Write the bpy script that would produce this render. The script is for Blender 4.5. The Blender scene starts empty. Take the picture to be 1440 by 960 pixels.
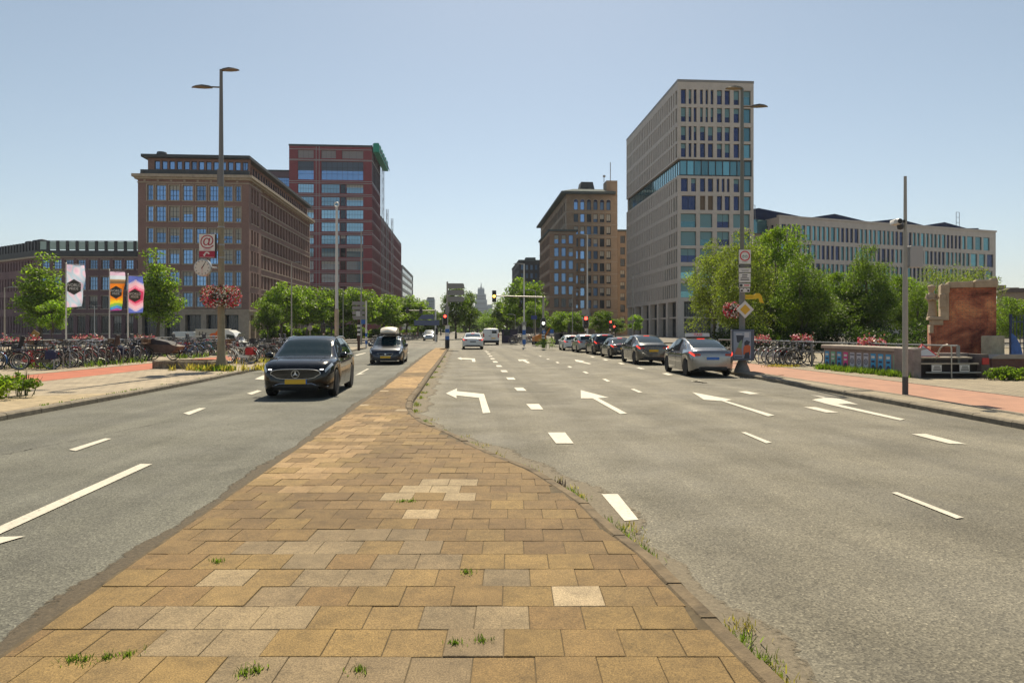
import bpy, bmesh, math, random
from mathutils import Vector, Matrix
R = math.radians
rnd = random.Random(7)
SC = bpy.context.scene
COL = SC.collection
# ---- camera model of the photograph (metres, camera at the origin looking along +Y)
HC, HZ, FX, CX = 1.72, 463.0, 960.0, 720.0
ROAD = R(4.0)                       # the avenue runs 4 degrees left of the camera axis
def G(px, py, z=0.0):
    Y = FX*(HC-z)/(py-HZ); return ((px-CX)/FX*Y, Y)
def PX(px, Y): return (px-CX)/FX*Y
def PZ(py, Y): return HC+(HZ-py)/FX*Y
# ---------------------------------------------------------------- materials
MATS = {}
def mat(name, col=(.5,.5,.5), rough=.6, metal=0.0, var=0.0, vs=3.0, bump=0.0, bs=60.0, coat=0.0, emit=None, es=1.0, spec=None, ior=None, trans=0.0):
    if name in MATS: return MATS[name]
    m = bpy.data.materials.new(name); m.use_nodes = True; MATS[name] = m
    nt = m.node_tree; p = nt.nodes['Principled BSDF']
    p.inputs['Base Color'].default_value = (*col, 1); p.inputs['Roughness'].default_value = rough
    p.inputs['Metallic'].default_value = metal
    if coat: p.inputs['Coat Weight'].default_value = coat; p.inputs['Coat Roughness'].default_value = .04
    if spec is not None: p.inputs['Specular IOR Level'].default_value = spec
    if ior: p.inputs['IOR'].default_value = ior
    if trans: p.inputs['Transmission Weight'].default_value = trans
    if emit: p.inputs['Emission Color'].default_value = (*emit, 1); p.inputs['Emission Strength'].default_value = es
    if var or bump:
        tc = nt.nodes.new('ShaderNodeTexCoord')
        if var:
            n = nt.nodes.new('ShaderNodeTexNoise'); n.inputs['Scale'].default_value = vs; n.inputs['Detail'].default_value = 6; n.inputs['Roughness'].default_value = .65
            nt.links.new(tc.outputs['Object'], n.inputs['Vector'])
            r = nt.nodes.new('ShaderNodeMapRange'); r.inputs[1].default_value = .3; r.inputs[2].default_value = .7
            r.inputs[3].default_value = 1-var; r.inputs[4].default_value = 1+var
            nt.links.new(n.outputs['Fac'], r.inputs[0])
            mx = nt.nodes.new('ShaderNodeVectorMath'); mx.operation = 'SCALE'; mx.inputs[0].default_value = col
            nt.links.new(r.outputs[0], mx.inputs['Scale']); nt.links.new(mx.outputs[0], p.inputs['Base Color'])
        if bump:
            n2 = nt.nodes.new('ShaderNodeTexNoise'); n2.inputs['Scale'].default_value = bs; n2.inputs['Detail'].default_value = 4
            nt.links.new(tc.outputs['Object'], n2.inputs['Vector'])
            b = nt.nodes.new('ShaderNodeBump'); b.inputs['Strength'].default_value = bump; b.inputs['Distance'].default_value = .01
            nt.links.new(n2.outputs['Fac'], b.inputs['Height']); nt.links.new(b.outputs['Normal'], p.inputs['Normal'])
    return m
class NT:                            # small node builder
    def __init__(s, m): s.nt = m.node_tree; s.p = s.nt.nodes['Principled BSDF']
    def n(s, t, **kw):
        nd = s.nt.nodes.new(t)
        for k, v in kw.items():
            if k.startswith('i_'): nd.inputs[int(k[2:])].default_value = v
            else: setattr(nd, k, v)
        return nd
    def l(s, a, b): s.nt.links.new(a, b)
    def noise(s, vec, scale, detail=5, rough=.6, dist=0):
        n = s.n('ShaderNodeTexNoise'); n.inputs['Scale'].default_value = scale; n.inputs['Detail'].default_value = detail
        n.inputs['Roughness'].default_value = rough; n.inputs['Distortion'].default_value = dist
        s.l(vec, n.inputs['Vector']); return n.outputs['Fac']
    def ramp(s, fac, stops):
        r = s.n('ShaderNodeValToRGB'); e = r.color_ramp.elements
        while len(e) < len(stops): e.new(.5)
        for el, (p, c) in zip(e, stops): el.position = p; el.color = (*c, 1) if len(c) == 3 else c
        s.l(fac, r.inputs[0]); return r.outputs[0]
    def mixc(s, fac, a, b, mode='MIX'):
        m = s.n('ShaderNodeMix', data_type='RGBA', blend_type=mode)
        for sock, v in ((m.inputs[0], fac), (m.inputs[6], a), (m.inputs[7], b)):
            if isinstance(v, (int, float)): sock.default_value = v
            elif isinstance(v, tuple): sock.default_value = (*v, 1)
            else: s.l(v, sock)
        return m.outputs[2]
    def scaled(s, vec, sc):
        m = s.n('ShaderNodeMapping'); m.inputs['Scale'].default_value = sc; s.l(vec, m.inputs['Vector']); return m.outputs[0]
    def bump(s, h, st=.3, d=.01):
        b = s.n('ShaderNodeBump'); b.inputs['Strength'].default_value = st; b.inputs['Distance'].default_value = d
        s.l(h, b.inputs['Height']); s.l(b.outputs[0], s.p.inputs['Normal'])
def brickmat(name, c1, c2, mortar, bw=.22, rh=.065, ms=.008, var=.25):
    m = mat(name, c1, .85); k = NT(m)
    tc = k.n('ShaderNodeTexCoord'); sp = k.n('ShaderNodeSeparateXYZ'); k.l(tc.outputs['Object'], sp.inputs[0])
    ad = k.n('ShaderNodeMath', operation='ADD'); k.l(sp.outputs[0], ad.inputs[0]); k.l(sp.outputs[1], ad.inputs[1])
    cb = k.n('ShaderNodeCombineXYZ'); k.l(ad.outputs[0], cb.inputs[0]); k.l(sp.outputs[2], cb.inputs[1])
    b = k.n('ShaderNodeTexBrick'); b.inputs['Color1'].default_value = (*c1,1); b.inputs['Color2'].default_value = (*c2,1); b.inputs['Mortar'].default_value = (*mortar,1)
    b.inputs['Scale'].default_value = 1; b.inputs['Mortar Size'].default_value = ms; b.inputs['Brick Width'].default_value = bw; b.inputs['Row Height'].default_value = rh
    k.l(cb.outputs[0], b.inputs['Vector'])
    n = k.noise(tc.outputs['Object'], .35, 8, .7); g = k.ramp(n, [(.3,(1-var,)*3),(.5,(1.0,)*3),(.7,(1+var*.6,)*3)])
    k.l(k.mixc(1.0, b.outputs['Color'], g, 'MULTIPLY'), k.p.inputs['Base Color']); k.bump(b.outputs['Fac'], -.3, .004)
    return m
# ---------------------------------------------------------------- mesh builder
class MB:
    def __init__(s): s.v = []; s.f = []; s.m = []; s.T = None
    def P(s, p):
        if s.T is not None: p = s.T @ Vector(p)
        s.v.append(tuple(p)); return len(s.v)-1
    def poly(s, pts, m=0): s.f.append([s.P(p) for p in pts]); s.m.append(m)
    def fa(s, idx, m=0): s.f.append(list(idx)); s.m.append(m)
    def box(s, x0, x1, y0, y1, z0, z1, m=0, tx=0.0, ty=0.0):
        c = [(x0,y0,z0),(x1,y0,z0),(x1,y1,z0),(x0,y1,z0),(x0+tx,y0+ty,z1),(x1-tx,y0+ty,z1),(x1-tx,y1-ty,z1),(x0+tx,y1-ty,z1)]
        i = [s.P(p) for p in c]
        for q in ((0,3,2,1),(4,5,6,7),(0,1,5,4),(1,2,6,5),(2,3,7,6),(3,0,4,7)): s.fa([i[a] for a in q], m)
    def bevbox(s, x0, x1, y0, y1, z0, z1, b=.02, m=0):     # box with chamfered vertical and top edges
        def ring(i, z): return [(x0+b+i,y0+i,z),(x1-b-i,y0+i,z),(x1-i,y0+b+i,z),(x1-i,y1-b-i,z),(x1-b-i,y1-i,z),(x0+b+i,y1-i,z),(x0+i,y1-b-i,z),(x0+i,y0+b+i,z)]
        rs = [[s.P(p) for p in ring(0,z0)],[s.P(p) for p in ring(0,z1-b)],[s.P(p) for p in ring(b*.8,z1)]]
        for a, c in zip(rs, rs[1:]):
            for k in range(8): s.fa([a[k],a[(k+1)%8],c[(k+1)%8],c[k]], m)
        s.fa(rs[-1], m); s.fa(rs[0][::-1], m)
    def prism(s, pts, z0, z1, m=0):      # polygon in xy extruded
        a = [s.P((x,y,z0)) for x,y in pts]; b = [s.P((x,y,z1)) for x,y in pts]; n = len(pts)
        for k in range(n): s.fa([a[k],a[(k+1)%n],b[(k+1)%n],b[k]], m)
        s.fa(b, m); s.fa(a[::-1], m)
    def prism_y(s, pts, y0, y1, m=0):    # polygon in xz extruded along y
        a = [s.P((x,y0,z)) for x,z in pts]; b = [s.P((x,y1,z)) for x,z in pts]; n = len(pts)
        for k in range(n): s.fa([a[k],b[k],b[(k+1)%n],a[(k+1)%n]], m)
        s.fa(a, m); s.fa(b[::-1], m)
    def tube(s, pts, r, n=8, m=0, cap=True):
        pts = [Vector(p) for p in pts]; rs = r if isinstance(r, (list, tuple)) else [r]*len(pts)
        rings = []; up = None
        for i, p in enumerate(pts):
            d = (pts[min(i+1,len(pts)-1)]-pts[max(i-1,0)])
            if d.length < 1e-9: d = Vector((0,0,1))
            d.normalize()
            if up is None: up = Vector((0,0,1)) if abs(d.z) < .9 else Vector((1,0,0))
            a = d.cross(up)
            if a.length < 1e-6: a = d.cross(Vector((0,1,0)))
            a.normalize(); b = d.cross(a); up = -b if False else up
            rings.append([s.P(p+(a*math.cos(2*math.pi*k/n)+b*math.sin(2*math.pi*k/n))*rs[i]) for k in range(n)])
        for A, B in zip(rings, rings[1:]):
            for k in range(n): s.fa([A[k],B[k],B[(k+1)%n],A[(k+1)%n]], m)
        if cap: s.fa(rings[0], m); s.fa(rings[-1][::-1], m)
    def lathe(s, prof, c=(0,0,0), axis='z', n=16, m=0):   # prof: (radius, height)
        def pt(r, h, a):
            u, v = r*math.cos(a), r*math.sin(a)
            q = (u,v,h) if axis == 'z' else ((u,h,v) if axis == 'y' else (h,u,v))
            return (q[0]+c[0], q[1]+c[1], q[2]+c[2])
        rings = [[s.P(pt(r,h,2*math.pi*k/n)) for k in range(n)] for r,h in prof]
        for A, B in zip(rings, rings[1:]):
            for k in range(n): s.fa([A[k],A[(k+1)%n],B[(k+1)%n],B[k]], m)
        if prof[0][0] > 1e-4: s.fa(rings[0][::-1], m)
        if prof[-1][0] > 1e-4: s.fa(rings[-1], m)
    def disc(s, c, r, n=20, axis='y', m=0, r2=None):      # flat disc or ring facing -axis
        def pt(q, a):
            u, v = q*math.cos(a), q*math.sin(a)
            return (c[0]+u, c[1], c[2]+v) if axis == 'y' else ((c[0], c[1]+u, c[2]+v) if axis == 'x' else (c[0]+u, c[1]+v, c[2]))
        if r2 is None: s.poly([pt(r, 2*math.pi*k/n) for k in range(n)], m)
        else:
            for k in range(n):
                a, b = 2*math.pi*k/n, 2*math.pi*(k+1)/n
                s.poly([pt(r,a),pt(r,b),pt(r2,b),pt(r2,a)], m)
    def torus(s, c, R0, r, axis='y', n=28, k=8, m=0):
        rings = []
        for i in range(n):
            a = 2*math.pi*i/n; row = []
            for j in range(k):
                b = 2*math.pi*j/k; q = R0+r*math.cos(b); h = r*math.sin(b); u, v = q*math.cos(a), q*math.sin(a)
                row.append(s.P((c[0]+u,c[1]+h,c[2]+v) if axis == 'y' else ((c[0]+h,c[1]+u,c[2]+v) if axis == 'x' else (c[0]+u,c[1]+v,c[2]+h))))
            rings.append(row)
        for i in range(n):
            A, B = rings[i], rings[(i+1)%n]
            for j in range(k): s.fa([A[j],B[j],B[(j+1)%k],A[(j+1)%k]], m)
    def mesh(s, name, mats, smooth=False, angle=40, fix=None):
        me = bpy.data.meshes.new(name); me.from_pydata(s.v, [], s.f)
        for x in (mats if isinstance(mats, (list, tuple)) else [mats]): me.materials.append(x)
        me.polygons.foreach_set('material_index', s.m)
        if (smooth if fix is None else fix):
            bm = bmesh.new(); bm.from_mesh(me); bmesh.ops.recalc_face_normals(bm, faces=bm.faces); bm.to_mesh(me); bm.free()
        if smooth:
            me.polygons.foreach_set('use_smooth', [True]*len(s.f)); me.update()
            me.set_sharp_from_angle(angle=R(angle))
        me.update(); return me
    def build(s, name, mats, parent=None, smooth=False, angle=40, loc=None, rz=0.0, fix=None):
        o = bpy.data.objects.new(name, s.mesh(name, mats, smooth, angle, fix)); COL.objects.link(o)
        if parent: o.parent = parent
        if loc is not None: o.location = loc
        if rz: o.rotation_euler = (0,0,rz)
        return o
def tag(o, label=None, cat=None, group=None, kind=None):
    if label: o['label'] = label
    if cat: o['category'] = cat
    if group: o['group'] = group
    if kind: o['kind'] = kind
    return o
def thing(name, label, cat, loc=(0,0,0), rz=0.0, group=None, scale=None):
    o = bpy.data.objects.new(name, None); COL.objects.link(o); o.location = loc; o.rotation_euler = (0,0,rz); o.empty_display_size = .3
    if scale: o.scale = scale
    return tag(o, label, cat, group)
def part(name, me, parent, loc=(0,0,0), rot=(0,0,0)):
    o = bpy.data.objects.new(name, me); COL.objects.link(o); o.parent = parent; o.location = loc; o.rotation_euler = rot; return o
def copy_tree(o, parent=None):
    c = o.copy(); COL.objects.link(c)
    if parent: c.parent = parent
    for ch in list(o.children): copy_tree(ch, c)
    return c
def struct(name, mb, mats, smooth=False):
    return tag(mb.build(name, mats, smooth=smooth), kind='structure')
def text(name, s, size, parent, loc, rot, m, ext=.002, align='CENTER', sx=1.0):
    cu = bpy.data.curves.new(name, 'FONT'); cu.body = s; cu.size = size; cu.extrude = ext; cu.align_x = align; cu.align_y = 'CENTER'
    t = bpy.data.objects.new(name, cu); COL.objects.link(t); me = bpy.data.meshes.new_from_object(t)
    bpy.data.objects.remove(t); bpy.data.curves.remove(cu)
    me.materials.clear(); me.materials.append(m)
    o = part(name, me, parent, loc, rot); o.scale = (sx,1,1); return o
UPR = (R(90),0,0)                    # lettering upright, read from -y
def lerp(a, b, t): return a+(b-a)*t
def pwl(pts, x):
    if x <= pts[0][0]: return pts[0][1]
    for (a, b), (c, d) in zip(pts, pts[1:]):
        if x <= c: return b+(d-b)*(x-a)/(c-a)
    return pts[-1][1]
def pchip(pts):
    xs = [p[0] for p in pts]; ys = [p[1] for p in pts]; n = len(xs)
    h = [xs[i+1]-xs[i] for i in range(n-1)]; d = [(ys[i+1]-ys[i])/h[i] for i in range(n-1)]
    m = [0.0]*n; m[0] = d[0]; m[-1] = d[-1]
    for i in range(1, n-1):
        if d[i-1]*d[i] <= 0: m[i] = 0
        else:
            w1, w2 = 2*h[i]+h[i-1], h[i]+2*h[i-1]; m[i] = (w1+w2)/(w1/d[i-1]+w2/d[i])
    def f(x):
        x = min(max(x, xs[0]), xs[-1])
        i = 0
        while i < n-2 and x > xs[i+1]: i += 1
        t = (x-xs[i])/h[i]
        return ys[i]*(2*t**3-3*t*t+1)+h[i]*m[i]*(t**3-2*t*t+t)+ys[i+1]*(-2*t**3+3*t*t)+h[i]*m[i+1]*(t**3-t*t)
    return f
ORD = ['first','second','third','fourth','fifth','sixth','seventh','eighth','ninth','tenth','eleventh','twelfth','thirteenth','fourteenth','fifteenth','sixteenth','seventeenth','eighteenth','nineteenth','twentieth']
def ordn(i):
    if i < 20: return ORD[i]
    t = {2:'twenty',3:'thirty',4:'forty',5:'fifty'}[(i+1)//10]
    r = (i+1)%10
    return t+'-'+ORD[r-1] if r else {'twenty':'twentieth','thirty':'thirtieth','forty':'fortieth','fifty':'fiftieth'}[t]
# ================================================================ world, sun, camera
w = bpy.data.worlds.new('World'); SC.world = w; w.use_nodes = True
SUN_EL, SUN_AZ = R(51), R(2)         # the sun stands straight ahead, a little to the right, above the frame
nt = w.node_tree; bg = nt.nodes['Background']; sky = nt.nodes.new('ShaderNodeTexSky'); sky.sky_type = 'NISHITA'
sky.sun_disc = False; sky.sun_elevation = SUN_EL; sky.sun_rotation = SUN_AZ; sky.air_density = 1.0; sky.dust_density = .45; sky.ozone_density = 1.0; sky.altitude = 0
hs = nt.nodes.new('ShaderNodeHueSaturation'); hs.inputs['Saturation'].default_value = .72; hs.inputs['Hue'].default_value = .488; nt.links.new(sky.outputs[0], hs.inputs['Color']); nt.links.new(hs.outputs[0], bg.inputs[0]); bg.inputs[1].default_value = .060
sl = bpy.data.lights.new('sun', 'SUN'); sl.energy = 4.2; sl.angle = R(.5); sl.color = (1,.88,.67)
so = bpy.data.objects.new('sun', sl); COL.objects.link(so)
sd = Vector((math.sin(SUN_AZ)*math.cos(SUN_EL), math.cos(SUN_AZ)*math.cos(SUN_EL), math.sin(SUN_EL)))
so.rotation_euler = sd.to_track_quat('Z', 'Y').to_euler(); so.location = (0,60,80)
cam = bpy.data.cameras.new('camera'); co = bpy.data.objects.new('camera', cam); COL.objects.link(co); SC.camera = co
cam.sensor_width = 36; cam.lens = 36*FX/1440; cam.shift_y = -(480-HZ)/1440; cam.clip_end = 6000; cam.clip_start = .1
co.location = (0,0,HC); co.rotation_euler = (R(90),0,0)
SC.view_settings.view_transform = 'Standard'; SC.view_settings.look = 'None'; SC.view_settings.exposure = .80; SC.view_settings.gamma = 1
SC.view_settings.use_curve_mapping = False
SC.cycles.max_bounces = 6; SC.cycles.transparent_max_bounces = 8; SC.cycles.use_denoising = True; SC.cycles.caustics_reflective = False; SC.cycles.caustics_refractive = False
# ================================================================ ground materials
def asphalt(name, base, tint, lanes):
    m = mat(name, base, .9); k = NT(m); tc = k.n('ShaderNodeTexCoord'); v = tc.outputs['Object']
    sp = k.n('ShaderNodeTexVoronoi'); sp.inputs['Scale'].default_value = 82; k.l(v, sp.inputs['Vector'])
    agg = k.ramp(sp.outputs['Color'], [(0,(.42,)*3),(.5,(.95,)*3),(.85,(1.4,)*3),(1,(2.3,)*3)])
    fine = k.ramp(k.noise(v, 42, 3, .7), [(.3,(.72,)*3),(.7,(1.28,)*3)])
    mid = k.ramp(k.noise(v, .55, 7, .68), [(.3,(.74,)*3),(.5,(1.0,)*3),(.7,(1.22,)*3)])
    rot = k.n('ShaderNodeMapping'); rot.inputs['Rotation'].default_value = (0,0,R(-4)); k.l(v, rot.inputs['Vector'])
    lane = k.ramp(k.noise(k.scaled(rot.outputs[0], (1.05,.035,1)), 1.0, 3, .5), [(.34,(.78,)*3),(.5,(1.0,)*3),(.66,(1.24,)*3)])
    warm = k.mixc(k.noise(v, .22, 5, .6), base, tint)
    c = k.mixc(1, warm, agg, 'MULTIPLY'); c = k.mixc(1, c, fine, 'MULTIPLY'); c = k.mixc(1, c, mid, 'MULTIPLY'); c = k.mixc(1, c, lane, 'MULTIPLY')
    # cracks and a few tar-dark seams
    vo = k.n('ShaderNodeTexVoronoi', feature='DISTANCE_TO_EDGE'); vo.inputs['Scale'].default_value = .16
    dv = k.n('ShaderNodeVectorMath', operation='ADD'); k.l(v, dv.inputs[0]); nn = k.n('ShaderNodeTexNoise'); nn.inputs['Scale'].default_value = 1.4; nn.inputs['Detail'].default_value = 6; k.l(v, nn.inputs['Vector']); k.l(nn.outputs['Color'], dv.inputs[1]); k.l(dv.outputs[0], vo.inputs['Vector'])
    cr = k.ramp(vo.outputs['Distance'], [(0,(1,)*3),(.0030,(0,)*3)])
    gate = k.ramp(k.noise(v, .3, 2), [(.5,(0,)*3),(.6,(.4,)*3)])
    c = k.mixc(k.mixc(1, cr, gate, 'MULTIPLY'), c, tuple(x*.45 for x in base))
    k.l(c, k.p.inputs['Base Color']); k.bump(sp.outputs['Distance'], .5, .006)
    k.l(k.ramp(k.noise(v, .8, 4), [(.3,(.78,)*3),(.7,(.95,)*3)]), k.p.inputs['Roughness'])
    return m
A_L = asphalt('asphalt_grey', (.088,.089,.073), (.115,.110,.084), 1)
A_R = asphalt('asphalt_worn', (.118,.108,.081), (.152,.136,.099), 1)
def slabs(name, c1, c2, bw, rh, ms=.008, mort=(.09,.075,.05), dirt=.3, off=.5):
    m = mat(name, c1, .9); k = NT(m); tc = k.n('ShaderNodeTexCoord'); v = tc.outputs['Object']
    b = k.n('ShaderNodeTexBrick'); b.offset = off
    b.inputs['Color1'].default_value = (*c1,1); b.inputs['Color2'].default_value = (*c2,1); b.inputs['Mortar'].default_value = (*mort,1)
    for key, val in (('Scale',1),('Mortar Size',ms),('Brick Width',bw),('Row Height',rh),('Bias',0)): b.inputs[key].default_value = val
    k.l(v, b.inputs['Vector'])
    c = k.mixc(1, b.outputs['Color'], k.ramp(k.noise(v, .8, 8, .7), [(.3,(1-dirt,)*3),(.7,(1+dirt*.7,)*3)]), 'MULTIPLY')
    c = k.mixc(1, c, k.ramp(k.noise(v, 70, 3, .7), [(.3,(.8,)*3),(.7,(1.2,)*3)]), 'MULTIPLY')
    k.l(c, k.p.inputs['Base Color']); k.bump(b.outputs['Fac'], -.4, .006); return m
PAVE_L = slabs('pavement_slabs', (.36,.295,.205), (.30,.245,.17), .3, .3)
PAVE_R = slabs('pavement_bricks', (.32,.265,.18), (.25,.21,.145), .22, .11)
RED_L = mat('cycle_path_red', (.37,.112,.058), .9, var=.22, vs=1.5, bump=.3, bs=120)
RED_R = slabs('cycle_path_faded', (.375,.195,.125), (.325,.168,.11), .3, .3, .005, (.27,.16,.11), .16)
KERB = mat('kerb_concrete', (.2,.17,.125), .9, var=.35, vs=6, bump=.5, bs=90)
SOIL = mat('sandy_soil', (.33,.26,.16), .95, var=.35, vs=5, bump=.6, bs=60)
PAINT = mat('road_paint', (.80,.77,.69), .7)
k = NT(PAINT); tc = k.n('ShaderNodeTexCoord'); v = tc.outputs['Object']
wear = k.ramp(k.noise(v, 26, 6, .75), [(.33,(.17,.155,.12)),(.42,(.50,.46,.375)),(.6,(.60,.555,.455))])
k.l(k.mixc(1, wear, k.ramp(k.noise(v, .9, 4), [(.3,(.86,)*3),(.7,(1.04,)*3)]), 'MULTIPLY'), k.p.inputs['Base Color'])
k.bump(k.noise(v, 120, 2), .3, .004)
GROUND = mat('ground_paving', (.17,.155,.125), .95, var=.2, vs=.15)
# ================================================================ ground, roads, pavements
g = MB(); g.poly([(-4000,-400,-.06),(4000,-400,-.06),(4000,5000,-.06),(-4000,5000,-.06)]); struct('ground', g, GROUND)
ML = [(0,-2.3),(2,-2.40),(3.59,-2.52),(4.79,-2.61),(6.45,-2.71),(8.5,-2.84),(12.2,-3.08),(18.7,-3.52),(30,-4.4),(45,-5.6),(59,-6.6)]       # median left edge: Y, X
MR = [(0,1.5),(2,1.3),(3.12,1.13),(3.56,1.08),(4.13,.99),(4.89,.896),(5.49,.73),(6.32,.61),(6.98,.43),(7.8,.18),(8.53,-.18),(9.42,-.58),(10.8,-1.13),(11.7,-1.57),(12.8,-1.9),(14.1,-2.2),(16,-2.44),(18.7,-2.62),(24,-3.02),(33,-3.66),(45,-4.55),(59,-5.6)]
KL = [(-20,-9.2),(0,-9.3),(8,-9.5),(12.8,-9.6),(17,-9.75),(22,-10.05),(26.6,-10.5),(40,-11.35),(55,-12.6),(62,-13.2)]
KR = [(-20,9.2),(0,9.0),(11.7,8.78),(18.4,8.66),(25.8,8.4),(35,8.0),(45,7.4),(55,6.65),(62,6.1)]
def mid(Y): return .5*(pwl(ML,Y)+pwl(MR,Y)) if Y < 59 else -6.1-.072*(Y-59)
def sheet(fx0, fx1, Ys, z, mb=None, m=0):
    mb = mb or MB()
    for a, b in zip(Ys, Ys[1:]): mb.poly([(fx0(a),a,z),(fx1(a),a,z),(fx1(b),b,z),(fx0(b),b,z)], m)
    return mb
YS = [-20,-10,0,2,4,6,8,10,12,14,16,18,20,23,26,30,34,38,42,46,50,54,58,62]
struct('road_left', sheet(lambda y: pwl(KL,y)-.05, mid, YS, 0), A_L)
struct('road_right', sheet(mid, lambda y: pwl(KR,y)+.05, YS, 0), A_R)
j = sheet(lambda y: -13.2-.07*(y-62)-(26 if y < 84 else 0), lambda y: 6.1-.07*(y-62)+(30 if y < 84 else 0), [62,70,84,84.01,130,200,320,500,900], 0)
struct('road_junction', j, asphalt('asphalt_junction', (.13,.12,.095), (.165,.15,.12), 0))
SW = .12
# pavements with real kerbs
def pavement(name, edge, far, Ys, m, sgn):
    mb = MB()
    for a, b in zip(Ys, Ys[1:]):
        mb.poly([(pwl(edge,a)+sgn*.16,a,SW),(far,a,SW),(far,b,SW),(pwl(edge,b)+sgn*.16,b,SW)])
    mb.poly([(pwl(edge,Ys[-1]),Ys[-1],SW),(far,Ys[-1],SW),(far,Ys[-1],-.06),(pwl(edge,Ys[-1]),Ys[-1],-.06)])
    struct(name, mb, m)
    kb = MB(); r = random.Random(3)
    y = Ys[0]
    while y < Ys[-1]-.5:
        b = min(y+1.0, Ys[-1]); dz = r.uniform(-.006,.006); x0, x1 = pwl(edge,y), pwl(edge,b-.012)
        q = [(x0,y),(x0+sgn*.16,y),(x1+sgn*.16,b-.012),(x1,b-.012)]
        t = [(x0+sgn*.03,y),(x0+sgn*.16,y),(x1+sgn*.16,b-.012),(x1+sgn*.03,b-.012)]
        lo = [kb.P((X,Yy,-.02)) for X,Yy in q]; mi = [kb.P((X,Yy,SW-.03+dz)) for X,Yy in q]; hi = [kb.P((X,Yy,SW+.004+dz)) for X,Yy in t]
        for A, B in ((lo,mi),(mi,hi)):
            for n in range(4): kb.fa([A[n],A[(n+1)%4],B[(n+1)%4],B[n]])
        kb.fa(hi); y = b
    struct(name+'_kerb', kb, KERB)
pavement('pavement_left', KL, -75, YS, PAVE_L, -1)
pavement('pavement_right', KR, 90, YS, PAVE_R, 1)
fp = MB(); fp.poly([(3,84,.1),(140,84,.1),(140,420,.1),(-14,420,.1)]); fp.poly([(-15.5,84,.1),(-36,420,.1),(-240,420,.1),(-240,84,.1)])
fp.poly([(3,84,.1),(140,84,.1),(140,84,-.06),(3,84,-.06)]); fp.poly([(-15.5,84,.1),(-240,84,.1),(-240,84,-.06),(-15.5,84,-.06)])
struct('pavement_far', fp, mat('pavement_dim', (.15,.13,.105), .9, var=.25, vs=.5))
YP = [0,8,16,22,28,34,40,48,62]
RPL = [(0,-14.3),(62,-14.7)]; RPL2 = [(0,-16.7),(62,-17.3)]
struct('cycle_path_left', sheet(lambda y: pwl(RPL2,y), lambda y: pwl(RPL,y), YP, SW+.004), RED_L)
RPR = [(0,10.1),(13.1,9.8),(22.9,9.2),(40,8.6),(62,7.0)]; RPR2 = [(0,12.3),(16.2,12.0),(28.4,11.4),(40,10.7),(62,9.2)]
struct('cycle_path_right', sheet(lambda y: pwl(RPR,y), lambda y: pwl(RPR2,y), YP, SW+.004), RED_R)
eb = MB()
for ed, s in ((RPL2,-1),(RPR2,1),(RPR,-1)):
    sheet(lambda y: pwl(ed,y)+s*.01, lambda y: pwl(ed,y)+s*.13, YP, SW+(.012 if s*ed[0][1] > 0 and ed is not RPR else .008), eb)
    if ed is not RPR:
        for a, b in zip(YP, YP[1:]): eb.poly([(pwl(ed,a)+s*.012,a,SW),(pwl(ed,b)+s*.012,b,SW),(pwl(ed,b)+s*.012,b,SW+.012),(pwl(ed,a)+s*.012,a,SW+.012)])
struct('cycle_path_edging', eb, KERB)
sb = MB(); pts = [(-9.80,8),(-9.85,12.8),(-9.98,17.2),(-10.5,17.0),(-11.6,16.2),(-13.6,15.4),(-14.1,8)]
sb.poly([(x,y,SW+.005) for x,y in pts])
struct('soil_strip', sb, SOIL)
# ---- median of real concrete tiles
TILE = mat('median_tile', (.3,.2,.1), .9); k = NT(TILE); tc = k.n('ShaderNodeTexCoord'); v = tc.outputs['Object']
at = k.n('ShaderNodeAttribute', attribute_name='tint')
c = k.mixc(1, at.outputs['Color'], k.ramp(k.noise(v, 130, 3, .75), [(.30,(.42,)*3),(.5,(1.0,)*3),(.70,(1.6,)*3)]), 'MULTIPLY')
c = k.mixc(1, c, k.ramp(k.noise(v, 6, 9, .8), [(.3,(.62,)*3),(.5,(1.0,)*3),(.7,(1.28,)*3)]), 'MULTIPLY')
c = k.mixc(1, c, k.ramp(k.noise(v, .8, 6, .65), [(.3,(.66,.64,.62)),(.5,(1.0,)*3),(.7,(1.2,1.2,1.16))]), 'MULTIPLY')
k.l(c, k.p.inputs['Base Color']); k.bump(k.noise(v, 150, 3, .7), .55, .006)
tb = MB(); tints = []; r = random.Random(11)
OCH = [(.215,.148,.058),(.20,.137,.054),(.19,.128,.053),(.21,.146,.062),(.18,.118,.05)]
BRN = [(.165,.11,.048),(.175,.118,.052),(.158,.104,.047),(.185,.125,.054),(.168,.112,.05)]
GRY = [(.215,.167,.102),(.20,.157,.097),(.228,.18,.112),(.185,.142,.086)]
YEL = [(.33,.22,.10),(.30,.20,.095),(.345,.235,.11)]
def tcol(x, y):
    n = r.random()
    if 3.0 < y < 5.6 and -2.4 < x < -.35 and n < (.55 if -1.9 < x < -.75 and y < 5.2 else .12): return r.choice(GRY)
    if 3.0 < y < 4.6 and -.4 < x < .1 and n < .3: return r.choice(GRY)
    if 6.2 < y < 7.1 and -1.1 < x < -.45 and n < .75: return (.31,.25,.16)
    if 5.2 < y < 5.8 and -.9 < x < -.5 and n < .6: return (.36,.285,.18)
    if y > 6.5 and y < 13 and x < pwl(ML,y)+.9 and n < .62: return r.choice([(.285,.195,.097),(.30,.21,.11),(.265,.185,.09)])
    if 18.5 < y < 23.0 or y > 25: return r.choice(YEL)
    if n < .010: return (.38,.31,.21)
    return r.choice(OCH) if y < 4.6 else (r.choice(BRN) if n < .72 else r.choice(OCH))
y = .6; row = 0
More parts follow.
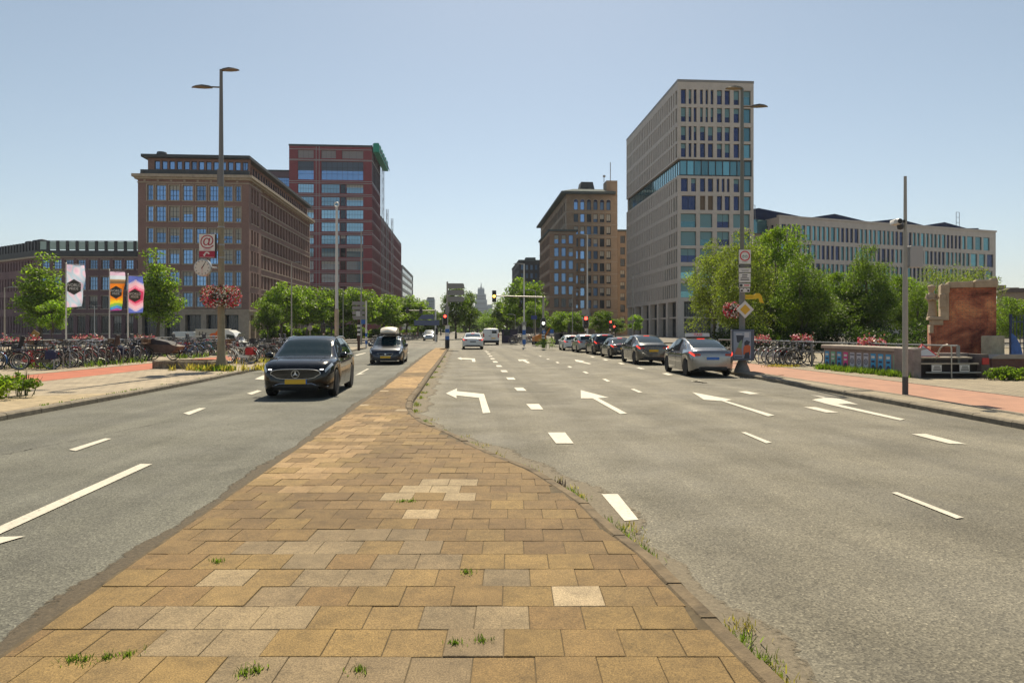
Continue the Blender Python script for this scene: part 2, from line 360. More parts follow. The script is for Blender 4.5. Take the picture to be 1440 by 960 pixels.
while y < 58.8:
    d = .305; y1 = y+d-.005; x = -8.0+(row%2)*.15+r.uniform(-.02,.02); skew = -.012
    while x < 2:
        x1 = x+.30-.005
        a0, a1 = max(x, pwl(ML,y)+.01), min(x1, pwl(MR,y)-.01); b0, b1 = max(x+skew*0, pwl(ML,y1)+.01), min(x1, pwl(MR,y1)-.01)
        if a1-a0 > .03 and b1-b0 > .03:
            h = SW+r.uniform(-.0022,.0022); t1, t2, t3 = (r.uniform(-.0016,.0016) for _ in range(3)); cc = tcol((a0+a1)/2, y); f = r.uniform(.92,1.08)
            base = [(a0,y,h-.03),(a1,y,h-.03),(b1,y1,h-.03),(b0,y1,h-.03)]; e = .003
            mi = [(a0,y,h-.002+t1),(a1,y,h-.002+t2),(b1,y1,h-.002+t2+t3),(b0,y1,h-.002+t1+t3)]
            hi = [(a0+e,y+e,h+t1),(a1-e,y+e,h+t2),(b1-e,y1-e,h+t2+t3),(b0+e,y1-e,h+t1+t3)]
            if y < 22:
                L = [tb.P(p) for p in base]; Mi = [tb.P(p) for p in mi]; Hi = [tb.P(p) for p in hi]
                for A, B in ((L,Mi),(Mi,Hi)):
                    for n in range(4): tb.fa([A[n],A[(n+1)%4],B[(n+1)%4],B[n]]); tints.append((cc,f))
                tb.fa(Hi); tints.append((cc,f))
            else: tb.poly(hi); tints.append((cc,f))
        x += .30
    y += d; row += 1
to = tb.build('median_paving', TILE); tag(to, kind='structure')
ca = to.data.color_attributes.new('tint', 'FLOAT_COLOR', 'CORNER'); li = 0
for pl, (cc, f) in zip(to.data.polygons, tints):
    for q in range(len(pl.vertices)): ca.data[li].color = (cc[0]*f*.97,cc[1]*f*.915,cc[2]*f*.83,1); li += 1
jb = MB(); sheet(lambda y: pwl(ML,y)-.02, lambda y: pwl(MR,y)+.02, [0,2,3,4,5,6,7,8,9,10,11,12,13,14,15,16,18,20,24,30,40,50,59], SW-.0055, jb)
struct('median_joint_sand', jb, mat('joint_sand', (.085,.062,.032), .95, var=.5, vs=9))
def kerbline(name, edge, sgn, wd, m, top=SW+.003):
    kb = MB(); rr = random.Random(5); y = .3
    while y < 58.9:
        b = min(y+(.5 if y < 22 else 1.0), 58.95); dz = rr.uniform(-.008,.006); e = b-.006; x0, x1 = pwl(edge,y), pwl(edge,e)
        lo = [(x0,y,-.02),(x0+sgn*wd,y,-.02),(x1+sgn*wd,e,-.02),(x1,e,-.02)]
        mi = [(x0,y,top-.012+dz),(x0+sgn*wd,y,top-.04+dz),(x1+sgn*wd,e,top-.04+dz),(x1,e,top-.012+dz)]
        hi = [(x0+sgn*.012,y,top+dz),(x0+sgn*(wd-.035),y,top+dz),(x1+sgn*(wd-.035),e,top+dz),(x1+sgn*.012,e,top+dz)]
        I = [[kb.P(p) for p in q] for q in (lo,mi,hi)]
        for A, B in zip(I, I[1:]):
            for n in range(4): kb.fa([A[n],A[(n+1)%4],B[(n+1)%4],B[n]])
        kb.fa(I[2]); y = b
    struct(name, kb, m)
MK = mat('median_kerb_stone', (.135,.098,.055), .92, var=.5, vs=6, bump=.6, bs=80)
kerbline('median_kerb', MR, 1, .13, MK); kerbline('median_edge_kerb', ML, -1, .10, MK, .05)
# gutter dirt next to the kerbs
def dirt(name, edge, off, wd, z, m):
    db = MB(); fade = []; Y_ = [i*.25 for i in range(1,235)]
    for a, b in zip(Y_, Y_[1:]):
        wa, wb = wd(a), wd(b); s = 1 if wa > 0 else -1
        for f0, f1 in ((0,.4),(.4,1.0)):
            q = [(edge(a)+off+wa*f0,a,z,f0),(edge(a)+off+wa*f1,a,z,f1),(edge(b)+off+wb*f1,b,z,f1),(edge(b)+off+wb*f0,b,z,f0)]
            if s < 0: q = q[::-1]
            db.poly([x[:3] for x in q]); fade += [1-x[3] for x in q]
    o = db.build(name, m); tag(o, kind='structure'); ca = o.data.color_attributes.new('fade','FLOAT_COLOR','CORNER')
    for i, f in enumerate(fade): ca.data[i].color = (f,f,f,1)
def dirtmat(name, c0, c1, c2):
    GD = mat(name, c1, .95); k = NT(GD); tc = k.n('ShaderNodeTexCoord'); v = tc.outputs['Object']
    k.l(k.ramp(k.noise(v, 30, 8, .8), [(.3,c0),(.5,c1),(.7,c2)]), k.p.inputs['Base Color']); k.bump(k.noise(v, 110, 4), .7, .008)
    at = k.n('ShaderNodeAttribute', attribute_name='fade'); ad = k.n('ShaderNodeMath', operation='ADD'); k.l(at.outputs['Fac'], ad.inputs[0])
    mu = k.n('ShaderNodeMath', operation='MULTIPLY'); mu.inputs[1].default_value = 1.7; k.l(k.noise(v, 6, 9, .8), mu.inputs[0]); k.l(mu.outputs[0], ad.inputs[1])
    k.l(k.ramp(ad.outputs[0], [(.84,(0,)*3),(1.12,(1,)*3)]), k.p.inputs['Alpha'])
    return GD
def dirt2(n, *a): dirt(n, *a)
dirt('gutter_sand', lambda y: pwl(MR,y), .145, lambda y: .24+.08*math.sin(y*2.1)+.06*math.sin(y*5.3)+.34*max(0,1-abs(y-8.6)/4.0)+(.12 if y > 14 else 0), .005, dirtmat('gutter_sand',(.10,.085,.058),(.165,.137,.095),(.25,.21,.145)))
dirt('gutter_dirt', lambda y: pwl(ML,y), -.095, lambda y: -.22-.04*math.sin(y*1.7)-.02*math.sin(y*6.1), .005, dirtmat('gutter_dirt',(.045,.037,.025),(.085,.066,.042),(.14,.11,.07)))
sm = MB()
def seam(pts, w_):
    q = [Vector((*G(x,y),.006)) for x,y in pts]; rr = random.Random(len(pts)); n = []
    for a, b in zip(q, q[1:]):
        for i in range(14): n.append(a.lerp(b,i/14)+Vector((rr.gauss(0,.025),rr.gauss(0,.035),0)))
    for a, b in zip(n, n[1:]):
        d = (b-a).normalized(); s = Vector((-d.y,d.x,0))*w_*rr.uniform(.5,1.3); sm.poly([a-s,b-s,b+s,a+s])
seam([(640,549),(740,551),(860,552),(985,557),(1110,556)],.012); seam([(0,640),(60,628),(170,606),(250,590)],.006); seam([(1180,560),(1090,552),(1060,549)],.010)
struct('road_seams', sm, mat('tar_seam', (.045,.04,.033), .8))
# ---- painted markings, unprojected onto the road
def zq(pts, x0, y0, s): return [(x0+a/s, y0+b/s) for a, b in pts]
mk = MB()
def mark(pts, z=.010): mk.poly([(*G(x,y),z) for x,y in pts])
A = lambda *p: mark(zq(p, 540, 460, 3.13))
Bq = lambda *p: mark(zq(p, 960, 500, 3.0))
A((272,292),(322,270),(320,282),(440,295),(468,378),(435,380),(418,312),(318,301),(320,314))
A((322,137),(340,132.5),(340,136),(400,138),(403,153),(388,153),(386,143),(341,141.5),(342,144.5))
A((866,278),(990,311),(942,313),(1070,381),(1040,383),(918,314),(867,314))
A((588,143),(640,142),(622,145.5),(643,157),(632,159),(610,148),(596,150))
A((838,143),(884,149),(872,151.5),(914,161),(902,163),(858,153.5),(846,152))
Bq((40,155),(210,187),(180,191),(388,253),(360,257),(165,192),(90,187))
Bq((540,167),(660,182),(742,208),(700,204),(655,206),(938,270),(917,274),(612,206),(545,187),(594,179))
for q in (((720,465),(797,465),(835,513),(757,513)),((626,339),(682,339),(701,363),(648,363)),((572,267),(612,267),(628,281),(587,281)),((537,222),(570,222),(580,232),(546,232)),
          ((512,190),(537,190),(546,198),(519,198)),((493,168),(513,168),(522,175),(497,175)),((477,150),(495,150),(504,156),(482,156)),((467,137),(483,137),(489,141.5),(471,141.5)),
          ((460,126),(474,126),(479,129.5),(463,129.5)),((453,117),(466,117),(470,120),(456,120)),((447,109.5),(459,109.5),(462,112),(449,112)),((442,103.5),(452,103.5),(455,105.5),(444,105.5)),
          ((1085,273),(1100,272),(1138,287),(1122,289)),((960,229),(975,228),(996,238),(982,240)),((872,196),(886,195),(902,203),(890,205)),((806,173),(818,172),(829,177.5),(818,179)),
          ((755,154),(765,153),(773,157.5),(763,159)),((713,139.5),(723,139),(730,142),(721,143)),((680,127),(689,126.5),(695,129),(687,130)),
          ((1352,237),(1385,236),(1424,245),(1395,247)),((1222,204),(1245,202),(1275,210),(1250,212)),((1108,178),(1125,177),(1150,184),(1130,185)),((1028,158),(1043,157),(1062,162.5),(1046,164)),((960,142),(973,141),(989,146),(976,147)),((905,129),(916,128.5),(930,132.5),(918,133.5))): A(*q)
Bq((880,580),(905,578),(1186,686),(1155,690)); Bq((247,325),(265,324),(376,368),(352,371))
Bq((965,332),(1025,331),(1198,375),(1125,373)); Bq((512,218),(560,218),(658,241),(605,241)); Bq((230,152),(270,151),(326,162),(285,164)); Bq((35,108),(60,107),(107,115),(80,116))
mark(zq(((350,325),(405,325),(475,412),(428,416)), 700, 560, 2.4))
C = lambda *p: mark([(a*.4585, 520+b*.4585) for a, b in p])
C((-60,508),(430,290),(467,290),(-60,533)); C((-60,517),(78,512),(-60,552))
C((210,246),(322,211),(342,212),(232,250)); C((562,134),(612,118),(632,118),(580,139)); C((757,73),(790,63),(803,65),(772,77))
D = lambda *p: mark(zq(p, 340, 360, 4.0))
D((72,693),(120,671),(190,660),(196,664),(128,680),(124,697)); D((636,672),(706,634),(716,635),(668,660),(694,661),(640,671)); D((638,556),(690,545),(700,546),(645,560)); D((915,548),(932,543),(940,544),(922,550))
D((760,520),(800,508),(808,509),(768,523))
struct('road_markings', mk, PAINT)
# ================================================================ buildings
def glassmat(name, col, rough=.06, metal=.55, jit=.25):
    m = mat(name, col, rough, metal, ior=1.6); k = NT(m)
    oi = k.n('ShaderNodeObjectInfo'); tc = k.n('ShaderNodeTexCoord')
    c = k.mixc(1, col, k.ramp(oi.outputs['Random'], [(0,(1-jit,)*3),(1,(1+jit,)*3)]), 'MULTIPLY')
    k.l(c, k.p.inputs['Base Color'])
    n = k.noise(tc.outputs['Object'], .5, 2); k.bump(n, .06, .05)
    return m
GL_BLUE = glassmat('glass_blue', (.19,.33,.56), jit=.45); GL_DARK = glassmat('glass_dark', (.035,.045,.06), .06, .4); GL_TEAL = glassmat('glass_teal', (.13,.31,.35), jit=.4)
GL_NAVY = glassmat('glass_navy', (.02,.035,.11), .05, .5); GL_LITE = glassmat('glass_pale', (.25,.40,.50), .1, jit=.4)
GL_DKB = glassmat('glass_dim_reflection', (.07,.12,.16), .08, jit=.5); LOUV2 = mat('louvre_blue', (.10,.13,.18), .6); FR_PALE = mat('window_frame_pale', (.42,.40,.36), .6); FR_DARK = mat('window_frame_dark', (.035,.035,.04), .5); FR_GREY = mat('window_frame_grey', (.16,.17,.18), .5)
BLIND = mat('blind_cream', (.45,.43,.38), .8); BLIND_TEAL = mat('blind_teal', (.13,.27,.29), .35, spec=.7); LOUV = mat('louvre_panel', (.30,.27,.27), .7); BROWNP = mat('panel_brown', (.19,.13,.085), .8)
ST = {'a':(FR_PALE,GL_BLUE,BLIND,3,3,.09,FR_DARK),'an':(FR_PALE,GL_BLUE,BLIND,2,3,.08,FR_DARK),'as':(FR_PALE,GL_DARK,BLIND,1,3,.1,FR_DARK),'d':(FR_DARK,GL_DARK,BLIND,2,2,.07,FR_DARK),
      'b':(FR_PALE,GL_BLUE,BLIND,3,3,.08,FR_DARK),'bd':(FR_PALE,GL_DARK,BLIND,3,3,.08,FR_DARK),'c':(FR_GREY,GL_LITE,BLIND,6,2,.08,FR_DARK),'cd':(FR_GREY,GL_DKB,BLIND,6,2,.08,FR_DARK),'cb':(FR_GREY,GL_BLUE,LOUV2,8,3,.08,FR_DARK),'cl':(FR_GREY,LOUV,LOUV,3,1,.05,FR_GREY),
      't':(FR_DARK,GL_TEAL,BLIND_TEAL,1,1,.05,FR_DARK),'tn':(FR_DARK,GL_NAVY,BLIND_TEAL,1,1,.05,FR_DARK),'tw':(FR_DARK,GL_NAVY,BLIND_TEAL,2,1,.05,FR_DARK),'tp':(BROWNP,BROWNP,BROWNP,1,1,.05,BROWNP),
      'h':(FR_DARK,GL_BLUE,BLIND,1,1,.1,FR_DARK),'hd':(FR_DARK,GL_DARK,BLIND,2,1,.1,FR_DARK),'g':(FR_DARK,GL_DARK,BLIND,4,2,.07,FR_GREY),'k':(FR_DARK,GL_TEAL,BLIND,1,1,.06,FR_DARK),'kn':(FR_DARK,GL_NAVY,BLIND,1,1,.06,FR_DARK)}
WC = {}
def win_mb(mb, w, h, st, bl, T=None):
    fr, gl, blm, nx, nz, fw, mu = ST[st]; mb.T = T
    mb.poly([(0,0,0),(w,0,0),(w,0,h),(0,0,h)], 1)
    if bl > 0: mb.poly([(fw,-.012,h*(1-bl)),(w-fw,-.012,h*(1-bl)),(w-fw,-.012,h-fw),(fw,-.012,h-fw)], 2)
    for a in ((0,fw,0,h),(w-fw,w,0,h),(fw,w-fw,0,fw),(fw,w-fw,h-fw,h)): mb.box(a[0],a[1],-.06,.01,a[2],a[3],0)
    for i in range(1,nx):
        x = w*i/nx; mb.box(x-.03,x+.03,-.045,.008,fw,h-fw,3)
    for i in range(1,nz):
        z = h*i/nz; mb.box(fw,w-fw,-.04,.006,z-.025,z+.025,3)
    mb.T = None
def win_mesh(w, h, st, bl):
    key = (round(w,2), round(h,2), st, bl)
    if key not in WC:
        mb = MB(); win_mb(mb, w, h, st, bl); f = ST[st]; WC[key] = mb.mesh('window', [f[0],f[1],f[2],f[6]])
    return WC[key]
class Bld:
    def __init__(s, name, label, loc, rz, cat='building'):
        s.root = thing(name, label, cat, (loc[0],loc[1],0), rz); s.w = {}; s.wins = []; s.r = random.Random(len(label))
    def mb(s, part_name, m):
        if part_name not in s.w: s.w[part_name] = (MB(), m)
        return s.w[part_name][0]
    def wall(s, o, ang, W, z0, z1, ops=(), depth=.3, pn='wall', m=None, reveal=None):
        mb = s.mb(pn, m); mb.T = Matrix.Translation((o[0],o[1],0)) @ Matrix.Rotation(R(ang),4,'Z')
        ops = [q for q in ops if q[1]-q[0] > .05]
        us = sorted({0.0, W, *[round(q[0],3) for q in ops], *[round(q[1],3) for q in ops]}); zs = sorted({z0, z1, *[round(q[2],3) for q in ops], *[round(q[3],3) for q in ops]})
        for ua, ub in zip(us, us[1:]):
            run = None
            for za, zb in zip(zs, zs[1:]):
                cu, cz = (ua+ub)/2, (za+zb)/2
                hole = any(q[0] < cu < q[1] and q[2] < cz < q[3] for q in ops)
                if hole:
                    if run: mb.poly([(ua,0,run[0]),(ub,0,run[0]),(ub,0,run[1]),(ua,0,run[1])]); run = None
                else: run = (run[0], zb) if run else (za, zb)
            if run: mb.poly([(ua,0,run[0]),(ub,0,run[0]),(ub,0,run[1]),(ua,0,run[1])])
        for q in ops:
            a, b, c, d = q[:4]
            mb.poly([(a,0,c),(a,depth,c),(a,depth,d),(a,0,d)]); mb.poly([(b,0,c),(b,0,d),(b,depth,d),(b,depth,c)])
            mb.poly([(a,0,d),(a,depth,d),(b,depth,d),(b,0,d)]); mb.poly([(a,0,c),(b,0,c),(b,depth,c),(a,depth,c)])
            if len(q) > 4 and q[4]:
                T = mb.T @ Matrix.Translation((a,depth-.02,c)); s.wins.append((T, b-a, d-c, q[4], q[5] if len(q) > 5 else 0, o, ang))
        mb.T = None
    def finish(s, maxw=100):
        for pn, (mb, m) in s.w.items(): mb.build(pn, m, s.root)
        rest = {}
        for i, (T, w, h, st, bl, o, ang) in enumerate(s.wins):
            if i < maxw:
                p = part('window', win_mesh(w, h, st, bl), s.root); p.matrix_local = T
            else:
                mb = rest.setdefault('x', (MB(), []))[0]; f = ST[st]; ms = rest['x'][1]
                k0 = len(mb.m); win_mb(mb, w, h, st, bl, T)
                for q, mm in enumerate((f[0],f[1],f[2],f[6])):
                    if mm not in ms: ms.append(mm)
                mp = [ms.index(mm) for mm in (f[0],f[1],f[2],f[6])]
                mb.m[k0:] = [mp[v] for v in mb.m[k0:]]
        for mb, ms in rest.values(): tag(mb.build('window_rows', ms, s.root), kind='stuff')
        return s.root
def quadroof(mb, pts, z): mb.poly([(x,y,z) for x,y in pts])
BR_A = brickmat('brick_purple', (.30,.165,.135), (.25,.135,.115), (.21,.16,.14)); STONE_A = mat('sandstone_trim', (.42,.34,.26), .85, var=.2, vs=2)
ROOFD = mat('roof_dark', (.06,.065,.07), .7, var=.2, vs=1); ROOFG = mat('roof_metal_grey', (.10,.12,.12), .9, var=.15, spec=.1)
# ---- the brown brick office block on the left corner
b = Bld('office_block', 'seven storey purple brown brick office block with gridded windows on the left corner', (PX(350,107),107), ROAD)
rows = [(21.75,24.15),(18.5,20.85),(15.15,17.45),(11.9,14.15),(8.5,10.7),(5.2,7.45)]
bl = lambda p=.25, q=.2: b.r.choice([.3,.5,.75]) if b.r.random() < p+.12 else 0
ops = []
for za, zb in rows:
    ops.append((1.4,2.3,za,zb,'an',bl()))
    for i in range(6): ops.append((2.7+i*2.02,4.2+i*2.02,za,zb,'a',bl(.15)))
    ops.append((14.75,15.55,za,zb,'an',bl()))
gops = [(.6,3.3,.3,4.0,'g',0),(4.0,6.3,.3,4.0,'g',0),(7.1,9.5,.3,4.0,'g',0),(10.3,12.4,.3,4.0,'g',0),(13.1,15.2,.3,4.0,'g',0)]
b.wall((-16.8,0), 0, 16.8, 0, 4.6, gops, 1.0, 'ground_floor', STONE_A)
b.wall((-16.8,0), 0, 16.8, 4.6, 25.3, ops, .28, 'wall', BR_A)
att = [(1.0+i*1.12,1.85+i*1.12,26.75,28.1,'h',0) for i in range(13)]
b.wall((-15.7,.9), 0, 15.7, 26.1, 28.5, att, .2, 'attic', BR_A)
so1 = []; so2 = []
for za, zb in rows:
    for u in (1.15,2.65,4.15): so1.append((u,u+.95,za,zb,'as',bl(.3)))
    for i in range(18): so2.append((.75+i*2.03,1.95+i*2.03,za,zb,'as',bl(.2)))
b.wall((0,0), 90, 6.6, 4.6, 25.3, so1, .35, 'wall', BR_A)
b.wall((-.35,6.6), 90, 37.4, 4.6, 25.3, so2, .4, 'wall', BR_A)
b.wall((0,0), 90, 6.6, 0, 4.6, [(.9,3.1,.2,4.0,'g',0),(3.8,5.9,.2,4.0,'g',0)], .9, 'ground_floor', STONE_A)
b.wall((-.35,6.6), 90, 37.4, 0, 4.6, [(1+i*4.0,4.2+i*4.0,.3,4.0,'g',0) for i in range(9)], .8, 'ground_floor', STONE_A)
b.wall((-.9,.9), 90, 43.1, 26.1, 28.5, [(1+i*1.5,2.0+i*1.5,26.75,28.1,'h',0) for i in range(28)], .2, 'attic', BR_A)
mb = b.mb('wall', BR_A); mb.box(-.35,-.001,6.58,6.6,0,25.3); mb.box(-16.8,-16.5,.02,44,0,25.3); mb.box(-16.8,-.4,43.7,44,0,25.3)
mb = b.mb('cornice', STONE_A); mb.box(-17.5,.65,-.65,44.6,25.3,25.75); mb.box(-17.2,.35,-.35,44.3,25.0,25.297); mb.box(-16.95,.12,-.12,44.1,4.5,4.85)
mb.box(-16.9,.07,-.07,7.0,24.45,24.6)
for i in range(8): mb.box(-15.9+i*2.0,-15.6+i*2.0,-.14,-.07,24.68,24.95)
for i in range(20): mb.box(.05,.12,1.6+i*2.1,1.9+i*2.1,24.68,24.95)
for za, zb in rows:                                            # window surrounds and sills
    for u0, u1 in [(1.4,2.3)]+[(2.7+i*2.02,4.2+i*2.02) for i in range(6)]+[(14.75,15.55)]:
        x0, x1 = u0-16.8, u1-16.8
        mb.box(x0-.14,x0-.003,-.05,.05,za-.12,zb+.12); mb.box(x1+.003,x1+.14,-.05,.05,za-.12,zb+.12); mb.box(x0-.003,x1+.003,-.05,.05,zb+.003,zb+.12); mb.box(x0-.003,x1+.003,-.09,.05,za-.13,za-.003)
    for u in (1.15,2.65,4.15): mb.box(-.05,.07,u-.08,u+1.03,za-.12,za-.003); 
    mb.box(-.4,-.27,6.9,43.6,za-.16,za-.004); mb.box(-.4,-.27,6.9,43.6,zb+.004,zb+.16)
mb = b.mb('roof', ROOFD); mb.box(-16.6,-.2,.3,43.9,25.752,26.1); mb.box(-16.4,.1,.05,44.3,28.5,28.95); mb.box(-14.3,-4.0,6,30,28.95,29.6); mb.lathe([(.01,30.3),(.7,30.2),(.9,29.6),(.9,28.95)],(-14.9,4,0)); mb.box(-16.6,-.05,.35,.65,26.1,26.6)
mb = b.mb('roof_railing', FR_DARK)
for i in range(24): mb.box(-.55,-.5,1+i*1.8,1.05+i*1.8,26.1,27.0)
b.finish()
# ---- long low brick block behind on the far left
BR_B = brickmat('brick_plum', (.225,.125,.13), (.185,.10,.11), (.16,.12,.12))
b = Bld('brick_block', 'long four storey plum brick block with glass balustrade roof at the far left', (PX(52,124),124), R(2))
rows = [(12.7,14.4),(8.9,11.3),(5.5,7.8),(.95,4.2)]
ops = [(.75+i*2.14,2.2+i*2.14,za,zb,'b' if j < 2 else 'bd',b.r.choice([0,0,.4])) for j,(za,zb) in enumerate(rows) for i in range(11)]
b.wall((0,0), 0, 24.3, 0, 15.0, ops, .3, 'wall', BR_B)
ops = [(.4+i*1.2,1.05+i*1.2,za,zb,'as',b.r.choice([0,.5,.9])) for za,zb in rows for i in range(20)]
dv = Vector((-13.7,9.5)).normalized()*24.5
b.wall((dv.x,dv.y), -34.74, 24.5, 0, 15.0, ops, .35, 'wall', BR_B)
mb = b.mb('cornice', STONE_A)
for z0 in (14.75,4.45): mb.box(-.02,24.4,-.14,-.002,z0,z0+.2)
for i in range(11):
    for za, zb in rows: mb.box(.6+i*2.14,2.35+i*2.14,-.08,-.002,za-.14,za-.005); mb.box(.6+i*2.14,2.35+i*2.14,-.06,-.002,zb+.005,zb+.12)
T = Matrix.Translation((dv.x,dv.y,0)) @ Matrix.Rotation(R(-34.74),4,'Z')
mb.T = T; mb.box(0,24.5,-.3,-.002,14.7,15.1); mb.T = None
mb = b.mb('roof', ROOFD); mb.prism([(-.1,-.3),(24.5,-.3),(24.5,20),(dv.x,20),(dv.x-.3,dv.y-.25)],15.02,16.05)
bal = b.mb('balustrade', FR_DARK); gp = b.mb('balustrade_glass', mat('balustrade_glass', (.32,.38,.33), .12, .25))
for i in range(15): bal.box(.1+i*1.72,.55+i*1.72,-.25,.15,16.06,17.75)
bal.box(0,24.4,-.2,-.1,17.75,17.83)
for i in range(14): gp.poly([(.55+i*1.72,-.1,16.2),(1.82+i*1.72,-.1,16.2),(1.82+i*1.72,-.1,17.7),(.55+i*1.72,-.1,17.7)])
bal.T = T
for i in range(20): bal.box(i*1.25,.5+i*1.25,-.2,.3,16.06,17.7)
for x in (12,15,17): bal.lathe([(1.0,16.05),(1.0,18.4),(.8,18.9),(.01,19.1)],(x,4,0))
bal.T = None
b.finish()
# ---- red and blue office tower with its long wing
RED_T = mat('cladding_dark_red', (.25,.05,.06), .6, var=.15, vs=.6); WHT_T = mat('cladding_pale_line', (.36,.33,.33), .6); DK_T = mat('cladding_plum_dark', (.14,.085,.105), .6, var=.15)
b = Bld('office_tower', 'tall dark red office tower with blue glass strips beside the brick office block', (PX(523,185),185), ROAD)
lev = [(41.8-3.45*(k+1)+.6-.0, 41.8-3.45*(k+1)+3.05-.0) for k in range(12)]
lev = [(40.9-3.45*k-2.45, 40.9-3.45*k) for k in range(12)]
ops = [(2.3,6.5,47.8,50,'cl',0),(8.5,12.4,47.8,50,'cl',0),(14.0,19.7,47.8,50,'cl',0),(2.3,6.5,42.0,47.0,'cb',.5),(8.5,19.7,42.0,47.0,'cb',.5)]
for za, zb in lev:
    for a, c in ((2.3,6.5),(8.5,13.4),(13.55,15.0),(15.15,19.7)): ops.append((a,c,za,zb,('c' if za > 14 else 'cd') if a != 13.55 else 'd',b.r.choice([0,0,.35])))  # lower floors: darker reflections put into the glass colour
b.wall((-22,0), 0, 22, 0, 51, ops, .3, 'wall', RED_T)
so1 = [(.6+i*2.4,2.6+i*2.4,za,zb,'g',0) for za,zb in lev for i in range(7)]+[(1+i*3,3.6+i*3,42,49.8,'g',0) for i in range(6)]
so2 = [(.5+i*2.75,2.8+i*2.75,za,zb,'g',b.r.choice([0,.4])) for za,zb in lev if zb < 34.5 for i in range(24)]
b.wall((0,0), 90, 19, 0, 51, so1, .25, 'side_wall', DK_T)
b.wall((0,19), 90, 67, 0, 35.3, so2, .25, 'side_wall', DK_T)
mb = b.mb('side_wall', DK_T); mb.box(-22,-21.7,.02,19,0,51); mb.box(-22,-.02,18.7,19,35,51); mb.box(-22,-.02,85.7,86,0,35.3)
mb = b.mb('pale_bands', WHT_T)
for za, zb in lev+[(42,47),(47.8,50)]:
    for zz in (za-.45, zb+.12): mb.box(-22.02,.06,-.07,-.002,zz,zz+.16)
    for zz in (za-.45,):
        mb.box(.003,.08,.05,19,zz,zz+.14)
        if zz < 35: mb.box(.003,.08,19,86,zz,zz+.14)
for x in (-14.9,-14.1): mb.box(x,x+.14,-.09,-.003,0,51)
rb = b.mb('red_fins', RED_T)
for i in range(25): rb.box(.003,.12,19.2+i*2.75,19.55+i*2.75,0,35)
for i in range(8): rb.box(.003,.12,.15+i*2.4,.5+i*2.4,0,41)
mb = b.mb('roof', ROOFD); mb.box(-22.1,.1,-.1,19.1,51,51.5); mb.box(-22,.05,19.1,86.05,35.3,35.7); mb.box(-19,-4,3,16,51.5,52.2)
b.finish()
GRN = mat('crane_green', (.02,.30,.20), .55, var=.2); STEEL = mat('steel_grey', (.33,.34,.35), .5, .4)
t = thing('work_platform', 'green netted work platform hanging along the top corner of the red tower', 'platform', (PX(523,185),185,0), ROAD)
mb = MB(); mb.box(.4,2.0,-.5,22,49.6,49.8); mb.box(.4,.5,-.5,22,49.8,51.0); mb.box(1.9,2.0,-.5,21,49.8,51.3); mb.box(.4,2.0,-.6,-.5,49.8,51.9); mb.box(.4,2.0,22,22.1,49.8,50.6); mb.box(.6,1.8,0,3.0,51.0,52.2)
for q in range(5): mb.box(1.85,2.1,1.5+q*4.2,3.6+q*4.2,50.2,51.9)
mb.build('netting', GRN, t)
mb = MB()
for i in range(12): mb.tube([(-.2,i*1.9,51.4),(1.6,i*1.9,52.2),(2.5,i*1.9,49.5)], .09, 6)
mb.build('hoist_frame', STEEL, t)
def mast(x, y, z1, lab):
    t = thing('hoist_mast', lab, 'mast', (0,0,0))
    mb = MB(); s = .55
    for a, c in ((0,0),(s,0),(s,s),(0,s)): mb.box(x+a-.05,x+a+.05,y+c-.05,y+c+.05,0,z1)
    z = .5; q = 0
    while z < z1-1.5:
        mb.tube([(x,y,z),(x+s,y,z+1.5 if q%2 == 0 else z)], .05, 5); mb.box(x,x+s,y-.04,y+.04,z-.05,z+.05); z += 1.5; q += 1
    mb.build('lattice', STEEL, t)
mast(PX(537,205),205,PZ(236,205),'tallest steel lattice hoist mast under the green platform')
mast(PX(543,215),215,PZ(294,215),'middle steel lattice hoist mast beside the red tower wing'); mast(PX(550,228),228,PZ(307,228),'shortest steel lattice hoist mast, farthest from the green platform')
b = Bld('office_annex', 'dark blue glass annex rising behind the brick office block roof', (PX(410,205),205), ROAD)
b.wall((-14,0), 0, 14, 0, 49, [(.6+i*4.4,4.6+i*4.4,44.5-3.45*k,47.2-3.45*k,'cb',0) for i in range(3) for k in range(6)], .25, 'wall', DK_T)
mb = b.mb('wall', DK_T); mb.box(-14,-13.8,.02,14,0,49); mb = b.mb('roof', ROOFD); mb.box(-14.1,.2,-.1,14,49,49.5); b.finish()
GREYC = mat('cladding_grey', (.20,.21,.21), .6, var=.12, vs=.5)
b = Bld('grey_office', 'far grey office slab with horizontal window bands beyond the red tower', (PX(566,290),290), ROAD)
lv = [(3+i*3.3,5.0+i*3.3) for i in range(8)]
b.wall((0,0), 90, 60, 0, 28.6, [(.8,59,za,zb,'g',0) for za,zb in lv], .3, 'wall', GREYC)
b.wall((-20,0), 0, 20, 0, 28.6, [(.8,19.2,za,zb,'g',0) for za,zb in lv], .3, 'wall', GREYC)
mb = b.mb('roof', ROOFD); mb.box(-20,.1,-.1,60,28.6,29); b.finish()
